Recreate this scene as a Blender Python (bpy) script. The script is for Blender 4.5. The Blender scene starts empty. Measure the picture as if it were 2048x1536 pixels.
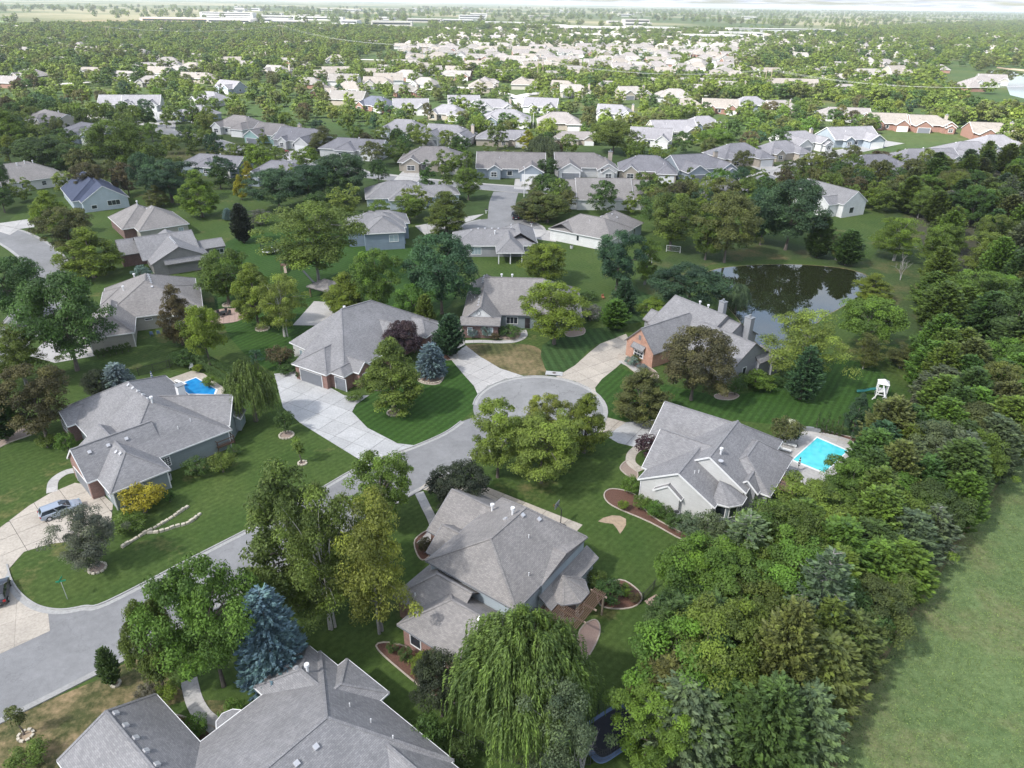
import bpy, bmesh, math, random
import numpy as np
from mathutils import Vector, Matrix, noise, geometry

# ------------------------------------------------------------------ camera, sky, sun, exposure
SC = bpy.context.scene
COL = SC.collection
CAM_H, CAM_F, CAM_P, CAM_R = 58.0, 1421.0, math.radians(28.34), math.radians(1.0)   # photo pixels: 2048 x 1536
_f = Vector((0, math.cos(CAM_P), -math.sin(CAM_P))); _u0 = Vector((0, math.sin(CAM_P), math.cos(CAM_P))); _r0 = Vector((1, 0, 0))
_rt = math.cos(CAM_R) * _r0 + math.sin(CAM_R) * _u0
_up = -math.sin(CAM_R) * _r0 + math.cos(CAM_R) * _u0
cd = bpy.data.cameras.new('camera'); cam = bpy.data.objects.new('camera', cd); COL.objects.link(cam)
cd.sensor_width = 36.0; cd.lens = 36.0 * CAM_F / 2048.0; cd.clip_start = 0.5; cd.clip_end = 60000
cam.matrix_world = Matrix(((_rt.x, _up.x, -_f.x, 0), (_rt.y, _up.y, -_f.y, 0), (_rt.z, _up.z, -_f.z, CAM_H), (0, 0, 0, 1)))
SC.camera = cam

SUN_EL, SUN_AZ = math.radians(47), math.radians(238)       # azimuth measured from +Y clockwise: light comes from the left and behind
SUN_DIR = Vector((math.sin(SUN_AZ) * math.cos(SUN_EL), math.cos(SUN_AZ) * math.cos(SUN_EL), math.sin(SUN_EL)))
W = bpy.data.worlds.new('World'); SC.world = W; W.use_nodes = True
nt = W.node_tree; nt.nodes.clear()
def N(t, typ, **kw):
    n = t.nodes.new(typ)
    for k, v in kw.items():
        if k.startswith('i_'):
            key = k[2:]
            n.inputs[int(key) if key.isdigit() else key].default_value = v
        else: setattr(n, k, v)
    return n
wo = N(nt, 'ShaderNodeOutputWorld'); bg = N(nt, 'ShaderNodeBackground'); bg.inputs['Strength'].default_value = 0.12
sky = N(nt, 'ShaderNodeTexSky', sky_type='NISHITA'); sky.sun_disc = False
sky.sun_elevation = SUN_EL; sky.sun_rotation = SUN_AZ; sky.air_density = 1.0; sky.dust_density = 1.6
# broken cloud over the whole sky: the view direction projected on a layer, then noise
tc = N(nt, 'ShaderNodeTexCoord'); sp = N(nt, 'ShaderNodeSeparateXYZ'); nt.links.new(tc.outputs['Generated'], sp.inputs[0])
za = N(nt, 'ShaderNodeMath', operation='ABSOLUTE'); nt.links.new(sp.outputs['Z'], za.inputs[0])
zb = N(nt, 'ShaderNodeMath', operation='ADD', i_1=0.06); nt.links.new(za.outputs[0], zb.inputs[0])
dx = N(nt, 'ShaderNodeMath', operation='DIVIDE'); dy = N(nt, 'ShaderNodeMath', operation='DIVIDE')
nt.links.new(sp.outputs['X'], dx.inputs[0]); nt.links.new(zb.outputs[0], dx.inputs[1])
nt.links.new(sp.outputs['Y'], dy.inputs[0]); nt.links.new(zb.outputs[0], dy.inputs[1])
cb = N(nt, 'ShaderNodeCombineXYZ'); nt.links.new(dx.outputs[0], cb.inputs[0]); nt.links.new(dy.outputs[0], cb.inputs[1])
nz = N(nt, 'ShaderNodeTexNoise'); nz.inputs['Scale'].default_value = 0.9; nz.inputs['Detail'].default_value = 6; nz.inputs['Roughness'].default_value = 0.55
nt.links.new(cb.outputs[0], nz.inputs['Vector'])
rp = N(nt, 'ShaderNodeValToRGB'); rp.color_ramp.elements[0].position = 0.38; rp.color_ramp.elements[1].position = 0.58
nt.links.new(nz.outputs['Fac'], rp.inputs[0])
mxw = N(nt, 'ShaderNodeMix', data_type='RGBA'); nz2 = N(nt, 'ShaderNodeTexNoise'); nz2.inputs['Scale'].default_value = 2.3; nz2.inputs['Detail'].default_value = 5; nt.links.new(cb.outputs[0], nz2.inputs['Vector'])
rp2 = N(nt, 'ShaderNodeValToRGB'); rp2.color_ramp.elements[0].position = 0.3; rp2.color_ramp.elements[0].color = (1.9, 2.1, 2.55, 1); rp2.color_ramp.elements[1].position = 0.7; rp2.color_ramp.elements[1].color = (3.7, 3.8, 4.0, 1)
nt.links.new(nz2.outputs['Fac'], rp2.inputs[0]); nt.links.new(rp2.outputs['Color'], mxw.inputs['B'])
nt.links.new(rp.outputs['Color'], mxw.inputs['Factor']); nt.links.new(sky.outputs[0], mxw.inputs['A'])
nt.links.new(mxw.outputs['Result'], bg.inputs['Color']); nt.links.new(bg.outputs[0], wo.inputs['Surface'])
sl = bpy.data.lights.new('sun', 'SUN'); sl.energy = 4.3; sl.angle = math.radians(2.5); sl.color = (1.0, 0.975, 0.94)
so = bpy.data.objects.new('sun', sl); COL.objects.link(so); so.rotation_euler = SUN_DIR.to_track_quat('Z', 'Y').to_euler(); so.location = (-200, -200, 400)
vs = SC.view_settings
vs.view_transform = 'Standard'; vs.look = 'None'; vs.exposure = 1.52; vs.gamma = 1.0; vs.use_curve_mapping = False
SC.render.engine = 'CYCLES'
SC.cycles.use_denoising = True
SC.cycles.max_bounces = 8; SC.cycles.diffuse_bounces = 4; SC.cycles.glossy_bounces = 3; SC.cycles.transmission_bounces = 4; SC.cycles.volume_bounces = 1
SC.cycles.transparent_max_bounces = 8; SC.cycles.sample_clamp_indirect = 6

# a pixel of the photograph and a height -> the point of the ground (or of that height) it shows
def G(x, y, z=0.0):
    d = _f + (x - 1024) / CAM_F * _rt - (y - 768) / CAM_F * _up
    t = (z - CAM_H) / d.z
    return Vector((d.x * t, d.y * t, z))
def G2(x, y, z=0.0):
    p = G(x, y, z); return (p.x, p.y)
def toppx(base, ypx):                                   # height above base of the point seen at row ypx, straight over base
    lo, hi = 0.2, 45.0
    for _ in range(40):
        m = (lo + hi) / 2; q = Vector((base.x, base.y, m)) - Vector((0, 0, CAM_H))
        yy = 768 - CAM_F * (q.dot(_up)) / q.dot(_f)
        if yy > ypx: lo = m
        else: hi = m
    return lo
def ppm(base):                                          # photo pixels per metre at a point
    return CAM_F / (base - Vector((0, 0, CAM_H))).dot(_f)

# ------------------------------------------------------------------ materials
MATS = {}
def newmat(name):
    m = bpy.data.materials.new(name); m.use_nodes = True
    t = m.node_tree; t.nodes.clear()
    o = N(t, 'ShaderNodeOutputMaterial'); b = N(t, 'ShaderNodeBsdfPrincipled'); t.links.new(b.outputs[0], o.inputs['Surface'])
    MATS[name] = m
    return m, t, b, o
def c4(c): return (c[0], c[1], c[2], 1)
def noise_node(t, scale, detail=4, rough=0.55, coord='pos', vec=None):
    n = N(t, 'ShaderNodeTexNoise'); n.inputs['Scale'].default_value = scale; n.inputs['Detail'].default_value = detail; n.inputs['Roughness'].default_value = rough
    if vec is not None: t.links.new(vec, n.inputs['Vector'])
    elif coord == 'pos':
        g = N(t, 'ShaderNodeNewGeometry'); t.links.new(g.outputs['Position'], n.inputs['Vector'])
    elif coord == 'obj':
        g = N(t, 'ShaderNodeTexCoord'); t.links.new(g.outputs['Object'], n.inputs['Vector'])
    elif coord == 'uv':
        g = N(t, 'ShaderNodeTexCoord'); t.links.new(g.outputs['UV'], n.inputs['Vector'])
    return n
def ramp(t, src, stops):
    r = N(t, 'ShaderNodeValToRGB'); el = r.color_ramp.elements
    while len(el) < len(stops): el.new(0.5)
    for e_, (p, c) in zip(el, stops): e_.position = p; e_.color = c4(c) if len(c) == 3 else c
    t.links.new(src, r.inputs[0]); return r
def mixc(t, fac, a, b, blend='MIX'):
    m = N(t, 'ShaderNodeMix', data_type='RGBA', blend_type=blend)
    for s, v in (('Factor', fac), ('A', a), ('B', b)):
        if isinstance(v, (int, float)): m.inputs[s].default_value = v
        elif isinstance(v, tuple): m.inputs[s].default_value = c4(v)
        else: t.links.new(v, m.inputs[s])
    return m.outputs['Result']
def bumpify(t, b, src, strength=0.3, dist=0.02):
    bp = N(t, 'ShaderNodeBump'); bp.inputs['Strength'].default_value = strength; bp.inputs['Distance'].default_value = dist
    t.links.new(src, bp.inputs['Height']); t.links.new(bp.outputs[0], b.inputs['Normal'])
def plain(name, col, rough=0.6, var=0.12, scale=3.0, metal=0.0, coord='pos', spec=0.5):
    m, t, b, o = newmat(name)
    n = noise_node(t, scale, 4, 0.6, coord)
    r = ramp(t, n.outputs['Fac'], [(0.25, tuple(c * (1 - var) for c in col)), (0.75, tuple(min(1, c * (1 + var)) for c in col))])
    t.links.new(r.outputs[0], b.inputs['Base Color']); b.inputs['Roughness'].default_value = rough; b.inputs['Metallic'].default_value = metal
    b.inputs['Specular IOR Level'].default_value = spec
    return m
def shingle(name, col, tint=False):
    m, t, b, o = newmat(name)
    uv = N(t, 'ShaderNodeTexCoord')
    br = N(t, 'ShaderNodeTexBrick'); br.offset = 0.5; br.inputs['Scale'].default_value = 1.0
    br.inputs['Brick Width'].default_value = 0.34; br.inputs['Row Height'].default_value = 0.145; br.inputs['Mortar Size'].default_value = 0.011
    br.inputs['Mortar Smooth'].default_value = 0.3; br.inputs['Bias'].default_value = 0.0
    t.links.new(uv.outputs['UV'], br.inputs['Vector'])
    br.inputs['Color1'].default_value = (0.84, 0.84, 0.85, 1); br.inputs['Color2'].default_value = (1.13, 1.12, 1.11, 1); br.inputs['Mortar'].default_value = (0.60, 0.60, 0.61, 1)
    big = noise_node(t, 0.33, 5, 0.6); st = ramp(t, big.outputs['Fac'], [(0.3, (0.88, 0.88, 0.88)), (0.7, (1.08, 1.08, 1.08))])
    fine = noise_node(t, 9.0, 2, 0.6); fr = ramp(t, fine.outputs['Fac'], [(0.3, (0.90, 0.90, 0.90)), (0.7, (1.10, 1.10, 1.10))])
    # faint run-off streaks down the slope
    mp = N(t, 'ShaderNodeMapping'); mp.inputs['Scale'].default_value = (2.2, 0.12, 1); t.links.new(uv.outputs['UV'], mp.inputs['Vector'])
    stk = noise_node(t, 1.0, 3, 0.6, vec=mp.outputs[0]); sr = ramp(t, stk.outputs['Fac'], [(0.3, (0.93, 0.93, 0.93)), (0.65, (1.04, 1.04, 1.04))])
    if tint:
        oi = N(t, 'ShaderNodeObjectInfo'); base = oi.outputs['Color']
    else: base = col
    x = mixc(t, 1.0, br.outputs['Color'], base, 'MULTIPLY'); x = mixc(t, 1.0, x, st.outputs[0], 'MULTIPLY'); x = mixc(t, 1.0, x, fr.outputs[0], 'MULTIPLY'); x = mixc(t, 1.0, x, sr.outputs[0], 'MULTIPLY')
    t.links.new(x, b.inputs['Base Color']); b.inputs['Roughness'].default_value = 0.9; b.inputs['Specular IOR Level'].default_value = 0.25
    bumpify(t, b, br.outputs['Fac'], -0.5, 0.012)
    return m
def brickmat(name, c1, c2, mortar, tint=False):
    m, t, b, o = newmat(name)
    uv = N(t, 'ShaderNodeTexCoord'); br = N(t, 'ShaderNodeTexBrick')
    br.inputs['Scale'].default_value = 1.0; br.inputs['Brick Width'].default_value = 0.24; br.inputs['Row Height'].default_value = 0.08; br.inputs['Mortar Size'].default_value = 0.008
    t.links.new(uv.outputs['UV'], br.inputs['Vector'])
    br.inputs['Color1'].default_value = c4(c1); br.inputs['Color2'].default_value = c4(c2); br.inputs['Mortar'].default_value = c4(mortar)
    n = noise_node(t, 1.3, 4); st = ramp(t, n.outputs['Fac'], [(0.3, (0.82, 0.82, 0.82)), (0.7, (1.1, 1.1, 1.1))])
    x = mixc(t, 1.0, br.outputs['Color'], st.outputs[0], 'MULTIPLY'); t.links.new(x, b.inputs['Base Color']); b.inputs['Roughness'].default_value = 0.85
    bumpify(t, b, br.outputs['Fac'], -0.4, 0.01)
    return m
def siding(name, col, tint=False):
    m, t, b, o = newmat(name)
    uv = N(t, 'ShaderNodeTexCoord'); br = N(t, 'ShaderNodeTexBrick'); br.offset = 0.37
    br.inputs['Scale'].default_value = 1.0; br.inputs['Brick Width'].default_value = 3.6; br.inputs['Row Height'].default_value = 0.15; br.inputs['Mortar Size'].default_value = 0.012
    t.links.new(uv.outputs['UV'], br.inputs['Vector'])
    br.inputs['Color1'].default_value = (0.95, 0.95, 0.95, 1); br.inputs['Color2'].default_value = (1.03, 1.03, 1.03, 1); br.inputs['Mortar'].default_value = (0.68, 0.68, 0.68, 1)
    n = noise_node(t, 0.8, 4); st = ramp(t, n.outputs['Fac'], [(0.3, (0.91, 0.91, 0.90)), (0.7, (1.04, 1.04, 1.04))])
    if tint:
        oi = N(t, 'ShaderNodeObjectInfo'); base = oi.outputs['Color']
    else: base = col
    x = mixc(t, 1.0, br.outputs['Color'], base, 'MULTIPLY'); x = mixc(t, 1.0, x, st.outputs[0], 'MULTIPLY')
    t.links.new(x, b.inputs['Base Color']); b.inputs['Roughness'].default_value = 0.6
    bumpify(t, b, br.outputs['Fac'], -0.4, 0.012)
    return m
def grass(name, ca, cb_, dry=(0.20, 0.155, 0.075), dry_at=0.74, stripe=None, dry_scale=0.10, fine=1.0):
    m, t, b, o = newmat(name)
    n1 = noise_node(t, 0.11, 5, 0.62); n2 = noise_node(t, 1.6 * fine, 4, 0.65); n3 = noise_node(t, 14.0 * fine, 2, 0.6); n4 = noise_node(t, dry_scale, 6, 0.68)
    a = ramp(t, n1.outputs['Fac'], [(0.3, ca), (0.7, cb_)])
    k = ramp(t, n2.outputs['Fac'], [(0.28, (0.66, 0.70, 0.62)), (0.72, (1.34, 1.28, 1.30))])
    f = ramp(t, n3.outputs['Fac'], [(0.25, (0.72, 0.74, 0.70)), (0.75, (1.26, 1.24, 1.28))])
    x = mixc(t, 1.0, a.outputs[0], k.outputs[0], 'MULTIPLY'); x = mixc(t, 1.0, x, f.outputs[0], 'MULTIPLY')
    if stripe:
        ang, wid, amt = stripe
        g = N(t, 'ShaderNodeNewGeometry'); mp = N(t, 'ShaderNodeMapping'); mp.inputs['Rotation'].default_value = (0, 0, math.radians(ang)); t.links.new(g.outputs['Position'], mp.inputs['Vector'])
        wv = N(t, 'ShaderNodeTexWave', wave_type='BANDS', bands_direction='X', wave_profile='SIN'); wv.inputs['Scale'].default_value = 0.314 / wid; wv.inputs['Distortion'].default_value = 0.7
        wv.inputs['Detail'].default_value = 2; wv.inputs['Detail Scale'].default_value = 0.6; t.links.new(mp.outputs[0], wv.inputs['Vector'])
        s = ramp(t, wv.outputs['Fac'], [(0.3, (1 - amt, 1 - amt, 1 - amt)), (0.7, (1 + amt, 1 + amt, 1 + amt))])
        x = mixc(t, 1.0, x, s.outputs[0], 'MULTIPLY')
    d = ramp(t, n4.outputs['Fac'], [(dry_at - 0.1, (0, 0, 0)), (dry_at + 0.1, (0.9, 0.9, 0.9))])
    dm = mixc(t, 1.0, k.outputs[0], dry, 'MULTIPLY')
    x = mixc(t, d.outputs[0], x, dm)
    t.links.new(x, b.inputs['Base Color']); b.inputs['Roughness'].default_value = 0.9; b.inputs['Specular IOR Level'].default_value = 0.15
    bumpify(t, b, n3.outputs['Fac'], 0.55, 0.06)
    return m
def concrete(name, col, var=0.12, stain=(0.8, 0.8, 0.8)):
    m, t, b, o = newmat(name)
    n1 = noise_node(t, 0.35, 6, 0.65); n2 = noise_node(t, 3.5, 4, 0.6); n3 = noise_node(t, 30, 2, 0.5)
    oi = N(t, 'ShaderNodeObjectInfo'); rr = ramp(t, oi.outputs['Random'], [(0.0, (0.92, 0.92, 0.92)), (1.0, (1.07, 1.07, 1.07))])
    a = ramp(t, n1.outputs['Fac'], [(0.3, tuple(c * (1 - var) for c in col)), (0.7, tuple(c * (1 + var) for c in col))])
    k = ramp(t, n2.outputs['Fac'], [(0.3, stain), (0.6, (1.03, 1.03, 1.03))]); f = ramp(t, n3.outputs['Fac'], [(0.3, (0.94,) * 3), (0.7, (1.06,) * 3)])
    x = mixc(t, 1.0, a.outputs[0], k.outputs[0], 'MULTIPLY'); x = mixc(t, 1.0, x, f.outputs[0], 'MULTIPLY'); x = mixc(t, 1.0, x, rr.outputs[0], 'MULTIPLY')
    t.links.new(x, b.inputs['Base Color']); b.inputs['Roughness'].default_value = 0.85
    bumpify(t, b, n3.outputs['Fac'], 0.15, 0.01)
    return m
def asphalt(name, col, crack=0.80):
    m, t, b, o = newmat(name)
    n1 = noise_node(t, 0.16, 6, 0.65); n3 = noise_node(t, 22, 2, 0.5); n2 = noise_node(t, 1.4, 5, 0.65)
    a = ramp(t, n1.outputs['Fac'], [(0.3, tuple(c * 0.84 for c in col)), (0.7, tuple(c * 1.14 for c in col))])
    k = ramp(t, n2.outputs['Fac'], [(0.3, (0.90,) * 3), (0.7, (1.08,) * 3)]); f = ramp(t, n3.outputs['Fac'], [(0.3, (0.88,) * 3), (0.7, (1.12,) * 3)])
    x = mixc(t, 1.0, a.outputs[0], k.outputs[0], 'MULTIPLY'); x = mixc(t, 1.0, x, f.outputs[0], 'MULTIPLY')
    # a few sealed cracks, with a shape of their own
    vo = N(t, 'ShaderNodeTexVoronoi', feature='DISTANCE_TO_EDGE'); vo.inputs['Scale'].default_value = 0.13
    g = N(t, 'ShaderNodeNewGeometry'); wn = noise_node(t, 0.6, 4, 0.6); ad = N(t, 'ShaderNodeVectorMath', operation='ADD'); sc = N(t, 'ShaderNodeVectorMath', operation='SCALE'); sc.inputs['Scale'].default_value = 3.0
    t.links.new(wn.outputs['Color'], sc.inputs[0]); t.links.new(g.outputs['Position'], ad.inputs[0]); t.links.new(sc.outputs[0], ad.inputs[1]); t.links.new(ad.outputs[0], vo.inputs['Vector'])
    cr = ramp(t, vo.outputs['Distance'], [(0.0015, (crack,) * 3), (0.005, (1, 1, 1))])
    x = mixc(t, 1.0, x, cr.outputs[0], 'MULTIPLY')
    t.links.new(x, b.inputs['Base Color']); b.inputs['Roughness'].default_value = 0.85; b.inputs['Specular IOR Level'].default_value = 0.3
    bumpify(t, b, n3.outputs['Fac'], 0.25, 0.01)
    return m
def leafmat(name, trans=0.22, fixed=None):
    m, t, b, o = newmat(name)
    oi = N(t, 'ShaderNodeObjectInfo'); at = N(t, 'ShaderNodeAttribute'); at.attribute_name = 'var'
    v = ramp(t, at.outputs['Fac'], [(0.0, (0.50, 0.56, 0.62)), (0.45, (0.95, 0.95, 0.95)), (1.0, (1.52, 1.60, 1.12))])
    r = ramp(t, oi.outputs['Random'], [(0.0, (0.86, 0.90, 0.92)), (1.0, (1.14, 1.10, 1.06))])
    x = mixc(t, 1.0, fixed or oi.outputs['Color'], v.outputs[0], 'MULTIPLY'); x = mixc(t, 1.0, x, r.outputs[0], 'MULTIPLY')
    t.links.new(x, b.inputs['Base Color']); b.inputs['Roughness'].default_value = 0.6; b.inputs['Specular IOR Level'].default_value = 0.25
    tr = N(t, 'ShaderNodeBsdfTranslucent'); t.links.new(x, tr.inputs['Color']); ms = N(t, 'ShaderNodeMixShader'); ms.inputs[0].default_value = trans
    t.links.new(b.outputs[0], ms.inputs[1]); t.links.new(tr.outputs[0], ms.inputs[2]); t.links.new(ms.outputs[0], o.inputs['Surface'])
    return m
def tinted(name, rough=0.6):
    m, t, b, o = newmat(name)
    oi = N(t, 'ShaderNodeObjectInfo'); n = noise_node(t, 1.2, 4); st = ramp(t, n.outputs['Fac'], [(0.3, (0.9,) * 3), (0.7, (1.06,) * 3)])
    x = mixc(t, 1.0, oi.outputs['Color'], st.outputs[0], 'MULTIPLY'); t.links.new(x, b.inputs['Base Color']); b.inputs['Roughness'].default_value = rough
    return m

shingle('roof_grey', (0.238, 0.235, 0.238)); shingle('roof_warm', (0.245, 0.232, 0.222)); shingle('roof_dark', (0.070, 0.084, 0.130)); shingle('roof_tint', None, True)
brickmat('brick_red', (0.21, 0.095, 0.072), (0.29, 0.15, 0.115), (0.30, 0.27, 0.25)); brickmat('brick_orange', (0.36, 0.165, 0.105), (0.46, 0.235, 0.155), (0.42, 0.36, 0.31))
brickmat('brick_dark', (0.13, 0.062, 0.052), (0.19, 0.10, 0.085), (0.22, 0.2, 0.19)); brickmat('brick_tan', (0.34, 0.28, 0.23), (0.42, 0.36, 0.3), (0.45, 0.42, 0.38))
siding('siding_bluegrey', (0.235, 0.275, 0.285)); siding('siding_beige', (0.37, 0.36, 0.32)); siding('siding_taupe', (0.225, 0.215, 0.215)); siding('siding_grey', (0.30, 0.305, 0.32))
siding('siding_cream', (0.57, 0.57, 0.555)); siding('siding_white', (0.70, 0.70, 0.69)); siding('siding_blue', (0.20, 0.255, 0.315)); siding('siding_tint', None, True); siding('siding_paleblue', (0.40, 0.46, 0.50))
plain('trim_white', (0.72, 0.72, 0.71), 0.5, 0.05); plain('trim_grey', (0.20, 0.20, 0.21), 0.5, 0.06); plain('trim_taupe', (0.16, 0.15, 0.15), 0.5, 0.06)
plain('door_grey', (0.17, 0.18, 0.20), 0.5, 0.06); plain('door_white', (0.66, 0.66, 0.65), 0.5, 0.05); plain('door_taupe', (0.20, 0.19, 0.19), 0.5, 0.05); plain('door_dark', (0.03, 0.025, 0.025), 0.4, 0.1)
plain('vent_metal', (0.52, 0.52, 0.53), 0.45, 0.08, metal=0.3); plain('pipe_white', (0.7, 0.7, 0.7), 0.5, 0.06); plain('metal_dark', (0.03, 0.03, 0.032), 0.5, 0.15); plain('metal_grey', (0.25, 0.26, 0.27), 0.5, 0.1, metal=0.2)
plain('wood_brown', (0.14, 0.085, 0.055), 0.75, 0.2, 5); plain('wood_pale', (0.34, 0.27, 0.21), 0.75, 0.2, 5); plain('wood_white', (0.72, 0.72, 0.70), 0.6, 0.08)
plain('bark', (0.125, 0.105, 0.09), 0.95, 0.35, 4); plain('bark_pale', (0.42, 0.40, 0.37), 0.9, 0.25, 4); plain('bark_grey', (0.26, 0.245, 0.235), 0.95, 0.25, 4)
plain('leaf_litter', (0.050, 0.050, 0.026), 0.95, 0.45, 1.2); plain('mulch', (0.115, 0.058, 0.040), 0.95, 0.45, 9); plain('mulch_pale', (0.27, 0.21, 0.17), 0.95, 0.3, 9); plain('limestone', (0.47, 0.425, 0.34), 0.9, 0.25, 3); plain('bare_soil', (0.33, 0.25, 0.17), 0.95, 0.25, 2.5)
plain('paver_pink', (0.38, 0.27, 0.225), 0.9, 0.16, 6); plain('stone_edge', (0.40, 0.345, 0.29), 0.9, 0.2, 4)
concrete('concrete', (0.42, 0.405, 0.385)); concrete('concrete_new', (0.42, 0.42, 0.415)); concrete('concrete_warm', (0.42, 0.375, 0.315)); concrete('kerb', (0.34, 0.335, 0.32), 0.14)
plain('joint', (0.07, 0.065, 0.06), 0.95, 0.2)
asphalt('asphalt_pale', (0.245, 0.245, 0.242), 0.55); asphalt('asphalt', (0.215, 0.215, 0.216))
leafmat('leaf'); leafmat('needle', 0.08); tinted('tint', 0.55)
m, t, b, o = newmat('glass'); b.inputs['Base Color'].default_value = (0.025, 0.032, 0.04, 1); b.inputs['Roughness'].default_value = 0.06; b.inputs['Specular IOR Level'].default_value = 0.8
m, t, b, o = newmat('glass_pale'); b.inputs['Base Color'].default_value = (0.30, 0.37, 0.40, 1); b.inputs['Roughness'].default_value = 0.1
m, t, b, o = newmat('pond_water'); b.inputs['Base Color'].default_value = (0.018, 0.022, 0.009, 1); b.inputs['Roughness'].default_value = 0.02; b.inputs['IOR'].default_value = 1.8; b.inputs['Specular IOR Level'].default_value = 1.0
n = noise_node(t, 0.8, 3, 0.5); bumpify(t, b, n.outputs['Fac'], 0.05, 0.03)
def poolmat(name, c1, c2):
    m, t, b, o = newmat(name)
    vo = N(t, 'ShaderNodeTexVoronoi', feature='SMOOTH_F1'); vo.inputs['Scale'].default_value = 1.1; g = N(t, 'ShaderNodeNewGeometry'); t.links.new(g.outputs['Position'], vo.inputs['Vector'])
    r = ramp(t, vo.outputs['Distance'], [(0.1, c1), (0.7, c2)]); t.links.new(r.outputs[0], b.inputs['Base Color']); b.inputs['Roughness'].default_value = 0.05; b.inputs['IOR'].default_value = 1.33
    n = noise_node(t, 2.2, 2, 0.5); bumpify(t, b, n.outputs['Fac'], 0.12, 0.03)
poolmat('pool_cyan', (0.07, 0.50, 0.56), (0.10, 0.62, 0.66)); poolmat('pool_blue', (0.015, 0.19, 0.46), (0.03, 0.27, 0.56)); 
grass('lawn', (0.042, 0.078, 0.018), (0.066, 0.100, 0.026), dry_at=0.68, stripe=(40, 0.8, 0.06))
grass('lawn_rich', (0.028, 0.068, 0.013), (0.040, 0.084, 0.018), dry_at=0.95, stripe=(33, 1.1, 0.13))
grass('lawn_stripes', (0.030, 0.066, 0.019), (0.046, 0.084, 0.028), dry_at=0.72, stripe=(-12, 1.6, 0.17))
grass('lawn_dry', (0.050, 0.070, 0.024), (0.085, 0.085, 0.036), dry=(0.27, 0.20, 0.115), dry_at=0.52, dry_scale=0.2)
grass('lawn_tan', (0.045, 0.066, 0.022), (0.10, 0.092, 0.042), dry=(0.225, 0.175, 0.10), dry_at=0.49, stripe=(-14, 1.2, 0.15), dry_scale=0.16)
grass('lawn_bank', (0.040, 0.070, 0.022), (0.062, 0.090, 0.032), dry=(0.15, 0.12, 0.06), dry_at=0.60, dry_scale=0.08)
grass('field', (0.094, 0.146, 0.056), (0.130, 0.185, 0.076), dry=(0.18, 0.175, 0.09), dry_at=0.60, dry_scale=0.10, fine=0.7)
grass('field_edge', (0.10, 0.105, 0.05), (0.16, 0.14, 0.075), dry=(0.24, 0.19, 0.115), dry_at=0.5, dry_scale=0.3)
# the wide ground: grass, yards and fields further out
m, t, b, o = newmat('ground')
n1 = noise_node(t, 0.012, 6, 0.6); n2 = noise_node(t, 0.3, 5, 0.65); n5 = noise_node(t, 0.0011, 5, 0.55); n6 = noise_node(t, 9.0, 2, 0.6)
a = ramp(t, n1.outputs['Fac'], [(0.35, (0.036, 0.066, 0.022)), (0.55, (0.055, 0.078, 0.027)), (0.72, (0.11, 0.10, 0.045))])
k = ramp(t, n2.outputs['Fac'], [(0.3, (0.75,) * 3), (0.7, (1.2,) * 3)]); x = mixc(t, 1.0, a.outputs[0], k.outputs[0], 'MULTIPLY')
k6 = ramp(t, n6.outputs['Fac'], [(0.3, (0.8,) * 3), (0.7, (1.2,) * 3)]); x = mixc(t, 1.0, x, k6.outputs[0], 'MULTIPLY')
far = ramp(t, n5.outputs['Fac'], [(0.46, (0, 0, 0)), (0.60, (1, 1, 1))])
g = N(t, 'ShaderNodeNewGeometry'); sy = N(t, 'ShaderNodeSeparateXYZ'); t.links.new(g.outputs['Position'], sy.inputs[0])
mr = N(t, 'ShaderNodeMapRange'); mr.inputs['From Min'].default_value = 1300; mr.inputs['From Max'].default_value = 2200; t.links.new(sy.outputs['Y'], mr.inputs['Value'])
mm = N(t, 'ShaderNodeMath', operation='MULTIPLY'); t.links.new(mr.outputs[0], mm.inputs[0]); t.links.new(far.outputs[0], mm.inputs[1])
x = mixc(t, mm.outputs[0], x, (0.20, 0.185, 0.11)); t.links.new(x, b.inputs['Base Color']); b.inputs['Roughness'].default_value = 0.95; b.inputs['Specular IOR Level'].default_value = 0.1
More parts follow.
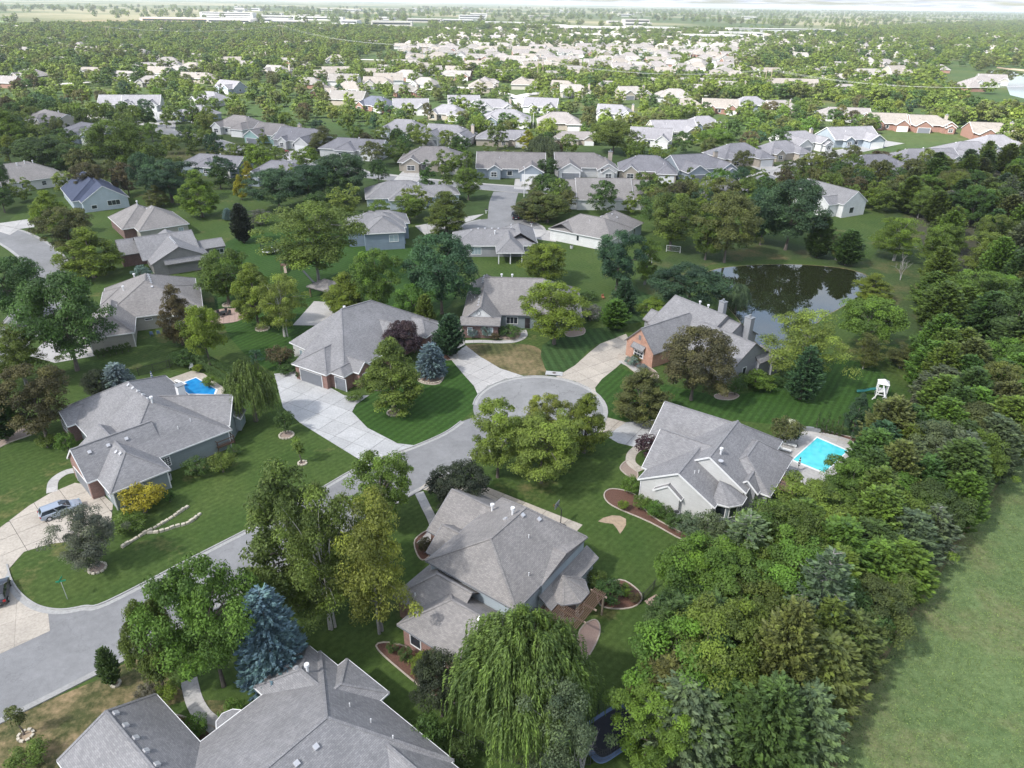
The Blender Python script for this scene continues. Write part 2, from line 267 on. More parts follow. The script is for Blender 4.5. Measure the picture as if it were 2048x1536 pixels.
# ------------------------------------------------------------------ mesh helpers
class MB:
    def __init__(s): s.v = []; s.f = []; s.m = []
    def poly(s, pts, mi=0):
        i = len(s.v); s.v += [tuple(p) for p in pts]; s.f.append(tuple(range(i, i + len(pts)))); s.m.append(mi)
    def box(s, x0, x1, y0, y1, z0, z1, mi=0, T=None):
        P = [(x0, y0, z0), (x1, y0, z0), (x1, y1, z0), (x0, y1, z0), (x0, y0, z1), (x1, y0, z1), (x1, y1, z1), (x0, y1, z1)]
        if T: P = [T(*p) for p in P]
        for q in ((0, 3, 2, 1), (4, 5, 6, 7), (0, 1, 5, 4), (1, 2, 6, 5), (2, 3, 7, 6), (3, 0, 4, 7)): s.poly([P[k] for k in q], mi)
    def beam(s, a, b, w=0.05, h=0.2, mi=0):                        # bar from a to b, w wide and h high
        a = Vector(a); b = Vector(b); d = (b - a)
        if d.length < 1e-5: return
        d.normalize(); up = Vector((0, 0, 1))
        sd = d.cross(up)
        if sd.length < 1e-4: sd = Vector((1, 0, 0))
        sd.normalize(); u2 = sd.cross(d)
        o = [(-w / 2, -h / 2), (w / 2, -h / 2), (w / 2, h / 2), (-w / 2, h / 2)]
        A = [a + sd * p + u2 * q for p, q in o]; B = [b + sd * p + u2 * q for p, q in o]
        for k in range(4): s.poly([A[k], B[k], B[(k + 1) % 4], A[(k + 1) % 4]], mi)
        s.poly(A[::-1], mi); s.poly(B, mi)
    def tube(s, pts, rad, n=6, mi=0, cap=True):
        rings = []
        for i, p in enumerate(pts):
            p = Vector(p); d = (Vector(pts[min(i + 1, len(pts) - 1)]) - Vector(pts[max(i - 1, 0)])).normalized()
            a = d.orthogonal().normalized(); bb = d.cross(a); r = rad[i]
            rings.append([p + (a * math.cos(2 * math.pi * k / n) + bb * math.sin(2 * math.pi * k / n)) * r for k in range(n)])
        for i in range(len(rings) - 1):
            for k in range(n): s.poly([rings[i][k], rings[i][(k + 1) % n], rings[i + 1][(k + 1) % n], rings[i + 1][k]], mi)
        if cap: s.poly(rings[-1], mi); s.poly(rings[0][::-1], mi)
    def cyl(s, x, y, z0, z1, r, n=12, mi=0, r2=None):
        r2 = r if r2 is None else r2
        a = [(x + r * math.cos(2 * math.pi * k / n), y + r * math.sin(2 * math.pi * k / n), z0) for k in range(n)]
        b_ = [(x + r2 * math.cos(2 * math.pi * k / n), y + r2 * math.sin(2 * math.pi * k / n), z1) for k in range(n)]
        for k in range(n): s.poly([a[k], a[(k + 1) % n], b_[(k + 1) % n], b_[k]], mi)
        s.poly(b_, mi); s.poly(a[::-1], mi)
    def prism(s, pts, z0, z1, mi=0):
        if area2(pts) < 0: pts = pts[::-1]
        s.poly([(p[0], p[1], z1) for p in pts], mi)
        n = len(pts)
        for k in range(n):
            p, q = pts[k], pts[(k + 1) % n]
            s.poly([(p[0], p[1], z0), (q[0], q[1], z0), (q[0], q[1], z1), (p[0], p[1], z1)], mi)
    def mesh(s, name, mats, smooth=False):
        me = bpy.data.meshes.new(name); me.from_pydata(s.v, [], s.f)
        for mt in (mats if isinstance(mats, (list, tuple)) else [mats]): me.materials.append(MATS[mt])
        if any(s.m): me.polygons.foreach_set('material_index', s.m)
        uv = me.uv_layers.new(name='UVMap')
        co = []
        for p in me.polygons:
            nn = p.normal
            h = Vector((-nn.y, nn.x, 0))
            if h.length < 1e-3: h = Vector((1, 0, 0))
            h.normalize(); sl_ = nn.cross(h)
            for vi in p.vertices:
                q = Vector(s.v[vi]); co += [q.dot(h), q.dot(sl_)]
        uv.data.foreach_set('uv', co)
        if smooth: me.polygons.foreach_set('use_smooth', [True] * len(me.polygons))
        return me
    def build(s, name, mats, parent=None, smooth=False):
        return link(name, s.mesh(name, mats, smooth), parent)
def link(name, data, parent=None):
    o = bpy.data.objects.new(name, data); COL.objects.link(o)
    if parent is not None: o.parent = parent
    return o
def area2(p): return sum(p[i][0] * p[(i + 1) % len(p)][1] - p[(i + 1) % len(p)][0] * p[i][1] for i in range(len(p)))
def tag(o, label, cat, group=None):
    o['label'] = label; o['category'] = cat
    if group: o['group'] = group
    return o
def struct(o, kind='structure', label=None):
    o['kind'] = kind
    if label: o['label'] = label
    return o
def empty(name, loc=(0, 0, 0), rz=0.0, label=None, cat=None, group=None):
    o = bpy.data.objects.new(name, None); COL.objects.link(o); o.location = loc; o.rotation_euler = (0, 0, rz); o.empty_display_size = 0.3
    if label: tag(o, label, cat, group)
    return o
def copy_tree(o, parent=None):
    c = o.copy(); COL.objects.link(c); c.parent = parent
    for ch in o.children: copy_tree(ch, c)
    return c
def smooth_line(pts, n=6, closed=False):                       # Catmull-Rom through points
    P = [Vector((p[0], p[1])) for p in pts]; out = []; m = len(P)
    for i in range(m if closed else m - 1):
        p0 = P[(i - 1) % m] if closed or i else P[0]; p1 = P[i]; p2 = P[(i + 1) % m]; p3 = P[(i + 2) % m] if closed or i + 2 < m else P[-1]
        for k in range(n):
            u = k / n
            q = 0.5 * ((2 * p1) + (-p0 + p2) * u + (2 * p0 - 5 * p1 + 4 * p2 - p3) * u * u + (-p0 + 3 * p1 - 3 * p2 + p3) * u ** 3)
            out.append((q.x, q.y))
    if not closed: out.append((P[-1].x, P[-1].y))
    return out
def pxs(pts, sm=0, closed=True):
    w = [G2(*p) for p in pts]
    return smooth_line(w, sm, closed) if sm else w
def sheet(name, pts, z, mat, kind='structure', parent=None):
    me = bpy.data.meshes.new(name)
    if area2(pts) < 0: pts = pts[::-1]
    r = geometry.delaunay_2d_cdt([Vector((p[0], p[1])) for p in pts], [], [list(range(len(pts)))], 1, 1e-4)     # never two overlapping triangles
    me.from_pydata([(v.x, v.y, z) for v in r[0]], [], [tuple(f) for f in r[2]])
    me.materials.append(MATS[mat])
    o = link(name, me, parent)
    if kind and parent is None: o['kind'] = kind
    return o
def offset_line(pts, d):
    out = []
    for i, p in enumerate(pts):
        a = Vector(pts[max(i - 1, 0)]); b_ = Vector(pts[min(i + 1, len(pts) - 1)]); t_ = (b_ - a)
        if t_.length < 1e-6: out.append(p); continue
        t_.normalize(); out.append((p[0] - t_.y * d, p[1] + t_.x * d))
    return out
def strip(mb, line, w0, w1, z0, z1, mi=0):                     # extruded ribbon along a polyline between two offsets
    A = offset_line(line, w0); B = offset_line(line, w1)
    for i in range(len(line) - 1):
        a, b_, c, d = A[i], A[i + 1], B[i + 1], B[i]
        mb.poly([(*a, z1), (*b_, z1), (*c, z1), (*d, z1)] if w1 > w0 else [(*d, z1), (*c, z1), (*b_, z1), (*a, z1)], mi)
        mb.poly([(*a, z0), (*b_, z0), (*b_, z1), (*a, z1)], mi); mb.poly([(*c, z0), (*d, z0), (*d, z1), (*c, z1)], mi)
def clip_half(poly, nx, ny, c):                                # keep nx*x+ny*y<=c
    out = []
    for i in range(len(poly)):
        p, q = poly[i], poly[(i + 1) % len(poly)]; dp = nx * p[0] + ny * p[1] - c; dq = nx * q[0] + ny * q[1] - c
        if dp <= 0: out.append(p)
        if (dp < 0 < dq) or (dq < 0 < dp):
            t_ = dp / (dp - dq); out.append((p[0] + (q[0] - p[0]) * t_, p[1] + (q[1] - p[1]) * t_))
    return out
def slabs(name, pts, ang, sx, sy, mat, z=0.012, top=0.045, gap=0.055, label=None, ox=0.0, oy=0.0, piece='slab'):
    base = sheet(name, pts, z, 'joint')
    ca, sa = math.cos(math.radians(ang)), math.sin(math.radians(ang))
    L = [(p[0] * ca + p[1] * sa, -p[0] * sa + p[1] * ca) for p in pts]
    x0, x1 = min(p[0] for p in L), max(p[0] for p in L); y0, y1 = min(p[1] for p in L), max(p[1] for p in L)
    i0, j0 = math.floor((x0 - ox) / sx), math.floor((y0 - oy) / sy)
    for i in range(i0, math.ceil((x1 - ox) / sx)):
        for j in range(j0, math.ceil((y1 - oy) / sy)):
            a, b_, c, d = ox + i * sx + gap / 2, ox + (i + 1) * sx - gap / 2, oy + j * sy + gap / 2, oy + (j + 1) * sy - gap / 2
            q = clip_half(clip_half(clip_half(clip_half(L, -1, 0, -a), 1, 0, b_), 0, -1, -c), 0, 1, d)
            if len(q) < 3 or abs(area2(q)) < 0.5: continue
            cx, cy = sum(p[0] for p in q) / len(q), sum(p[1] for p in q) / len(q)
            q = [(p[0] - cx, p[1] - cy) for p in q]; q = [(p[0] * ca - p[1] * sa, p[0] * sa + p[1] * ca) for p in q]
            me = bpy.data.meshes.new(piece); bm = bmesh.new()
            if area2(q) < 0: q = q[::-1]
            zt = top + random.uniform(-0.003, 0.003)
            try: f = bm.faces.new([bm.verts.new((p[0], p[1], 0)) for p in q])
            except ValueError: bm.free(); continue
            r = bmesh.ops.extrude_face_region(bm, geom=[f]); bmesh.ops.translate(bm, verts=[e_ for e_ in r['geom'] if isinstance(e_, bmesh.types.BMVert)], vec=(0, 0, zt - z - 0.002))
            bmesh.ops.recalc_face_normals(bm, faces=bm.faces); bm.to_mesh(me); bm.free(); me.materials.append(MATS[mat])
            o = link(piece, me, base); o.location = (cx * ca - cy * sa, cx * sa + cy * ca, z + 0.002)
    return base

# ------------------------------------------------------------------ trees: prototypes, later copied
def leaf_mesh(name, C, Nn, S, asp, var, mat):
    n = len(C); rng = np.random.default_rng(5)
    Nn = Nn / (np.linalg.norm(Nn, axis=1, keepdims=True) + 1e-9)
    R = rng.normal(size=(n, 3)); A = np.cross(Nn, R); A /= (np.linalg.norm(A, axis=1, keepdims=True) + 1e-9); B = np.cross(Nn, A)
    return quad_mesh(name, C, A * (S * 0.5)[:, None], B * (S * 0.5 * asp)[:, None], var, mat)
def quad_mesh(name, C, A, B, var, mat):
    n = len(C)
    V = np.stack([C - A, C + B * 0.9 - A * 0.1, C + A, C - B * 0.9 + A * 0.1], 1).reshape(-1, 3).astype(np.float32)   # a pointed, leaf-like quad
    me = bpy.data.meshes.new(name); me.vertices.add(4 * n); me.vertices.foreach_set('co', V.ravel())
    me.loops.add(4 * n); me.loops.foreach_set('vertex_index', np.arange(4 * n, dtype=np.int32))
    me.polygons.add(n); me.polygons.foreach_set('loop_start', np.arange(0, 4 * n, 4, dtype=np.int32))
    at = me.attributes.new('var', 'FLOAT', 'FACE'); at.data.foreach_set('value', np.clip(var, 0, 1).astype(np.float32))
    me.update(); me.validate(); me.materials.append(MATS[mat])
    return me
def clump_crown(name, seed, prof, z0, z1, ncl, crad, nleaf, ls, mat='leaf', flat=0.75, inner=0.25, upb=0.55, lump=0.18, asp=0.6):
    rng = np.random.default_rng(seed); H_ = z1 - z0
    cs = []; tries = 0; ph0 = rng.uniform(0, 6.28, 4)
    while len(cs) < ncl and tries < ncl * 60:
        tries += 1
        t_ = rng.uniform(0, 1); r = prof(t_)
        if rng.uniform() > r / 1.0 * 1.05: continue
        ph = rng.uniform(0, 2 * math.pi)
        lumpf = 1 + lump * (math.sin(2 * ph + ph0[0] + 3 * t_) + 0.7 * math.sin(3 * ph + ph0[1] - 5 * t_)) + rng.normal(0, 0.06)
        q = 1 - inner * rng.uniform() ** 1.0 if rng.uniform() < 0.8 else rng.uniform(0.1, 0.7)
        rr = r * q * lumpf
        cs.append((rr * math.cos(ph), rr * math.sin(ph), z0 + H_ * t_, rng.uniform(0.65, 1.25)))
    cs = np.array(cs); k = len(cs); per = max(4, nleaf // k)
    tone = np.clip(rng.normal(0.45, 0.20, k), 0, 1)
    D = rng.normal(size=(k, per, 3)); D /= np.linalg.norm(D, axis=2, keepdims=True)
    D[:, :, 2] = np.where(D[:, :, 2] < -0.35, -D[:, :, 2], D[:, :, 2])               # leaves sit on the upper shell of a clump
    rad = crad * cs[:, 3][:, None] * rng.uniform(0.55, 1.08, (k, per))
    P = cs[:, None, :3] + D * rad[:, :, None] * np.array([1, 1, flat])
    Nn = 0.7 * D + np.array([0, 0, upb]) + 0.45 * rng.normal(size=(k, per, 3))
    var = tone[:, None] * 0.9 + 0.06 + rng.normal(0, 0.09, (k, per))
    S = ls * rng.uniform(0.6, 1.3, k * per)
    P = P.reshape(-1, 3); keep = P[:, 2] > 0.05
    return leaf_mesh(name, P[keep], Nn.reshape(-1, 3)[keep], S[keep], asp, var.ravel()[keep], mat), cs
def trunk_mesh(name, seed, r, htop, cs, nl, mat='bark', lean=0.0, multi=1):
    rng = random.Random(seed); mb = MB()
    for s_ in range(multi):
        a0 = rng.uniform(0, 6.28); off = 0.0 if multi == 1 else 0.35; sp_ = lean + (0.0 if multi == 1 else 0.9)
        pts = [(off * math.cos(a0), off * math.sin(a0), -0.2)]; rad = [r * 1.35]
        for k in range(1, 6):
            u = k / 5; pts.append((off * math.cos(a0) + sp_ * u * u * math.cos(a0) + rng.uniform(-.1, .1), off * math.sin(a0) + sp_ * u * u * math.sin(a0) + rng.uniform(-.1, .1), htop * u)); rad.append(r * (1 - 0.75 * u))
        mb.tube(pts, rad, 7)
    idx = list(range(len(cs))); rng.shuffle(idx)
    for i in idx[:nl]:
        c = cs[i]; zb_ = min(htop * rng.uniform(0.45, 0.9), c[2] * 0.8)
        b0 = Vector((lean * (zb_ / htop) ** 2, 0, zb_)); e_ = Vector((c[0], c[1], c[2])); md = b0.lerp(e_, 0.5) + Vector((rng.uniform(-.3, .3), rng.uniform(-.3, .3), 0.15 * (e_ - b0).length))
        mb.tube([b0, b0.lerp(md, .5) + Vector((0, 0, .05)), md, e_], [r * 0.42, r * 0.33, r * 0.24, r * 0.08], 5)
    return mb.mesh(name, mat, True)
PROTO = {}
def add_proto(key, crown, trunk, rad, hgt): PROTO[key] = (crown, trunk, rad, hgt)
ell = lambda R, a=1.0: (lambda t_: R * max(0.0, 1 - abs(2 * t_ - 1) ** 2.3) ** 0.5 * a)
def ovoid(R): return lambda t_: R * (math.sin(math.pi * min(1, (t_ * 0.86 + 0.14) ** 0.72)) ** 0.85)
def cone(R): return lambda t_: R * (1 - t_) ** 0.8 * min(1, 0.55 + t_ * 4)
def norm_prof(p, R): return lambda t_: p(t_)
def make_round(key, seed, R=4.0, H_=9.5, z0=2.0, ncl=95, nleaf=24000, ls=0.27, crad=0.98, prof=None, nl=10, multi=1, mat='bark', flat=0.72, lump=0.18, inner=0.3, upb=0.55):
    pr = prof or ell(R)
    crown, cs = clump_crown('crown', seed, lambda t_: pr(t_) , z0, H_ - crad * 0.6, ncl, crad, nleaf, ls, flat=flat, lump=lump, inner=inner, upb=upb)
    add_proto(key, crown, trunk_mesh('trunk', seed, (0.13 if multi > 1 else 0.24) if R > 2.5 else 0.1, H_ * 0.72, cs, nl, mat, multi=multi), R + crad * 0.7, H_)
# rejection in clump_crown expects a radius near one: scale it by hand through the profile value
_cc = clump_crown
def clump_crown(name, seed, prof, z0, z1, ncl, crad, nleaf, ls, **kw):
    mx = max(prof(k / 40) for k in range(41)); sc_ = 1.0 / mx
    me, cs = _cc(name, seed, lambda t_: prof(t_) * sc_, z0 * sc_, z1 * sc_, ncl, crad * sc_, nleaf, ls * sc_, **kw)
    me.transform(Matrix.Scale(mx, 4)); cs[:, :3] *= mx
    return me, cs
make_round('round_a', 11); make_round('round_b', 12, H_=10.5, ncl=115, nleaf=26000, lump=0.24); make_round('round_c', 13, H_=8.5, ncl=85, nleaf=22000, crad=1.05)
make_round('oak_a', 14, R=5.2, H_=11.5, z0=2.4, ncl=135, nleaf=34000, crad=1.15, ls=0.30, lump=0.24); make_round('oak_b', 15, R=5.2, H_=11, z0=2.6, ncl=120, nleaf=32000, crad=1.2, ls=0.30, lump=0.30)
make_round('oval_a', 21, R=2.9, H_=10, z0=0.8, ncl=120, nleaf=28000, crad=0.78, ls=0.235, prof=ovoid(2.9)); make_round('oval_b', 22, R=2.9, H_=9.5, z0=1.0, ncl=115, nleaf=26000, crad=0.82, ls=0.235, prof=ovoid(2.9), lump=0.22)
make_round('airy_a', 31, R=4.0, H_=11, z0=1.8, ncl=95, nleaf=25000, crad=1.0, ls=0.22, lump=0.38, inner=0.7, nl=22, multi=3, mat='bark_pale', upb=0.3); make_round('airy_b', 32, R=3.8, H_=10.5, z0=1.2, ncl=100, nleaf=25000, crad=0.95, ls=0.22, lump=0.34, inner=0.7, nl=22, multi=2, mat='bark_grey', upb=0.3)
make_round('cotton', 33, R=6.2, H_=15, z0=4.0, ncl=130, nleaf=38000, crad=1.35, ls=0.30, lump=0.34, inner=0.5, nl=26, mat='bark_grey', upb=0.4)
make_round('bush_a', 41, R=1.0, H_=1.6, z0=0.35, ncl=40, nleaf=3200, crad=0.32, ls=0.13, nl=4, lump=0.12); make_round('bush_b', 42, R=1.0, H_=1.35, z0=0.3, ncl=45, nleaf=3400, crad=0.26, ls=0.11, nl=4, lump=0.06)
make_round('sapling', 43, R=0.8, H_=3.4, z0=1.3, ncl=26, nleaf=1500, crad=0.34, ls=0.17, nl=6, lump=0.3, inner=0.6)
make_round('column', 44, R=0.45, H_=4.2, z0=0.15, ncl=60, nleaf=3600, crad=0.2, ls=0.12, nl=0, prof=ovoid(0.45), lump=0.05)
# conifers: branches in tiers, needles along them
def conifer(key, seed, H_, R, tiers, per, needles, ls, droop, up_tip, jag, prof, mat='needle', dead=0.0, wid=0.55):
    rng = np.random.default_rng(seed); C, A, B, V = [], [], [], []; ends = []
    for i in range(tiers):
        t_ = (i + rng.uniform(0, .8)) / tiers; z = 0.35 + (H_ - 0.5) * t_
        L0 = R * prof(t_); nb = max(4, int(per * (0.35 + 0.65 * prof(t_))))
        for k in range(nb):
            ph = 2 * math.pi * (k + rng.uniform(-.4, .4)) / nb + i * 2.4; L = L0 * rng.uniform(1 - jag, 1 + jag * 0.6) + 0.15
            tone = np.clip(rng.normal(0.45, 0.2), 0, 1); d = np.array([math.cos(ph), math.sin(ph), 0.0]); sd = np.array([-d[1], d[0], 0])
            ends.append((d[0] * L, d[1] * L, z))
            n = max(6, int(needles * (0.3 + L / R)))
            s_ = rng.uniform(0.12, 1.0, n) ** 0.7
            w_ = rng.normal(0, 1, n) * wid * (1.05 - s_) * (0.35 + 0.65 * L / R) * 0.55
            zz = z - droop * L * s_ ** 1.2 + up_tip * L * s_ ** 3 + rng.normal(0, 0.07, n) * (1 + L * 0.25)
            P = d * (s_ * L)[:, None] + sd * w_[:, None]; P[:, 2] = zz
            dirv = d * 1.0 + sd * (np.sign(w_) * rng.uniform(0.2, 0.9, n))[:, None] + np.array([0, 0, 1.0]) * rng.uniform(-.15, .65, n)[:, None]
            dirv /= np.linalg.norm(dirv, axis=1, keepdims=True); bb = np.cross(dirv, rng.normal(size=(n, 3)) * 0.6 + np.array([0, 0, 1.2])); bb /= (np.linalg.norm(bb, axis=1, keepdims=True) + 1e-9)
            sz = ls * rng.uniform(0.6, 1.3, n)
            C.append(P); A.append(dirv * (sz * 0.62)[:, None]); B.append(bb * (sz * 0.30)[:, None]); V.append(tone * 0.9 + 0.05 + rng.normal(0, .09, n))
    C, A, B, V = map(np.concatenate, (C, A, B, V)); k = C[:, 2] > 0.03
    crown = quad_mesh('crown', C[k], A[k], B[k], V[k], mat)
    mb = MB(); mb.tube([(0, 0, -0.2), (0.03, 0, H_ * .5), (0, 0.03, H_ * 0.97)], [0.17 * R / 2.5 + .05, 0.11 * R / 2.5, 0.015], 6)
    rr = random.Random(seed)
    if dead:
        for e_ in rr.sample(ends, int(len(ends) * dead)):
            q = rr.uniform(1.0, 1.25); mb.tube([(0, 0, e_[2]), (e_[0] * .6, e_[1] * .6, e_[2] + .25), (e_[0] * q, e_[1] * q, e_[2] + rr.uniform(-.1, .6))], [0.05, 0.035, 0.01], 4, cap=False)
    add_proto(key, crown, mb.mesh('trunk', 'bark_grey' if dead else 'bark', True), R * 1.05, H_)
sp_prof = lambda t_: (1 - t_) ** 0.43 * min(1.0, 0.80 + t_ * 2)
ce_prof = lambda t_: (1 - t_) ** 0.5 * min(1.0, 0.62 + t_ * 1.6)
conifer('spruce_a', 51, 9.0, 3.0, 34, 15, 34, 0.30, 0.10, 0.12, 0.12, sp_prof); conifer('spruce_b', 52, 7.0, 2.3, 26, 13, 30, 0.27, 0.05, 0.15, 0.16, sp_prof)
conifer('cedar_a', 53, 9.5, 2.6, 40, 14, 46, 0.34, -0.42, 0.18, 0.34, ce_prof, wid=0.95); conifer('cedar_b', 54, 10.5, 2.9, 42, 14, 46, 0.34, -0.36, 0.2, 0.42, ce_prof, wid=1.0); conifer('cedar_c', 55, 8.0, 2.8, 34, 14, 48, 0.34, -0.30, 0.2, 0.45, ce_prof, wid=1.05)
conifer('cedar_d', 56, 10.0, 2.7, 36, 11, 24, 0.34, -0.25, 0.15, 0.45, ce_prof, dead=0.30, wid=0.7)
conifer('pine_a', 57, 9.0, 3.0, 26, 11, 46, 0.34, -0.18, 0.12, 0.35, lambda t_: (1 - t_) ** 0.5 * min(1, 0.5 + t_ * 2), wid=1.0)
# weeping willow: arching boughs, hanging strands
def willow(key, seed, H_, R, nb, ns, ls):
    rng = np.random.default_rng(seed); C, A, B, V = [], [], [], []; mb = MB(); rr = random.Random(seed)
    mb.tube([(0, 0, -.2), (.1, .05, H_ * .3), (0.1, -.1, H_ * .5)], [.42, .32, .2], 8)
    for i in range(nb):
        ph = 2 * math.pi * i / nb + rng.uniform(-.4, .4); q = rng.uniform(0.0, 1.0) ** 0.62; rad = R * q * 0.86; top = H_ * (1.0 - 0.34 * q ** 2) * rng.uniform(0.80, 1.04)
        bx, by = rad * math.cos(ph), rad * math.sin(ph); tone = np.clip(rng.normal(0.5, .2), 0, 1)
        mb.tube([(0.05, 0, H_ * rr.uniform(.3, .5)), (bx * .5, by * .5, top * .78), (bx * .9, by * .9, top * .92)], [.09, .06, .02], 5, cap=False)
        for s_ in range(ns):
            a2 = rng.uniform(0, 6.28); o_ = abs(rng.normal(0, 1)) * R * 0.11; x0, y0 = bx + o_ * math.cos(a2) + 0.25 * R * 0.2 * math.cos(ph), by + o_ * math.sin(a2) + 0.05 * R * math.sin(ph)
            z_top = top - o_ * 0.6 + rng.normal(0, .15); ln = rng.uniform(0.12, 0.40) * H_ * (0.6 + 0.5 * q); n = int(ln / (ls * 0.42)) + 2
            u = np.linspace(0, 1, n); outw = 0.16 * ln * np.sqrt(u)
            dx_, dy_ = math.cos(a2) * 0.6 + math.cos(ph) * 0.5, math.sin(a2) * 0.6 + math.sin(ph) * 0.5
            P = np.stack([x0 + dx_ * outw + rng.normal(0, .03, n), y0 + dy_ * outw + rng.normal(0, .03, n), z_top - ln * u], 1)
            dirv = np.stack([dx_ * (1 - u) * 0.9 + rng.normal(0, .3, n), dy_ * (1 - u) * 0.9 + rng.normal(0, .3, n), -0.35 - u], 1); dirv /= np.linalg.norm(dirv, axis=1, keepdims=True)
            bb = np.cross(dirv, rng.normal(size=(n, 3))); bb /= (np.linalg.norm(bb, axis=1, keepdims=True) + 1e-9); sz = ls * rng.uniform(.7, 1.25, n)
            C.append(P); A.append(dirv * (sz * .62)[:, None]); B.append(bb * (sz * .19)[:, None]); V.append(np.full(n, tone * .85 + rng.normal(0, .12)) + rng.normal(0, .10, n))
    C, A, B, V = map(np.concatenate, (C, A, B, V)); k = C[:, 2] > 0.1
    add_proto(key, quad_mesh('crown', C[k], A[k], B[k], V[k], 'leaf'), mb.mesh('trunk', 'bark', True), R * 1.05, H_)
willow('willow_a', 61, 9.0, 5.2, 120, 34, 0.26); willow('willow_b', 62, 8.0, 4.0, 75, 26, 0.26)
# leafless tree of grey limbs
def bare(key, seed, H_, R):
    rr = random.Random(seed); mb = MB()
    def grow(p, d, L, r, lev):
        q = p + d * L; m_ = p.lerp(q, .5) + Vector((rr.uniform(-.08, .08), rr.uniform(-.08, .08), rr.uniform(0, .1))) * L
        mb.tube([p, m_, q], [r, r * .8, r * .55], 5 if lev < 2 else 4, cap=False)
        if lev >= 4: return
        for _ in range(3 if lev < 3 else 2):
            nd = (d + Vector((rr.uniform(-.8, .8), rr.uniform(-.8, .8), rr.uniform(-.25, .55)))).normalized(); grow(q if rr.random() < .6 else m_, nd, L * rr.uniform(.55, .8), r * .55, lev + 1)
    grow(Vector((0, 0, -.2)), Vector((0.05, 0, 1)), H_ * .32, .2, 0); grow(Vector((0, 0, .2)), Vector((-.4, .2, 1)).normalized(), H_ * .34, .15, 0)
    add_proto(key, None, mb.mesh('trunk', 'bark_grey', True), R, H_)
bare('bare_a', 71, 8.0, 3.4)
# plain crowns for the far woods
def far_crown(seed, R, H_, z0, ncl, nleaf, ls, crad, prof=None):
    me, cs = clump_crown('crown', seed, prof or ell(R), z0, H_ - crad * .6, ncl, crad, nleaf, ls, lump=0.2); return me
for i in range(4):
    add_proto('far_%d' % i, far_crown(80 + i, 4.0, 9.0 + i * .6, 1.0, 40, 1500, 0.95, 1.3), None, 4.6, 9.0 + i * .6)
add_proto('far_4', far_crown(85, 2.6, 9.5, 0.5, 34, 1200, 0.8, 0.95, ovoid(2.6)), None, 3.1, 9.5)
for i in range(3):
    add_proto('mid_%d' % i, far_crown(90 + i, 4.2, 9.5 + i * .5, 1.4, 60, 4200, 0.58, 1.15), trunk_mesh('trunk', 90 + i, .22, 6, np.array([[1.5, 0, 6, 1], [-1.5, .6, 6.5, 1], [0, -1.6, 5.6, 1]]), 3), 4.8, 9.5 + i * .5)
add_proto('mid_3', far_crown(95, 2.7, 9.5, 0.8, 50, 3600, 0.5, 0.85, ovoid(2.7)), trunk_mesh('trunk', 95, .18, 6, np.array([[.6, 0, 6, 1]]), 1), 3.2, 9.5)
GREENS = {  # foliage base colours
 'g': (0.112, 0.160, 0.031), 'gd': (0.064, 0.112, 0.031), 'gb': (0.052, 0.098, 0.050), 'gl': (0.165, 0.215, 0.045), 'yg': (0.148, 0.201, 0.029), 'ye': (0.281, 0.263, 0.022), 'ol': (0.111, 0.124, 0.040),
 'br': (0.095, 0.083, 0.040), 'pu': (0.057, 0.031, 0.040), 'bs': (0.165, 0.225, 0.220), 'bl': (0.123, 0.203, 0.254), 'wl': (0.132, 0.195, 0.048), 'sg': (0.115, 0.152, 0.078), 'dk': (0.040, 0.048, 0.029), 'or': (0.290, 0.145, 0.040), 'gy': (0.135, 0.142, 0.108), 'em': (0.097, 0.165, 0.029), 'yo': (0.121, 0.161, 0.037), 'yl': (0.174, 0.201, 0.040)}
TREES = []                                                      # (x, y, radius) used to keep the scatter clear
CNT = {}
def plant(key, loc, rad, hgt, col, name, label, cat='tree', group=None, rz=None, yz=None):
    crown, trunk, R0, H0 = PROTO[key]
    o = empty(name, loc, random.uniform(0, 6.28) if rz is None else rz, label, cat, group)
    s_ = (rad / R0, (yz or rad) / R0, hgt / H0)
    for nm, me in (('trunk', trunk), ('crown', crown)):
        if me is None: continue
        c = link(nm, me, o); c.scale = s_
        if nm == 'crown':
            g_ = GREENS[col] if isinstance(col, str) else col; j = [random.uniform(.92, 1.08) for _ in range(3)]
            c.color = (g_[0] * j[0], g_[1] * j[1], g_[2] * j[2], 1)
    TREES.append((loc[0], loc[1], rad))
    return o
def ptree(key, xc, yb, w, yt, col, name, label, cat='tree', group=None, minh=0.6):
    b_ = G(xc, yb); rad = 0.5 * w / ppm(b_ + Vector((0, 0, 3 if cat == 'tree' else .5))) * (1.08 if key[:4] == 'airy' else .98 if key[:4] == 'cott' else 1.03 if cat == 'tree' and key[:3] not in ('spr', 'wil') else 1.05); h = max(minh, toppx(b_, yt) * (0.98 if cat == 'tree' else 0.9))
    return plant(key, (b_.x, b_.y, 0), rad, h, col, name, label, cat, group)
# ------------------------------------------------------------------ the setting
random.seed(7)
me = bpy.data.meshes.new('ground'); bm = bmesh.new()
xs = [-16000, -3000, -800, -200, 0, 200, 800, 3000, 16000]; ys = [-600, 0, 200, 600, 1500, 4000, 9000, 16000]
gv = [[bm.verts.new((x, y, 0)) for x in xs] for y in ys]
for j in range(len(ys) - 1):
    for i in range(len(xs) - 1): bm.faces.new((gv[j][i], gv[j][i + 1], gv[j + 1][i + 1], gv[j + 1][i]))
bm.to_mesh(me); bm.free(); me.materials.append(MATS['ground']); struct(link('ground', me))
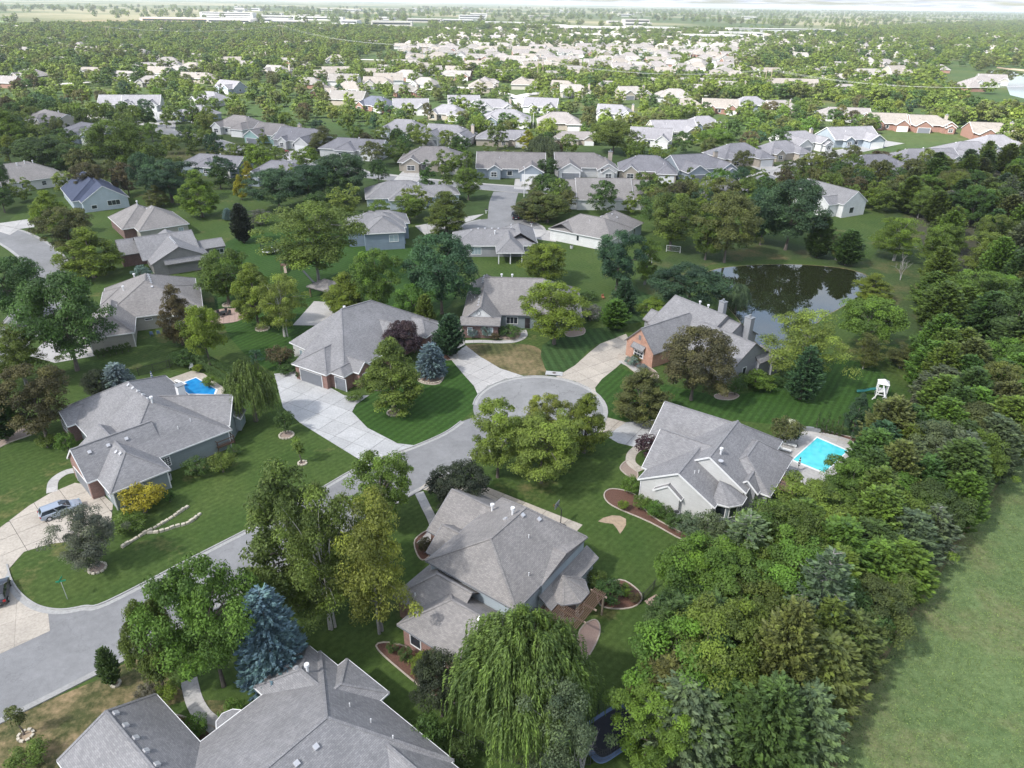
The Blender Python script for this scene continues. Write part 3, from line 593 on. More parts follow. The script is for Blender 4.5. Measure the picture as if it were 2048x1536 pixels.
# lawns (each sheet a little above the one below)
sheet('lawn', pxs([(-160, 700), (-200, 1000), (-150, 1536), (300, 1750), (1500, 1750), (1640, 1536), (1700, 1420), (1850, 1150), (2000, 940), (1980, 760), (1860, 560), (1760, 420), (1600, 400), (1300, 390), (1060, 420), (900, 450), (700, 420), (480, 380), (250, 380), (60, 400), (-60, 520)]), 0.002, 'lawn')
sheet('lawn', pxs([(704, 824), (712, 810), (738, 792), (770, 770), (850, 745), (900, 705), (925, 722), (952, 745), (978, 760), (972, 775), (952, 795), (946, 818), (922, 842), (885, 868), (829, 889), (795, 886), (735, 856)], 3), 0.004, 'lawn_rich')
sheet('lawn', pxs([(930, 690), (1010, 688), (1060, 690), (1085, 705), (1100, 752), (1040, 749), (1000, 736), (960, 712)], 3), 0.0055, 'lawn_tan')
sheet('lawn', pxs([(1085, 690), (1170, 660), (1300, 640), (1350, 600), (1345, 540), (1280, 560), (1230, 640), (1250, 668), (1190, 690), (1150, 730), (1118, 750), (1098, 752)], 3), 0.007, 'lawn_stripes')
sheet('lawn', pxs([(1190, 775), (1230, 735), (1300, 760), (1440, 790), (1560, 770), (1680, 720), (1760, 740), (1780, 800), (1690, 850), (1560, 850), (1380, 830), (1320, 838), (1250, 840), (1215, 830)], 3), 0.0085, 'lawn_rich')
sheet('lawn', pxs([(-40, 1470), (190, 1362), (270, 1318), (330, 1350), (390, 1400), (470, 1400), (430, 1440), (380, 1400), (300, 1430), (200, 1480), (120, 1560), (-40, 1600)], 2), 0.004, 'lawn_dry')
sheet('lawn', pxs([(1270, 560), (1420, 470), (1500, 470), (1640, 500), (1740, 520), (1800, 420), (1900, 500), (1850, 640), (1780, 690), (1700, 640), (1720, 560), (1600, 520), (1420, 530), (1400, 560), (1350, 600)], 3), 0.010, 'lawn_bank')
sheet('lawn', pxs([(480, 470), (700, 470), (900, 520), (880, 640), (640, 740), (520, 730), (440, 640), (430, 540)], 3), 0.0115, 'lawn_rich')
e1 = pxs([(1640, 1560), (1690, 1420), (1770, 1280), (1880, 1115), (1990, 955), (2060, 880)], 6, False)
far_ = [(e1[-1][0] + 260, e1[-1][1] + 120), (500, 60), (300, -80), (e1[0][0] - 5, -60)]
sheet('field', e1 + far_, 0.004, 'field')
mb = MB(); strip(mb, e1, -0.9, 0.7, 0.0, 0.014); struct(mb.build('field_edge', 'field_edge'))

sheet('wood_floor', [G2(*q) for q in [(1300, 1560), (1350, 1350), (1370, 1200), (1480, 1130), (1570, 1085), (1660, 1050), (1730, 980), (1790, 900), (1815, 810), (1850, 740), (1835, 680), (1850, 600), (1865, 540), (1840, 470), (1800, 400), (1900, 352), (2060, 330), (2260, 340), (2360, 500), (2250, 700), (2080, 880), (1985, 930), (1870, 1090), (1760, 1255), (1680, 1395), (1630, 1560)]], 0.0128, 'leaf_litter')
# streets: paving, gutter and kerb
def kerb(name, line, closed=False):
    mb = MB(); strip(mb, line, -0.55, 0.0, 0.0, 0.035); strip(mb, line, 0.0, 0.18, 0.0, 0.13); o = mb.build(name, 'kerb'); struct(o); return o
U = smooth_line([G2(*p) for p in [(12, 1130), (22, 1162), (44, 1192), (78, 1214), (122, 1221), (168, 1214), (215, 1204), (380, 1119), (545, 1034), (640, 979), (728, 930), (829, 893), (890, 866), (923, 843)]], 5)
Lw = smooth_line([G2(*p) for p in [(-60, 1478), (0, 1446), (190, 1350), (330, 1277), (530, 1160), (680, 1072), (820, 992), (900, 947), (960, 914), (1000, 894)]], 5)
a_, b2, c2 = Vector(G2(949, 803)), Vector(G2(1080, 753)), Vector(G2(1212, 836))
def circ(a, b_, c):
    D_ = 2 * (a.x * (b_.y - c.y) + b_.x * (c.y - a.y) + c.x * (a.y - b_.y))
    ux = (a.length_squared * (b_.y - c.y) + b_.length_squared * (c.y - a.y) + c.length_squared * (a.y - b_.y)) / D_
    uy = (a.length_squared * (c.x - b_.x) + b_.length_squared * (a.x - c.x) + c.length_squared * (b_.x - a.x)) / D_
    return ux, uy, (a - Vector((ux, uy))).length
BX, BY, BR = circ(a_, b2, c2)
sheet('road', U[4:] + [(BX - 3, BY + 2), (BX + 2, BY - 5)] + Lw[::-1] + [G2(-60, 1330)], 0.014, 'asphalt')
sheet('road', [(BX + BR * math.cos(k * math.pi / 32), BY + BR * math.sin(k * math.pi / 32)) for k in range(64)], 0.019, 'asphalt_pale')
side = [G2(*p) for p in [(-140, 1170), (-30, 1120), (12, 1135), (24, 1166), (50, 1198), (96, 1224), (100, 1262), (0, 1308), (-140, 1370)]]
slabs('street_apron', side, 30, 3.6, 3.6, 'concrete_warm', 0.020, 0.026, 0.02)
kerb('kerb', U)
arc = lambda a0, a1, n=26: [(BX + BR * math.cos(math.radians(a0 + (a1 - a0) * k / n)), BY + BR * math.sin(math.radians(a0 + (a1 - a0) * k / n))) for k in range(n + 1)]
kerb('kerb', arc(178, -62)); kerb('kerb', Lw[::-1])
# the street by the far cul-de-sac and the left-hand bend
def street(name, pxl, w, mat='asphalt', z=0.016, k=True):
    ln = smooth_line([G2(*p) for p in pxl], 6); mb = MB(); A = offset_line(ln, -w / 2); B = offset_line(ln, w / 2)
    for i in range(len(ln) - 1): mb.poly([(*A[i], z), (*A[i + 1], z), (*B[i + 1], z), (*B[i], z)])
    struct(mb.build(name, mat))
    if k: kerb('kerb', B); kerb('kerb', A[::-1])
    return ln
street('road', [(-90, 448), (0, 466), (50, 488), (88, 520), (98, 560), (80, 610), (40, 660), (-20, 710), (-90, 760)], 9.0)
street('road', [(330, 262), (420, 281), (480, 300), (560, 318), (650, 335), (740, 350), (850, 363), (940, 371), (1060, 381), (1130, 380), (1250, 378), (1340, 381), (1440, 380), (1510, 366), (1570, 345), (1640, 316), (1730, 296), (1790, 284)], 9.0)
street('road', [(1012, 384), (1005, 405), (1004, 430), (1004, 450)], 8.6, z=0.020, k=False)
cx_, cy_ = G2(1004, 460); sheet('road', [(cx_ + 12.5 * math.cos(k * math.pi / 24), cy_ + 12.5 * math.sin(k * math.pi / 24)) for k in range(48)], 0.025, 'asphalt')
kerb('kerb', [(cx_ + 12.5 * math.cos(math.radians(62 - k * 10)), cy_ + 12.5 * math.sin(math.radians(62 - k * 10))) for k in range(31)])
for pl, w_, mt in (([(300, 215), (330, 238), (330, 262)], 9, 'asphalt_pale'), ([(140, 228), (215, 238), (330, 252)], 8, 'concrete'), ([(560, 150), (720, 158), (830, 170), (960, 178), (1030, 195), (1045, 215)], 9, 'concrete'), ([(1030, 195), (1080, 186), (1150, 192)], 9, 'concrete'), ([(1300, 162), (1450, 170), (1560, 182), (1640, 190), (1800, 196)], 9, 'concrete'), ([(700, 118), (900, 125), (1100, 132), (1300, 138)], 10, 'concrete'), ([(-50, 175), (120, 168), (260, 158), (420, 150)], 9, 'concrete'), ([(0, 66), (300, 62), (700, 58), (1100, 66)], 16, 'concrete')):
    ZR = globals().get('ZR', 0.03) + 0.004; street('road', pl, w_, mt, ZR, False)

# driveways and walks, laid in slabs
slabs('driveway', pxs([(-70, 1092), (0, 1056), (58, 1012), (98, 988), (150, 966), (186, 972), (226, 1008), (222, 1050), (150, 1082), (100, 1088), (48, 1104), (18, 1138), (8, 1160), (-70, 1200)]), 45.9, 3.2, 3.2, 'concrete_warm')
slabs('driveway', pxs([(548, 748), (602, 742), (690, 792), (738, 791), (712, 809), (704, 824), (735, 856), (795, 887), (829, 891), (730, 926), (600, 846), (566, 815)]), -30.1, 3.4, 3.4, 'concrete_new')
slabs('driveway', pxs([(955, 788), (948, 772), (926, 748), (896, 712), (878, 690), (872, 646), (922, 646), (930, 690), (958, 712), (1000, 737), (1046, 752), (1010, 758), (975, 772)]), -40, 3.2, 3.2, 'concrete')
slabs('driveway', pxs([(1112, 754), (1150, 731), (1180, 704), (1200, 688), (1252, 668), (1264, 690), (1256, 714), (1232, 736), (1204, 758), (1190, 776), (1196, 800), (1178, 776), (1150, 762)]), -53.1, 3.2, 3.2, 'concrete_warm')
slabs('driveway', pxs([(1212, 872), (1252, 845), (1325, 838), (1335, 862), (1310, 884), (1278, 896), (1236, 886)]), -33.7, 3.2, 3.2, 'concrete_new')
slabs('driveway_apron', pxs([(1205, 845), (1214, 835), (1252, 845), (1212, 872), (1196, 868)]), -33.7, 3.0, 3.0, 'concrete_warm')
slabs('driveway', pxs([(838, 978), (872, 950), (968, 972), (1165, 1050), (1140, 1078), (1040, 1045), (900, 990)]), -35.3, 3.2, 3.2, 'concrete_warm')
slabs('driveway', pxs([(100, 672), (168, 672), (190, 712), (110, 726), (60, 712)]), 23.7, 3.2, 3.2, 'concrete')
slabs('driveway', pxs([(1066, 458), (1108, 462), (1112, 484), (1070, 478)]), -33, 3.2, 3.2, 'concrete'); slabs('driveway', pxs([(830, 452), (942, 432), (968, 428), (946, 440), (850, 470)]), 10, 3.4, 3.4, 'concrete')
slabs('driveway', pxs([(-40, 452), (60, 438), (100, 436), (98, 450), (40, 458), (20, 470)]), 20, 3.6, 3.6, 'concrete')
slabs('driveway', pxs([(785, 362), (806, 342), (842, 344), (845, 352), (832, 366)]), 0, 3.4, 3.4, 'concrete'); slabs('driveway', pxs([(1028, 378), (1030, 358), (1084, 358), (1086, 381)]), 0, 3.4, 3.4, 'concrete')
slabs('driveway', pxs([(1150, 378), (1155, 360), (1200, 360), (1180, 380)]), 0, 3.4, 3.4, 'concrete'); slabs('driveway', pxs([(1272, 360), (1320, 358), (1318, 380), (1290, 380)]), 0, 3.4, 3.4, 'concrete')
slabs('driveway', pxs([(1410, 352), (1455, 345), (1490, 360), (1450, 372)]), 20, 3.4, 3.4, 'concrete'); slabs('driveway', pxs([(1500, 332), (1540, 330), (1585, 346), (1555, 356)]), 20, 3.4, 3.4, 'concrete')
slabs('driveway', pxs([(480, 292), (520, 288), (545, 300), (500, 306)]), -30, 3.4, 3.4, 'concrete'); slabs('driveway', pxs([(560, 306), (595, 300), (610, 314), (575, 322)]), -30, 3.4, 3.4, 'concrete')
def walk(name, pl, w_, mat='concrete', seg=1.6):
    ln = smooth_line([G2(*p) for p in pl], 8); A = offset_line(ln, -w_ / 2); B = offset_line(ln, w_ / 2); pts = A + B[::-1]; base = sheet(name, pts, 0.022, 'joint')
    acc = 0; i0 = 0
    for i in range(1, len(ln)):
        acc += math.dist(ln[i], ln[i - 1])
        if acc > seg or i == len(ln) - 1:
            mb = MB(); q = A[i0:i + 1] + B[i0:i + 1][::-1]; cx, cy = sum(p[0] for p in q) / len(q), sum(p[1] for p in q) / len(q)
            q = [(cx + (p[0] - cx) * .985, cy + (p[1] - cy) * .985) for p in q]; mb.prism(q, 0.023, 0.055); mb.build('slab', mat, base); acc = 0; i0 = i
walk('footpath', [(930, 684), (960, 683), (1000, 684), (1030, 682), (1048, 672), (1046, 660)], 1.3); walk('footpath', [(455, 1480), (430, 1452), (405, 1430), (388, 1400), (378, 1360)], 1.5)
walk('footpath', [(1316, 905), (1290, 892), (1266, 905), (1262, 925), (1282, 942)], 1.4, 'concrete_warm'); walk('footpath', [(160, 940), (132, 945), (108, 962), (104, 985)], 1.3)
walk('footpath', [(1240, 722), (1262, 733), (1282, 748)], 1.2); walk('footpath', [(840, 1090), (860, 1070), (868, 1050), (850, 1010), (838, 985)], 1.2)
for pl in ([(560, 306), (640, 324), (730, 341)], [(735, 345), (840, 357), (930, 365)], [(930, 365), (1028, 372)], [(1090, 371), (1150, 370)], [(1330, 372), (1440, 366), (1500, 352)], [(1500, 352), (1560, 332), (1630, 306)]): walk('footpath', pl, 1.4, seg=3.0)
# far concrete and open plots seen between the far houses
# the pond
PW = smooth_line([G2(*p) for p in [(1408, 549), (1440, 537), (1500, 531), (1570, 529), (1640, 532), (1700, 540), (1740, 556), (1735, 580), (1690, 610), (1640, 640), (1600, 680), (1540, 700), (1500, 672), (1470, 630), (1430, 590), (1412, 566)]], 6, True)
pc = Vector((sum(p[0] for p in PW) / len(PW), sum(p[1] for p in PW) / len(PW)))
sheet('pond_shore', [(pc.x + (p[0] - pc.x) * 1.012, pc.y + (p[1] - pc.y) * 1.012) for p in PW], 0.014, 'field_edge'); sheet('pond', PW, 0.022, 'pond_water')
sheet('lake', [G2(*p) for p in [(1970, 150), (1975, 141), (2010, 139), (2070, 152), (2110, 175), (2060, 200), (2020, 190), (2012, 170), (1990, 158)]], 0.03, 'pond_water')
sheet('lake_beach', [G2(*p) for p in [(1992, 136), (2050, 143), (2110, 158), (2110, 153), (2050, 139), (1995, 134)]], 0.04, 'bare_soil')
# planting beds
def bed(pts, mat='mulch', edge='stone_edge', z=0.03, sm=4):
    w_ = pxs(pts, sm); o = sheet('planting_bed', w_, z, mat); mb = MB(); strip(mb, w_ + [w_[0]], -0.07, 0.07, 0.0, 0.11); mb.build('edging', edge, o); return o
bed([(752, 1292), (800, 1290), (900, 1340), (925, 1400), (880, 1400), (800, 1340)]); bed([(1208, 990), (1225, 978), (1270, 990), (1300, 1030), (1380, 1072), (1450, 1085), (1440, 1100), (1370, 1082), (1300, 1045), (1225, 1012)])
bed([(1198, 1180), (1240, 1160), (1275, 1180), (1283, 1200), (1265, 1215), (1230, 1218), (1200, 1210)]); bed([(1236, 712), (1255, 712), (1310, 742), (1312, 760), (1270, 745)], 'mulch_pale')
bed([(830, 742), (862, 738), (886, 750), (878, 768), (850, 768), (832, 758)], 'mulch_pale'); bed([(880, 700), (910, 706), (914, 716), (890, 720)], 'mulch'); bed([(998, 676), (1030, 660), (1042, 668), (1030, 680)], 'mulch_pale')
bed([(1130, 665), (1165, 655), (1168, 668), (1140, 674)], 'mulch_pale'); bed([(1430, 790), (1460, 785), (1478, 792), (1462, 800), (1435, 798)], 'mulch_pale'); bed([(830, 1080), (862, 1060), (872, 1090), (850, 1120), (835, 1110)])
bed([(-20, 895), (30, 862), (60, 850), (70, 866), (20, 885), (-20, 905)], 'mulch_pale'); bed([(1160, 1260), (1190, 1240), (1200, 1262), (1185, 1300), (1160, 1330), (1150, 1320)], 'paver_pink')
bed([(1256, 922), (1275, 945), (1270, 962), (1250, 948), (1240, 935)], 'mulch_pale'); bed([(350, 1432), (385, 1440), (440, 1462), (420, 1490), (380, 1470)], 'mulch'); bed([(1640, 858), (1690, 872), (1730, 880), (1725, 888), (1680, 880), (1640, 868)], 'mulch')
sheet('bare_patch', pxs([(1196, 1043), (1206, 1036), (1224, 1031), (1240, 1032), (1252, 1038), (1252, 1050), (1246, 1060), (1240, 1068), (1234, 1058), (1226, 1048), (1210, 1046)]), 0.026, 'bare_soil')
def ring(x, y, w_, stone='limestone', fill='mulch_pale'):
    c = G(x, y); r = .5 * w_ / ppm(c); o = sheet('tree_ring', [(c.x + r * math.cos(k * .3927), c.y + r * math.sin(k * .3927)) for k in range(16)], 0.028, fill)
    n = max(8, int(2 * math.pi * r / .45))
    for k in range(n):
        mb = MB(); a = 2 * math.pi / n; mb.box(-.17 * random.uniform(.85, 1.1), .17, -.11, .12, 0, random.uniform(.14, .2)); s_ = mb.build('stone', stone, o); s_.location = (c.x + r * math.cos(k * a), c.y + r * math.sin(k * a), .02); s_.rotation_euler = (0, 0, k * a + math.pi / 2 + random.uniform(-.1, .1))
ring(788, 826, 27); ring(195, 1137, 32); ring(458, 610, 24); ring(862, 755, 50); ring(525, 658, 26); ring(232, 1368, 16, fill='bare_soil'); ring(52, 1472, 26, fill='bare_soil'); ring(605, 927, 16); ring(573, 871, 28)
# the cumulus that keeps the near streets in shade while the far suburb lies in the sun
def cloud(name, cx, cy, cz, rx, ry, rz_, seed, label, rot=0.0):
    me = bpy.data.meshes.new(name); bm = bmesh.new(); bmesh.ops.create_icosphere(bm, subdivisions=5, radius=1.0)
    for v in bm.verts:
        p = v.co.copy(); q = p * 2.2 + Vector((seed, 0, 0)); k = 1 + 0.16 * noise.fractal(q, 1.0, 2.0, 4) + 0.05 * noise.noise(p * 9)
        z = p.z * k; v.co = Vector((p.x * k * rx, p.y * k * ry, (z if z > 0 else z * .25) * rz_))
    bm.to_mesh(me); bm.free(); me.materials.append(MATS['cloud']); me.polygons.foreach_set('use_smooth', [True] * len(me.polygons))
    o = link(name, me); o.location = (cx, cy, cz); o.rotation_euler = (0, 0, rot); o['kind'] = 'structure'; o['label'] = label; return o
m, t, b, o = newmat('cloud'); t.nodes.remove(b); df = N(t, 'ShaderNodeBsdfDiffuse'); tl = N(t, 'ShaderNodeBsdfTranslucent'); ms = N(t, 'ShaderNodeMixShader'); ms.inputs[0].default_value = 0.86
df.inputs['Color'].default_value = (.96, .96, .97, 1); tl.inputs['Color'].default_value = (.97, .98, 1.0, 1); t.links.new(df.outputs[0], ms.inputs[1]); t.links.new(tl.outputs[0], ms.inputs[2]); tp = N(t, 'ShaderNodeBsdfTransparent'); m2 = N(t, 'ShaderNodeMixShader'); m2.inputs[0].default_value = .53; t.links.new(ms.outputs[0], m2.inputs[1]); t.links.new(tp.outputs[0], m2.inputs[2]); t.links.new(m2.outputs[0], o.inputs['Surface'])
CZ = 1100.0; sh = SUN_DIR * (CZ / SUN_DIR.z)                     # a point at sh above the ground point shades it
cloud('cloud', sh.x - 30, sh.y - 5, CZ, 1500, 330, 120, 3.3, 'broad white cumulus cloud shading the near streets', math.radians(-11))
# ------------------------------------------------------------------ houses
class House:
    def __init__(s, name, O, th, label, roof='roof_grey', fascia='trim_white', cat='house', group=None, loc_px=None):
        s.o = empty(name, (O[0], O[1], 0), math.radians(th), label, cat, group); s.roofmat = roof; s.fascia = fascia; s.wings = []
        s.rm = MB(); s.fm = MB(); s.cm = MB(); s.walls = {}; s.planes = []
    def roof_face(s, pts, cut=0.0):
        P = [Vector(p) for p in pts]; n = (P[1] - P[0]).cross(P[2] - P[0])
        if n.length < 1e-6: return
        n.normalize()
        if n.z < 0: P = P[::-1]; n = -n
        s.rm.poly(P); s.rm.poly([p - Vector((0, 0, .16)) for p in P][::-1]); s.planes.append(([(p.x, p.y) for p in P], n, P[0]))
    def edge(s, a, b_):
        a = Vector(a); b_ = Vector(b_); s.fm.beam(a - Vector((0, 0, .09)), b_ - Vector((0, 0, .09)), .07, .20)
    def cap(s, a, b_): s.cm.beam(Vector(a) + Vector((0, 0, .015)), Vector(b_) + Vector((0, 0, .015)), .26, .04)
    def wallpoly(s, mat, pts): s.walls.setdefault(mat, MB()).poly(pts)
    # a wing: eave rectangle, ridge along u or v, ends (low, high) h = hip / g = gable / n = open end inside another wing
    def wing(s, u0, u1, v0, v1, ax='u', ends='gg', e=3.0, p=0.65, wall='siding_beige', gmat=None, hr=None, rot=0.0, piv=None, z0=0.0, oh=0.42, walls=True, fas='0123'):
        cr, sr = math.cos(math.radians(rot)), math.sin(math.radians(rot)); pv = piv or (0, 0)
        def T(a, b_, z):
            if ax == 'v': a, b_ = b_, a
            x, y = a - pv[0], b_ - pv[1]
            return Vector((pv[0] + x * cr - y * sr, pv[1] + x * sr + y * cr, z))
        a0, a1, b0, b1 = (u0, u1, v0, v1) if ax == 'u' else (v0, v1, u0, u1)
        bm_ = (b0 + b1) / 2; hw = (b1 - b0) / 2; rz = e + p * hw; k = hr if hr is not None else hw
        k = min(k, (a1 - a0) / 2 - .05) if ends == 'hh' else k
        ra = a0 + (k if ends[0] == 'h' else 0); rb = a1 - (k if ends[1] == 'h' else 0)
        c = [T(a0, b0, e), T(a1, b0, e), T(a1, b1, e), T(a0, b1, e)]; r0, r1 = T(ra, bm_, rz), T(rb, bm_, rz)
        s.roof_face([c[0], c[1], r1, r0]); s.roof_face([c[2], c[3], r0, r1]); s.cap(r0, r1); s.edge(c[0], c[1]); s.edge(c[2], c[3])
        for i, (en, x, y, r) in enumerate(((ends[0], c[3], c[0], r0), (ends[1], c[1], c[2], r1))):
            if en == 'h': s.roof_face([x, y, r]); s.edge(x, y); s.cap(x, r); s.cap(y, r)
            elif en == 'g': s.edge(x, r); s.edge(y, r)
        g0 = a0 + (oh if ends[0] == 'h' else .22); g1 = a1 - (oh if ends[1] == 'h' else .22); w0, w1 = b0 + oh, b1 - oh
        zt = e + p * oh - .15; ztm = rz - .17
        if walls:
            gm = gmat or wall
            s.wallpoly(wall, [T(g0, w0, z0), T(g1, w0, z0), T(g1, w0, zt), T(g0, w0, zt)] if ax == 'u' else [T(g1, w0, z0), T(g0, w0, z0), T(g0, w0, zt), T(g1, w0, zt)])
            s.wallpoly(wall, [T(g1, w1, z0), T(g0, w1, z0), T(g0, w1, zt), T(g1, w1, zt)] if ax == 'u' else [T(g0, w1, z0), T(g1, w1, z0), T(g1, w1, zt), T(g0, w1, zt)])
            for en, g_, fl in ((ends[0], g0, 1), (ends[1], g1, 0)):
                q = [T(g_, w1, z0), T(g_, w0, z0), T(g_, w0, zt), T(g_, w1, zt)]; tri = [T(g_, w1, zt), T(g_, w0, zt), T(g_, bm_, ztm)]
                if (fl == 0) != (ax == 'v'): q = q[::-1]; tri = tri[::-1]
                s.wallpoly(wall if en == 'h' else wall, q)
                if en == 'g': s.wallpoly(gm, tri)
        w = dict(T=T, g0=g0, g1=g1, w0=w0, w1=w1, e=e, ax=ax, p=p, bm=bm_, rz=rz, b0=b0, b1=b1, a0=a0, a1=a1); s.wings.append(w); return w
    def height(s, u, v):
        best = None
        for poly, n, p0 in s.planes:
            ins = False; j = len(poly) - 1
            for i in range(len(poly)):
                if ((poly[i][1] > v) != (poly[j][1] > v)) and (u < (poly[j][0] - poly[i][0]) * (v - poly[i][1]) / (poly[j][1] - poly[i][1] + 1e-12) + poly[i][0]): ins = not ins
                j = i
            if ins and abs(n.z) > .05:
                z = p0.z - (n.x * (u - p0.x) + n.y * (v - p0.y)) / n.z
                if best is None or z > best[0]: best = (z, n)
        return best
    # frame on a side of a wing: sides a0 / a1 are the ends, b0 / b1 the long eaves; t measured along the wall from its low end
    def side(s, w, side, t_, z):
        if side == 'b0': P, Q, n = w['T'](w['g0'] + t_, w['w0'], z), w['T'](w['g0'] + t_ + 1, w['w0'], z), w['T'](0, 0, 0) - w['T'](0, 1, 0)
        elif side == 'b1': P, Q, n = w['T'](w['g0'] + t_, w['w1'], z), w['T'](w['g0'] + t_ + 1, w['w1'], z), w['T'](0, 1, 0) - w['T'](0, 0, 0)
        elif side == 'a0': P, Q, n = w['T'](w['g0'], w['w0'] + t_, z), w['T'](w['g0'], w['w0'] + t_ + 1, z), w['T'](0, 0, 0) - w['T'](1, 0, 0)
        else: P, Q, n = w['T'](w['g1'], w['w0'] + t_, z), w['T'](w['g1'], w['w0'] + t_ + 1, z), w['T'](1, 0, 0) - w['T'](0, 0, 0)
        return P, (Q - P).normalized(), n.normalized()
    def panel(s, mb, P, d, n, x0, x1, z0, z1, t0, t1):
        a = [P + d * x0, P + d * x1]
        q = [a[0] + n * t1 + Vector((0, 0, z0)), a[1] + n * t1 + Vector((0, 0, z0)), a[1] + n * t1 + Vector((0, 0, z1)), a[0] + n * t1 + Vector((0, 0, z1))]
        k = [a[0] + n * t0 + Vector((0, 0, z0)), a[1] + n * t0 + Vector((0, 0, z0)), a[1] + n * t0 + Vector((0, 0, z1)), a[0] + n * t0 + Vector((0, 0, z1))]
        mb.poly(q)
        for i in range(4): mb.poly([k[i], k[(i + 1) % 4], q[(i + 1) % 4], q[i]])
    def window(s, w, side, t_, z0, wd, ht, nx=1, nz=1, frame='trim_white', glass='glass', fw=.11):
        P, d, n = s.side(w, side, t_, 0.0); f = MB()
        for x0, x1, a, b_ in ((0, wd, z0, z0 + fw), (0, wd, z0 + ht - fw, z0 + ht), (0, fw, z0 + fw, z0 + ht - fw), (wd - fw, wd, z0 + fw, z0 + ht - fw)): s.panel(f, P, d, n, x0, x1, a, b_, -.02, .07)
        fo = f.build('window', frame, s.o); g = MB(); s.panel(g, P, d, n, fw, wd - fw, z0 + fw, z0 + ht - fw, -.01, .025); g.build('pane', glass, fo)
        if nx > 1 or nz > 1:
            mu = MB()
            for i in range(1, nx): x = fw + (wd - 2 * fw) * i / nx; s.panel(mu, P, d, n, x - .03, x + .03, z0 + fw, z0 + ht - fw, .02, .05)
            for i in range(1, nz): z = z0 + fw + (ht - 2 * fw) * i / nz; s.panel(mu, P, d, n, fw, wd - fw, z - .03, z + .03, .02, .055)
            mu.build('muntin_bars', frame, fo)
    def garage(s, w, side, t_, wd, ht=2.25, mat='door_grey', trim='trim_white'):
        P, d, n = s.side(w, side, t_, 0.0); f = MB(); fw = .12
        for x0, x1, a, b_ in ((-fw, wd + fw, ht, ht + fw), (-fw, 0, 0, ht), (wd, wd + fw, 0, ht)): s.panel(f, P, d, n, x0, x1, a, b_, -.02, .07)
        fo = f.build('garage_door', trim, s.o)
        for i in range(4): g = MB(); s.panel(g, P, d, n, 0.004, wd - .004, ht * i / 4 + .015, ht * (i + 1) / 4 - .01, -.01, .035); g.build('panel', mat, fo)
    def door(s, w, side, t_, wd=1.0, ht=2.1, mat='door_dark', z0=0.1):
        P, d, n = s.side(w, side, t_, 0.0); g = MB(); s.panel(g, P, d, n, 0, wd, z0, z0 + ht, -.02, .05); o_ = g.build('door', mat, s.o); h = MB(); s.panel(h, P, d, n, wd - .16, wd - .10, z0 + 1, z0 + 1.12, .05, .10); h.build('handle', 'vent_metal', o_)
    def vent(s, u, v, kind='box'):
        r = s.height(u, v)
        if not r: return
        z, n = r; mb = MB()
        if kind == 'box':
            mb.box(-.21, .21, -.21, .21, -.12, .20); o_ = mb.build('roof_vent', 'vent_metal', s.o); o_.location = (u, v, z); o_.rotation_euler = Vector((n.x, n.y, n.z)).to_track_quat('Z', 'Y').to_euler()
            h = math.hypot(n.x, n.y)
        elif kind == 'pipe': mb.cyl(0, 0, -.15, .45, .055, 8); o_ = mb.build('vent_pipe', 'pipe_white', s.o); o_.location = (u, v, z)
        elif kind == 'flue':
            mb.cyl(0, 0, -.25, .75, .13, 10); mb.cyl(0, 0, .72, .98, .24, 10); o_ = mb.build('flue', 'pipe_white', s.o); o_.location = (u, v, z)
    def vents(s, a, b_, n, kind='box'):
        for i in range(n):
            k = i / max(1, n - 1); s.vent(a[0] + (b_[0] - a[0]) * k, a[1] + (b_[1] - a[1]) * k, kind)
    def chimney(s, u, v, w_, d_, top, mat='siding_grey'):
        mb = MB(); mb.box(u - w_ / 2, u + w_ / 2, v - d_ / 2, v + d_ / 2, 0, top); c = mb.build('chimney', mat, s.o)
        k = MB(); k.box(u - w_ / 2 - .08, u + w_ / 2 + .08, v - d_ / 2 - .08, v + d_ / 2 + .08, top, top + .12); k.build('cap', 'metal_grey', c)
        f = MB(); f.cyl(u, v, top + .1, top + .6, .2, 10); f.build('flue', 'metal_grey', c)
    def boards(s, w, mat='trim_white'):
        for a in ('g0', 'g1'):
            for b_ in ('w0', 'w1'): mb = MB(); p = w['T'](w[a], w[b_], 0); mb.box(p.x - .07, p.x + .07, p.y - .07, p.y + .07, 0, w['e'] + .05); mb.build('corner_board', mat, s.o)
    def done(s):
        ro = s.rm.build('roof', s.roofmat, s.o); s.fm.build('fascia', s.fascia, ro)
        if s.cm.v: s.cm.build('ridge_caps', s.roofmat, ro)
        s.parts = [ro]
        for mt, mb in s.walls.items(): mb.build('wall', mt, s.o)
        return s.o
    def slab_roof(s, pts, edge=True):                              # a single sloping plane (porch, bay)
        s.roof_face(pts)
        if edge:
            for i in range(len(pts)): s.edge(pts[i], pts[(i + 1) % len(pts)])

# --- grey-blue house with the pool behind it
h = House('detached_house', (-50.0, 71.2), 45.9, 'blue-grey clapboard house with hipped roof, arched brick garage front and silver car outside')
w1 = h.wing(0, 7.6, 0, 13.5, 'v', 'hn', 3.0, .70, 'siding_bluegrey'); h.boards(w1)
w2 = h.wing(-1.25, 9, 4.35, 12.2, 'u', 'gn', 3.02, .82, 'brick_red'); w3 = h.wing(2.5, 17.9, 3.7, 27.0, 'v', 'hh', 3.04, .60, 'siding_bluegrey'); h.boards(w3)
w4 = h.wing(5.0, 19.9 + 1.4, -3.55, 3.55, 'u', 'ng', 3.06, .88, 'siding_bluegrey', rot=-43, piv=(0, 0)) if False else None
def rotwing(h, ex, ey, ang, L, hw, e, p, wall, ends='ng'):
    # wing whose outer end is centred on (ex, ey), running back along -direction ang
    return h.wing(ex - L, ex, ey - hw, ey + hw, 'u', ends, e, p, wall, rot=ang, piv=(ex, ey))
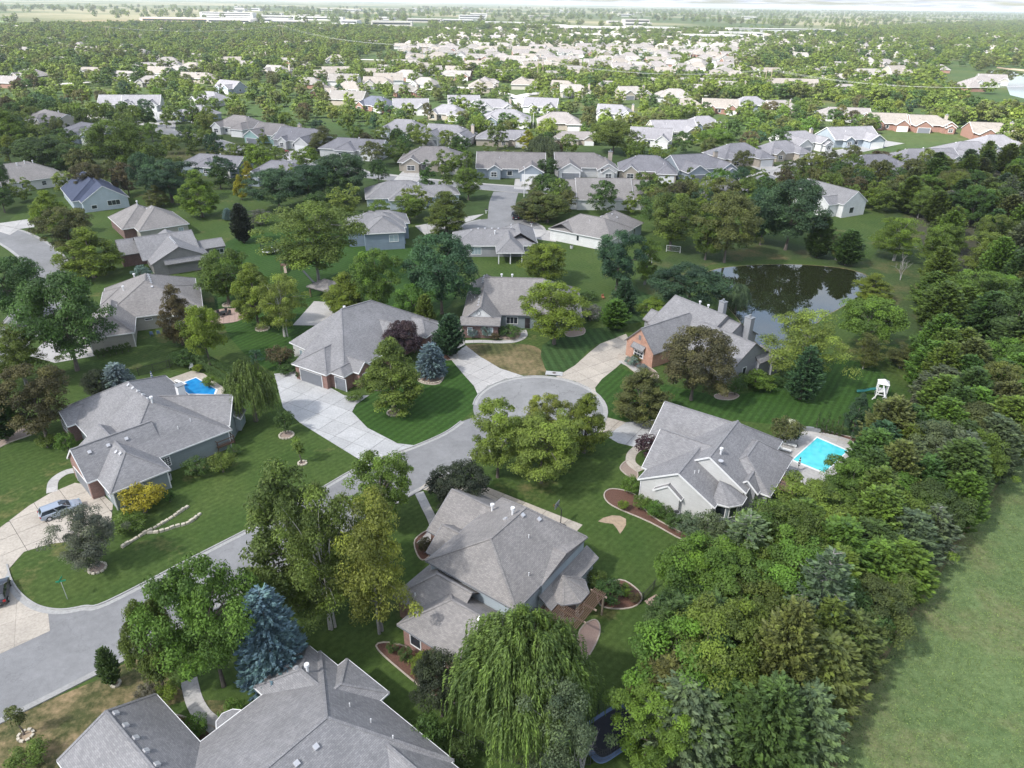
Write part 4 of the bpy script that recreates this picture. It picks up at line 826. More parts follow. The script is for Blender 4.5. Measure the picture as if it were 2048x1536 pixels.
w4 = rotwing(h, 20.5, 7.5, -42, 12.0, 3.55, 3.06, .90, 'siding_bluegrey'); h.boards(w4)
w5 = h.wing(1.4, 8, 20.9, 26.2, 'u', 'gn', 2.95, .55, 'brick_dark')
h.garage(w2, 'a0', .8, 5.0); h.garage(w1, 'a0', .9, 2.6) ; h.window(w1, 'b0', 1.6, .9, .9, 1.2, 2, 2); h.window(w3, 'a0', 4.6, 1.0, 1.5, 1.5, 4, 4); h.window(w5, 'a0', 1.2, .8, 2.4, 1.6, 3, 2)
h.window(w4, 'a1', 2.6, .9, 1.9, 1.7, 3, 2)
bay = MB(); P_, d_, n_ = h.side(w4, 'a1', 2.3, 0); h.panel(bay, P_, d_, n_, 0, 2.5, .5, 2.6, .05, .75); bo = bay.build('bay', 'siding_bluegrey', h.o); h.slab_roof([P_ + n_ * 1.0 + d_ * -.15 + Vector((0, 0, 2.6)), P_ + n_ * 1.0 + d_ * 2.65 + Vector((0, 0, 2.6)), P_ + d_ * 2.65 + Vector((0, 0, 3.3)), P_ + d_ * -.15 + Vector((0, 0, 3.3))])
g = MB(); h.panel(g, P_, d_, n_, .25, 2.25, .9, 2.35, .76, .80); g.build('window', 'glass_pale', h.o)
h.vents((10.0, 18.2), (10.4, 12.2), 5); h.vent(10.5, 11.0, 'flue'); h.vents((.6, 7.3), (5.2, 7.3), 3); h.vents((3.2, 5.2), (3.4, 4.2), 2); h.vent(13.6, 6.8, 'pipe'); h.vent(11.6, 6.4, 'pipe')
cb_ = MB(); cb_.box(14.8, 15.8, 12.8, 13.8, 3, 7.5); c0 = cb_.build('chimney', 'trim_white', h.o); k_ = MB(); k_.box(14.7, 15.9, 12.7, 13.9, 7.5, 7.62); k_.build('cap', 'metal_grey', c0)
dk = MB(); dk.box(15.4, 17.9, 3.6, 6.0, .9, 1.05); d0 = dk.build('deck', 'wood_brown', h.o); r_ = MB()
for a, b_ in (((15.4, 3.6), (17.9, 3.6)), ((15.4, 3.6), (15.4, 4.6)), ((17.9, 3.6), (17.9, 5.6))):
    r_.beam((*a, 1.95), (*b_, 1.95), .08, .08); r_.beam((*a, 1.5), (*b_, 1.5), .05, .05)
    for q in (a, b_): r_.beam((*q, 0), (*q, 1.95), .1, .1)
r_.build('railing', 'wood_brown', d0); h.done()
# --- brick house with the steep hipped roof and the wide drive
h = House('detached_house', (-27.7, 103.4), -30.1, 'brick house with tall grey hipped roof and grey garage doors on a wide pale drive')
A_, B_ = (-10.4, 11.5, 8.8), (-8.7, 17.6, 8.8); V = [(0, 0, 3), (-11.0, -.2, 3), (-11.6, 4.0, 3), (-17.6, 4.9, 3), (-18, 26, 3), (0, 27, 3)]
for f_ in ((V[0], V[1], A_), (V[1], V[2], A_), (V[2], V[3], A_), (V[3], V[4], B_), (V[3], B_, A_), (V[4], V[5], B_), (V[5], V[0], A_), (V[5], A_, B_)): h.roof_face(f_)
for i in range(6): h.edge(V[i], V[(i + 1) % 6])
h.cap(A_, B_); h.cap(V[0], A_); h.cap(V[5], B_)
inn = [(-.45, .45), (-10.6, .3), (-11.2, 4.4), (-17.2, 5.3), (-17.5, 25.5), (-.5, 26.5)]
for i in range(6): a, b_ = inn[i], inn[(i + 1) % 6]; h.wallpoly('siding_cream' if i in (2, 3) else 'brick_red', [(*b_, 0), (*a, 0), (*a, 3.1), (*b_, 3.1)])
w1 = h.wing(-10.9, -2.9, -1.1, 5, 'v', 'hn', 2.98, .60, 'brick_red'); w0 = h.wing(-3.1, 0.04, .35 - .4, 3.0, 'v', 'hn', 3.0, .62, 'brick_red', hr=1.0, walls=True)
w2 = h.wing(-4.5, 1.25, 2.2, 5.6, 'u', 'ng', 3.02, .9, 'brick_red'); w3 = h.wing(-9, -1.6, 13.2, 19.0, 'u', 'ng', 4.2, .7, 'brick_red'); w4 = h.wing(-9, 2.1, 19.6, 25.6, 'u', 'nh', 3.05, .65, 'brick_red')
h.garage(w1, 'a0', 1.1, 4.9); h.garage(w0, 'a0', .25, 2.3); h.window(w2, 'a1', .6, .9, 1.2, 1.5, 2, 2); h.window(w4, 'a1', 1.6, .8, 1.4, 1.6, 2, 2)
wd_ = dict(T=lambda a, b_, z: Vector((a, b_, z)), g0=-16.5, w0=4.93, w1=6, g1=-12, e=3); h.window(wd_, 'b0', 1.2, .9, 2.2, 1.3, 2, 1, glass='glass_pale')
h.vent(-11.4, 13.6, 'flue'); h.vent(-11.0, 12.9, 'flue'); h.vent(-16.2, 8.2, 'pipe'); h.done()
# --- brick and white-gable house at the head of the cul-de-sac
h = House('detached_house', (-9.9, 125.8), -1.5, 'house with pale gable over dark red brick wing, at the head of the cul-de-sac', 'roof_warm', 'trim_grey')
w1 = h.wing(-.3, 7.4, 1.35, 23, 'v', 'gh', 3.0, .82, 'brick_dark', 'siding_white', hr=3.0); h.slab_roof([(-.32, -.05, 2.95), (7.42, -.05, 2.95), (7.42, 1.5, 4.05), (-.32, 1.5, 4.05)])
mb_ = MB(); mb_.box(.15, 6.95, .45, 1.9, 0, 3.0); mb_.build('wall', 'brick_dark', h.o)
w2 = h.wing(3.5, 23.5, 5.3, 21.3, 'u', 'nh', 3.03, .615, 'siding_bluegrey'); wv = dict(T=lambda a, b_, z: Vector((a, b_, z)), g0=.15, w0=.45, w1=2, g1=7, e=3)
h.window(wv, 'b0', .9, .6, 1.0, 1.7, 1, 1, glass='glass_pale'); h.window(wv, 'b0', 4.9, .6, 1.0, 1.7, 1, 1, glass='glass_pale'); h.window(w2, 'b0', 4.6, .9, 2.4, 1.6, 3, 1); h.door(w2, 'b0', 8.4); 
ov = MB(); P_, d_, n_ = h.side(w1, 'a0', 3.05, 0); ov.tube([P_ + d_ * (.35 * math.cos(k * .5236)) + Vector((0, 0, 4.8 + .5 * math.sin(k * .5236))) + n_ * .04 for k in range(13)], [.05] * 13, 5); ov.build('oval_vent', 'trim_grey', h.o)
for k in range(4): po = MB(); po.box(6.9 + k * 2.6, 7.1 + k * 2.6, 5.75, 5.95, 0, 3.1); po.build('porch_post', 'trim_white', h.o)
h.vents((3.0, 3.4), (3.0, 7.8), 4); h.vents((3.0, 16.0), (3.0, 20.0), 4); h.vent(1.2, 9, 'pipe'); h.vent(1.8, 9.4, 'pipe'); h.vent(7.0, 14.2, 'flue'); h.vent(9.2, 14.2, 'flue'); h.done()
# --- orange brick gable house beside the pond
h = House('detached_house', (20.7, 119.9), -53.1, 'grey clapboard house with orange brick gable and two chimneys, beside the pond', 'roof_grey', 'trim_taupe')
w1 = h.wing(0, 7.45, 0, 13, 'v', 'gn', 3.0, 1.0, 'brick_orange'); w2 = h.wing(-2.6, 10.1, 8.6, 23, 'u', 'gg', 3.3, .60, 'siding_grey'); w3 = h.wing(4, 12.8, 10.2, 22.6, 'u', 'ng', 3.2, .58, 'siding_grey')
w4 = h.wing(8, 19.6, 5.9, 17.6, 'u', 'ng', 3.02, .63, 'siding_grey'); w5 = h.wing(-5.3, 1, 10.2, 14.6, 'u', 'gn', 2.9, .75, 'siding_grey'); w6 = h.wing(17, 21.5, 15.4, 19.2, 'u', 'nh', 2.7, .7, 'siding_grey')
h.window(w1, 'a0', 2.0, .9, 2.4, 1.9, 3, 3, fw=.16); P_, d_, n_ = h.side(w1, 'a0', 1.7, 0); h.slab_roof([P_ + n_ * .7 + Vector((0, 0, 2.75)), P_ + n_ * .7 + d_ * 3 + Vector((0, 0, 2.75)), P_ + d_ * 3 + Vector((0, 0, 3.5)), P_ + Vector((0, 0, 3.5))])
lv = MB(); h.panel(lv, P_, d_, n_, 1.1, 1.7, 4.3, 5.2, -.02, .05); lv.build('louvre', 'trim_taupe', h.o)
h.window(w4, 'a1', 3.2, 1.1, 1.1, 1.5); bo = MB(); P_, d_, n_ = h.side(w4, 'a1', 6.6, 0); h.panel(bo, P_, d_, n_, 0, 3.4, 0, 3.1, -.05, .9); bo.build('bay', 'siding_grey', h.o); h.slab_roof([P_ + n_ * 1.15 - d_ * .2 + Vector((0, 0, 2.95)), P_ + n_ * 1.15 + d_ * 3.5 + Vector((0, 0, 2.95)), P_ + d_ * 3.5 + Vector((0, 0, 3.9)), P_ - d_ * .2 + Vector((0, 0, 3.9))])
h.chimney(13.4, 18.0, 1.4, 1.1, 7.9); h.chimney(5.6, 20.2, 1.2, 1.0, 7.9); h.vent(2.2, 17.6, 'flue'); h.vent(3.8, 18.2, 'flue'); h.done()
# --- pale house with many gables and the turquoise pool
h = House('detached_house', (16.7, 76.3), -33.7, 'pale clapboard house with many white-edged gables beside the turquoise pool', 'roof_grey')
w1 = h.wing(0, 10.5, 0, 9, 'v', 'gn', 3.0, .585, 'siding_cream'); h.boards(w1)
w2 = h.wing(2.2, 12.9, 4.4, 15.5, 'v', 'gn', 3.6, .64, 'siding_cream'); w3 = h.wing(6.5, 15.5, 6.35, 17, 'v', 'hh', 3.02, .62, 'siding_grey', hr=3.0); w3b = h.wing(10.9, 14.1, 5.6, 10, 'v', 'gn', 3.2, .95, 'siding_grey')
w4 = h.wing(3, 13.1, 9.5, 20.6, 'v', 'nh', 3.04, .70, 'siding_grey'); w5 = h.wing(-3.4, 8, 11.0, 20.3, 'u', 'gn', 3.0, .72, 'siding_cream'); w6 = h.wing(-.7, 8, 2.75, 13.2, 'u', 'gn', 3.06, .66, 'siding_cream')
bp = MB(); P_, d_, n_ = h.side(w1, 'a0', 2.3, 0); h.panel(bp, P_, d_, n_, 0, 3.3, .0, 2.75, -.05, .6); P2 = P_ + d_ * 1.65; bp.poly([P_ + n_ * .6 + Vector((0, 0, 2.75)), P_ + n_ * .6 + d_ * 3.3 + Vector((0, 0, 2.75)), P2 + n_ * .6 + Vector((0, 0, 4.0))]); bp.build('chase', 'siding_cream', h.o)
h.slab_roof([P_ + n_ * .75 - d_ * .3 + Vector((0, 0, 2.62)), P2 + n_ * .75 + Vector((0, 0, 4.1)), P2 + Vector((0, 0, 4.1)), P_ - d_ * .3 + Vector((0, 0, 2.62))]); h.slab_roof([P_ + n_ * .75 + d_ * 3.6 + Vector((0, 0, 2.62)), P2 + n_ * .75 + Vector((0, 0, 4.1)), P2 + Vector((0, 0, 4.1)), P_ + d_ * 3.6 + Vector((0, 0, 2.62))])
bz = MB(); hexa = [(10.0, 1.2), (11.7, 1.6), (12.7, 2.8), (12.7, 4.2), (11.6, 5.2), (10.0, 5.4)]; bz.prism(hexa, 0, 3.0); bz.build('bay', 'siding_bluegrey', h.o); ax_ = (9.6, 3.3, 4.9)
hx = [(9.8, .8), (11.9, 1.2), (13.1, 2.6), (13.1, 4.4), (11.8, 5.7), (9.8, 5.8)]
for i in range(5): h.roof_face([(*hx[i], 3.05), (*hx[i + 1], 3.05), ax_]); h.edge((*hx[i], 3.05), (*hx[i + 1], 3.05))
for i in (0, 1, 2):
    a, b_ = Vector(hexa[i]), Vector(hexa[i + 1]); d_ = (b_ - a).normalized(); L_ = (b_ - a).length; nn = Vector((d_.y, -d_.x)); wq = dict(T=lambda p, q, z, a=a, d_=d_, nn=nn: Vector((a.x + d_.x * p - nn.x * q, a.y + d_.y * p - nn.y * q, z)), g0=0, w0=0, w1=1, g1=L_, e=3); h.window(wq, 'b0', .2, .9, L_ - .4, 1.7)
h.window(w3, 'b1', 1.0, .7, 1.6, 1.8, 2, 2); h.window(w3, 'a0', 5.2, .6, 1.3, 1.9, 1, 2); h.window(w2, 'b1', 1.2, 1.6, 1.4, 1.5, 2, 2); h.window(w3, 'b1', 5, .5, 1.6, 2.0, 2, 1)
h.vent(8.3, 6.6, 'flue'); h.vent(6.6, 2.3, 'pipe'); h.vent(6.9, 3.0, 'pipe')
sd_ = MB(); r0 = h.height(8.9, 5.0); sd_.tube([(8.9, 5.0, r0[0] if r0 else 5), (8.9, 5.0, (r0[0] if r0 else 5) + .5)], [.03, .03], 5); sd_.cyl(8.9, 5.0, (r0[0] if r0 else 5) + .45, (r0[0] if r0 else 5) + .52, .34, 12); sd_.build('satellite_dish', 'vent_metal', h.o)
dk = MB(); dk.box(14.9, 17.6, 9.2, 12.6, 2.6, 2.75); d0 = dk.build('balcony', 'wood_brown', h.o); r_ = MB()
for a, b_ in (((15.6, 9.2), (17.6, 9.2)), ((17.6, 9.2), (17.6, 12.6)), ((17.6, 12.6), (15.6, 12.6))):
    r_.beam((*a, 3.7), (*b_, 3.7), .06, .06)
    for k in range(9): q = Vector(a).lerp(Vector(b_), k / 8); r_.beam((q.x, q.y, 2.7), (q.x, q.y, 3.7), .03, .03)
for q in ((17.5, 9.3), (17.5, 12.5)): r_.beam((*q, 0), (*q, 2.6), .2, .2)
r_.build('railing', 'metal_dark', d0); h.done()
# --- two-storey house with the pergola
h = House('detached_house', (-8.9, 57.5), -35.3, 'two-storey pale blue and brick house with pergola, behind the big willow', 'roof_warm', 'trim_grey')
w1 = h.wing(0, 11.9, 0, 13.6, 'v', 'hh', 5.5, .60, 'siding_paleblue', hr=3.6); w1b = h.wing(9.9, 12.0, 4.35, 13.62, 'u', 'nn', 5.49, .2, 'siding_paleblue', walls=True)
w2 = h.wing(-5.2, 4, 5.9, 15.2, 'u', 'gn', 3.0, .70, 'brick_red'); w3 = h.wing(-2.3, 3, 2.6, 8.2, 'u', 'gn', 3.6, .75, 'brick_red'); w4 = h.wing(2.0, 12.5, -6.6, 1.2, 'u', 'hn', 3.0, .66, 'brick_red'); w5 = h.wing(-1.0, 7, -4.1, 2.6, 'u', 'hn', 3.1, .72, 'brick_red')
h.slab_roof([(11.8, 4.2, 4.0), (13.4, 4.2, 3.05), (13.4, 13.9, 3.05), (11.8, 13.9, 4.0)]); pw = MB(); pw.box(11.4, 13.0, 4.6, 13.5, 0, 3.0); pw.build('wall', 'siding_paleblue', h.o)
hx = [(11.9, 5.2), (14.0, 5.4), (15.3, 6.8), (15.3, 8.6), (14.0, 9.9), (11.9, 10.0)]; sb = MB(); sb.prism([(11.9, 5.6), (13.8, 5.8), (14.9, 7.0), (14.9, 8.4), (13.8, 9.5), (11.9, 9.6)], 0, 3.0); sb.build('sunroom', 'siding_paleblue', h.o); ap = (12.6, 7.6, 4.7)
for i in range(5): h.roof_face([(*hx[i], 3.12), (*hx[i + 1], 3.12), ap]); h.edge((*hx[i], 3.12), (*hx[i + 1], 3.12)); h.cap((*hx[i], 3.12), ap)
h.window(w1, 'b1', 9.4, 3.7, .9, 1.2); h.window(w1, 'b1', 10.5, 3.7, .9, 1.2); h.window(w4, 'b0', .9, .8, 1.5, 1.5, 1, 1); h.window(w4, 'b0', 4.7, .7, .8, 1.6, 1, 1)
for i in (1, 2):
    a, b_ = Vector(hx[i]) * 1.0, Vector(hx[i + 1]); a = Vector(((13.8, 5.8), (14.9, 7.0), (14.9, 8.4))[i - 1]); b_ = Vector(((14.9, 7.0), (14.9, 8.4), (13.8, 9.5))[i - 1]); d_ = (b_ - a).normalized(); nn = Vector((d_.y, -d_.x)); wq = dict(T=lambda p, q, z, a=a, d_=d_, nn=nn: Vector((a.x + d_.x * p - nn.x * q, a.y + d_.y * p - nn.y * q, z)), g0=0, w0=0, w1=1, g1=1, e=3); h.window(wq, 'b0', .1, .6, (b_ - a).length - .2, 2.1)
h.vent(5.2, 8.6, 'flue'); h.vents((5.0, 7.6), (7.6, 10.2), 3); h.vent(8.2, 7.4, 'pipe'); h.vent(10.6, 4.0, 'pipe'); h.vent(9.7, -2.9); h.vent(9.9, -3.5, 'pipe'); h.vent(3.2, -5.4, 'pipe'); h.vent(1.4, -3.2, 'pipe'); h.vent(1.2, 10.2, 'flue'); h.done()
# --- long grey roof at the street corner below
h = House('detached_house', (-22.8, 43.5), -38.5, 'large house with broad grey hipped roofs and a curved front walk', 'roof_grey', 'trim_white')
w1 = h.wing(0, 21, -.15, 5.95, 'u', 'hn', 3.0, .60, 'siding_bluegrey'); w2 = h.wing(1.3, 18.8, -20, 6.2, 'v', 'hh', 3.02, .42, 'siding_bluegrey', hr=5.6)
w3 = h.wing(4.0, 9.9, 2.5, 7.25, 'v', 'nh', 3.05, .55, 'siding_bluegrey'); w4 = h.wing(-6.0, 4.5, -14.4, -6.1, 'u', 'hn', 3.04, .64, 'siding_bluegrey', hr=.9)
h.slab_roof([(1.25, -4.6, 3.0), (1.25, -2.2, 3.0), (.5, -2.6, 2.9), (.15, -3.4, 2.85), (.5, -4.2, 2.9)]); 
for p in ((.9, 2.9), (2.4, 2.9)): h.vent(*p)
h.vent(3.6, 3.3, 'flue'); h.vents((9.6, 3.2), (14.5, 3.6), 3, 'pipe'); h.vents((11.2, -1.4), (11.2, -8.6), 5); h.vents((-4.5, -9.8), (2.5, -9.9), 5); h.done()
# --- beige house with the round patio
h = House('detached_house', (-77.2, 116.3), 23.7, 'beige clapboard house with hipped garage wing and a row of clipped round shrubs', 'roof_warm')
w1 = h.wing(0, 8.0, 0, 12, 'v', 'hn', 3.0, .66, 'siding_beige'); h.boards(w1); w2 = h.wing(1.4, 19.3, 7.6, 27, 'v', 'hh', 3.02, .52, 'siding_beige', hr=7.5); w3 = h.wing(1.2, 9, 16.7, 24.6, 'u', 'hn', 3.05, .5, 'siding_beige'); w4 = h.wing(10, 20.1, 8.4, 22, 'u', 'nh', 3.0, .45, 'siding_beige')
bz = MB(); bz.prism([(14.0, 8.2), (14.5, 7.2), (16.6, 7.2), (17.1, 8.2)], .5, 2.9); bz.build('bay', 'trim_white', h.o); wq = dict(T=lambda p, q, z: Vector((14.6 + p, 7.2 + q, z)), g0=0, w0=0, w1=1, g1=2, e=3); h.window(wq, 'b0', .1, 1.0, 1.8, 1.6, 1, 1, glass='glass_pale')
h.window(w2, 'a0', 7.5, 1.9, 1.4, .5); h.vents((11.5, 13.5), (10.8, 19), 6); h.vent(5, 9.5, 'pipe'); h.vent(6, 17, 'flue'); h.vent(8, 22, 'flue'); h.done()
# --- taupe house with the big gable
h = House('detached_house', (-83.8, 156.7), 33.6, 'taupe house with wide gable wall and dark red brick wing', 'roof_grey', 'trim_taupe')
w1 = h.wing(0, 13.2, 0, 17, 'v', 'gn', 3.0, .50, 'siding_taupe'); w2 = h.wing(-5, 4, 10.9, 19.5, 'u', 'gn', 3.0, .62, 'brick_dark'); w3 = h.wing(-1.2, 12, 4.2, 20, 'u', 'nn', 3.02, .45, 'siding_taupe', walls=False); w4 = h.wing(9, 18.2, 6.4, 12.4, 'u', 'ng', 3.0, .45, 'siding_taupe')
P_, d_, n_ = h.side(w1, 'a0', 2.4, 0); h.slab_roof([P_ + n_ * .9 + Vector((0, 0, 2.7)), P_ + n_ * .9 + d_ * 9.6 + Vector((0, 0, 2.7)), P_ + d_ * 9.6 + Vector((0, 0, 3.7)), P_ + Vector((0, 0, 3.7))]); h.garage(w1, 'a0', 3.2, 7.6, 2.3, 'door_taupe', 'trim_taupe'); h.vents((6.5, 3), (6.4, 9), 6); h.window(w4, 'b0', 5.5, 1.2, 3.0, 1.2, 3, 1); h.done()
h = House('detached_house', (-99.0, 182.9), 39.4, 'beige house with facetted grey hipped roof, by the bend of the street', 'roof_warm')
w1 = h.wing(0, 13, 0, 16, 'v', 'hh', 3.0, .62, 'siding_beige'); w2 = h.wing(-3, 10, 4.5, 20, 'v', 'hh', 3.02, .62, 'brick_dark'); h.window(w1, 'a0', 9.5, 1.0, 1.4, 1.3, 2, 1, glass='glass_pale'); h.vents((6, 8), (3.6, 12), 4); h.vent(4, 14, 'flue'); h.done()
h = House('detached_house', (-130.3, 210.4), -52.4, 'pale blue house with dark slate-coloured roof', 'roof_dark')
w1 = h.wing(-24, -3, -1.0, 13.4, 'u', 'gh', 3.0, .66, 'siding_paleblue', hr=5); w3 = h.wing(-14, .6, 1, 14.2, 'u', 'ng', 3.05, .64, 'siding_paleblue'); h.window(w3, 'a1', 6.5, 1.2, 3.6, 1.6, 3, 1); h.window(w3, 'a1', 2, .8, 1.6, 1.2); h.done()
h = House('detached_house', (-166.5, 231.1), 47.5, 'cream house with broad brown-grey hipped roof and covered corner porch', 'roof_warm')
w1 = h.wing(-14, 20.5, 0, 17, 'u', 'hh', 3.2, .55, 'siding_cream', hr=9); w2 = h.wing(-14, 2, -2.6, 12, 'v', 'hn', 3.2, .55, 'siding_cream')
for q in (3.5, 7.5, 13.5): h.window(w1, 'b0', 14 + q - 2, 1.0, 1.5, 1.5, 1, 2)
h.vents((8, 7), (13, 8), 3, 'flue'); h.done()
h = House('detached_house', (-35.1, 179.7), 14, 'blue-grey two-storey house with facetted grey roof beside the cottonwood', 'roof_grey')
w1 = h.wing(-4, 7.0, 0, 10, 'v', 'hh', 4.6, .55, 'siding_blue', hr=4); w2 = h.wing(-8, 7.6, 4.2, 16, 'u', 'hh', 4.62, .5, 'siding_blue'); w3 = h.wing(-3, 9, 9, 19, 'u', 'nh', 4.4, .5, 'siding_blue'); h.window(w1, 'a0', 6.2, 2.0, 2.4, 1.9, 2, 1, glass='glass_pale'); h.done()
h = House('detached_house', (-33.9, 224.2), 12, 'pale blue house with low grey hipped roof near the far street', 'roof_grey')
w1 = h.wing(-13, 9, 0, 15, 'u', 'hh', 3.0, .5, 'siding_paleblue'); w2 = h.wing(-6, 6, -3, 10, 'v', 'hn', 3.02, .52, 'siding_paleblue'); w3 = h.wing(5, 17, 2, 11, 'u', 'nh', 3.0, .5, 'siding_paleblue'); h.window(w2, 'a0', 8, .9, 1.2, 1.3); h.window(w1, 'b0', 18, .7, 1, 1.8); h.vent(1, 3, 'pipe'); h.vent(4, 5, 'flue'); h.done()
h = House('detached_house', (-13.8, 175.3), 4, 'grey house with wide hipped roof and covered back porch, backing on the far cul-de-sac', 'roof_grey')
w1 = h.wing(-2, 19, 0, 12.5, 'u', 'hh', 3.0, .45, 'siding_grey', hr=6); w2 = h.wing(9, 16.0, -5.9, 8, 'v', 'hn', 3.02, .72, 'siding_grey', walls=False); w3 = h.wing(11, 20, 2, 16, 'v', 'nh', 3.02, .6, 'siding_grey'); h.window(w1, 'b0', 4.4, .6, 2.6, 1.9, 3, 1, glass='glass_pale'); h.window(w1, 'b0', 1.5, .6, 1.2, 1.7); 
for q in ((9.6, -5.3), (12.5, -5.3), (15.4, -5.3)): po = MB(); po.box(q[0] - .12, q[0] + .12, q[1] - .12, q[1] + .12, 0, 3.1); po.build('porch_post', 'trim_white', h.o)
h.vents((3, 6), (10, 6), 5); h.vents((13.6, 8), (13.8, 13), 3); h.vent(9, 4, 'flue'); h.vent(7.8, 3.4, 'pipe'); h.done()
h = House('detached_house', (9.2, 191.9), -33, 'long white-walled house with low-pitched grey roof above the striped lawn', 'roof_warm')
w1 = h.wing(0, 19.2, 0, 14, 'u', 'hh', 3.2, .50, 'siding_white', hr=6); w2 = h.wing(0, 8, 0.05, 11, 'v', 'nn', 3.22, .48, 'siding_white', walls=False); w3 = h.wing(6, 19, 4, 21, 'v', 'hh', 3.24, .58, 'siding_paleblue', hr=6); h.window(w1, 'b0', 8.2, 1.2, .9, 1.6)
for k in range(4): h.window(w3, 'b1', 4 + k * 2.2, .9, 1.3, 1.9)
h.vents((9, 10.5), (14.5, 12.4), 5); h.vent(10, 5, 'pipe'); h.vent(4, 3, 'pipe'); h.done()
h = House('detached_house', (14.1, 232.0), 2, 'long house with brown-grey roof behind a screen of young pines', 'roof_warm')
w1 = h.wing(0, 29, -7.5, 7.5, 'u', 'gg', 3.2, .62, 'siding_white'); w2 = h.wing(5, 23, -8.2, 8.2, 'u', 'gg', 3.3, .62, 'siding_white'); h.vents((8, .8), (27, .8), 8); h.done()
h = House('detached_house', G2(1652, 418), -62, 'white house end showing between dark trees beyond the pond', 'roof_grey'); w1 = h.wing(-10, 10, -5, 6, 'u', 'gg', 4.2, .65, 'siding_white'); w2 = h.wing(2, 8, -9, 2, 'v', 'gn', 4.0, .65, 'siding_white'); h.window(w1, 'a1', 3, 1, 2, 2); h.done()
h = House('detached_house', G2(1440, 402), 8, 'grey hipped roof among trees beside the far street', 'roof_grey'); w1 = h.wing(-11, 11, -5, 8, 'u', 'hh', 3.0, .58, 'siding_cream'); w2 = h.wing(-9, -2, -8, 4, 'v', 'hn', 3.02, .6, 'siding_cream'); h.done()
# small pool house behind the tall hipped roof
pb = G(655, 592); h = House('pool_house', (pb.x, pb.y), -30, 'open garden shelter with grey hipped roof behind the brick house', 'roof_warm', 'trim_taupe', 'shelter')
w1 = h.wing(-3.2, 3.2, -2.8, 2.8, 'u', 'hh', 2.5, .5, 'siding_taupe', walls=False); 
for q in ((-2.7, -2.3), (2.7, -2.3), (2.7, 2.3), (-2.7, 2.3)): po = MB(); po.box(q[0] - .12, q[0] + .12, q[1] - .12, q[1] + .12, 0, 2.5); po.build('post', 'wood_brown', h.o)
h.done()
pt = G(640, 628); me_ = sheet('patio', [(pt.x + a, pt.y + b_) for a, b_ in ((-4, -6), (4, -6), (5, 6), (-3, 7))], 0.03, 'concrete'); 
# ------------------------------------------------------------------ more houses: a few plans, copied and coloured
def plan(key):
    h = House('detached_house', (0, 0), 0, 'x y z w', 'roof_tint', 'trim_white')
    if key == 'front':       # wide ridge, forward gable over the garage
        a = h.wing(-9, 9, -4.5, 7, 'u', 'gg', 3.1, .68, 'siding_tint'); b_ = h.wing(2.0, 8.4, -8, 2, 'v', 'gn', 3.0, .72, 'siding_tint'); c = h.wing(-6, -2.2, -6, 2, 'v', 'gn', 3.05, .8, 'siding_tint')
        h.garage(b_, 'a0', .5, 4.6, mat='door_white'); h.window(c, 'a0', .5, .8, 1.6, 1.6, 2, 2); h.window(a, 'a1', 4, 1, 1.6, 1.4); h.window(a, 'a0', 4, 1, 1.6, 1.4); h.window(a, 'b0', 7.8, .8, 1.4, 1.6); h.vents((-7, 1.6), (3, 1.6), 5); h.vent(-3, -1, 'pipe')
    elif key == 'hip':
        a = h.wing(-9.5, 9.5, -6, 7, 'u', 'hh', 3.0, .60, 'siding_tint'); b_ = h.wing(2.4, 9.2, -9.4, 0, 'v', 'hn', 3.02, .62, 'siding_tint'); c = h.wing(-8, -3, -7.8, 0, 'v', 'gn', 3.0, .75, 'siding_tint')
        h.garage(b_, 'a0', .6, 4.7, mat='door_white'); h.window(c, 'a0', .9, .8, 2.2, 1.6, 2, 2); h.window(a, 'b0', 6.2, .8, 1.4, 1.6); h.vents((-4, 1), (4, 1), 4); h.vent(5, -3, 'pipe')
    elif key == 'double':
        a = h.wing(-9, 8, -3.5, 8, 'u', 'gh', 3.1, .62, 'siding_tint'); b_ = h.wing(-8.4, -1.6, -7.6, 3, 'v', 'gn', 3.0, .7, 'siding_tint'); c = h.wing(2.6, 8.6, -6.4, 3, 'v', 'gn', 3.04, .72, 'siding_tint'); d_ = h.wing(3.6, 7.6, -7.6, 0, 'v', 'gn', 2.6, .72, 'siding_tint')
        h.garage(b_, 'a0', .8, 4.8, mat='door_grey'); h.window(c, 'a0', .5, 2.6, 1.0, 1.0); h.window(d_, 'a0', .7, .7, 1.8, 1.6, 2, 2); h.window(a, 'a1', 4, 1, 1.4, 1.4); h.vents((-5, 2.8), (4, 2.8), 4); h.chimney(7.2, 4.5, 1.1, .9, 6.6, 'brick_tan')
    elif key == 'long':
        a = h.wing(-13, 11, -5.5, 6, 'u', 'hg', 3.0, .55, 'siding_tint'); b_ = h.wing(-6, 2, -7.6, 3, 'v', 'hn', 3.02, .58, 'siding_tint'); c = h.wing(4, 10.2, -8.2, 2, 'v', 'gn', 3.03, .66, 'siding_tint')
        h.garage(c, 'a0', .5, 4.8, mat='door_white'); h.window(b_, 'a0', 1.2, .8, 1.6, 1.6, 2, 2); h.window(b_, 'a0', 4.2, .8, 1.6, 1.6, 2, 2); h.window(a, 'a1', 4, 1, 1.6, 1.4); h.vents((-8, .9), (6, .9), 6); h.vent(0, 2, 'flue')
    o = h.done(); return o
PLANS = {k: plan(k) for k in ('front', 'hip', 'double', 'long')}
USED = set(); HS = 1.2
HOUSES = [(-45, 76, 15), (-30, 115, 17), (0, 138, 14), (30, 112, 15), (26, 82, 15), (0, 60, 14), (-15, 38, 18), (-66, 130, 14), (-80, 170, 14), (-100, 195, 13), (-138, 222, 14), (-165, 245, 20), (-36, 188, 12), (-38, 232, 15), (-4, 182, 14), (22, 195, 15), (28, 234, 16)]
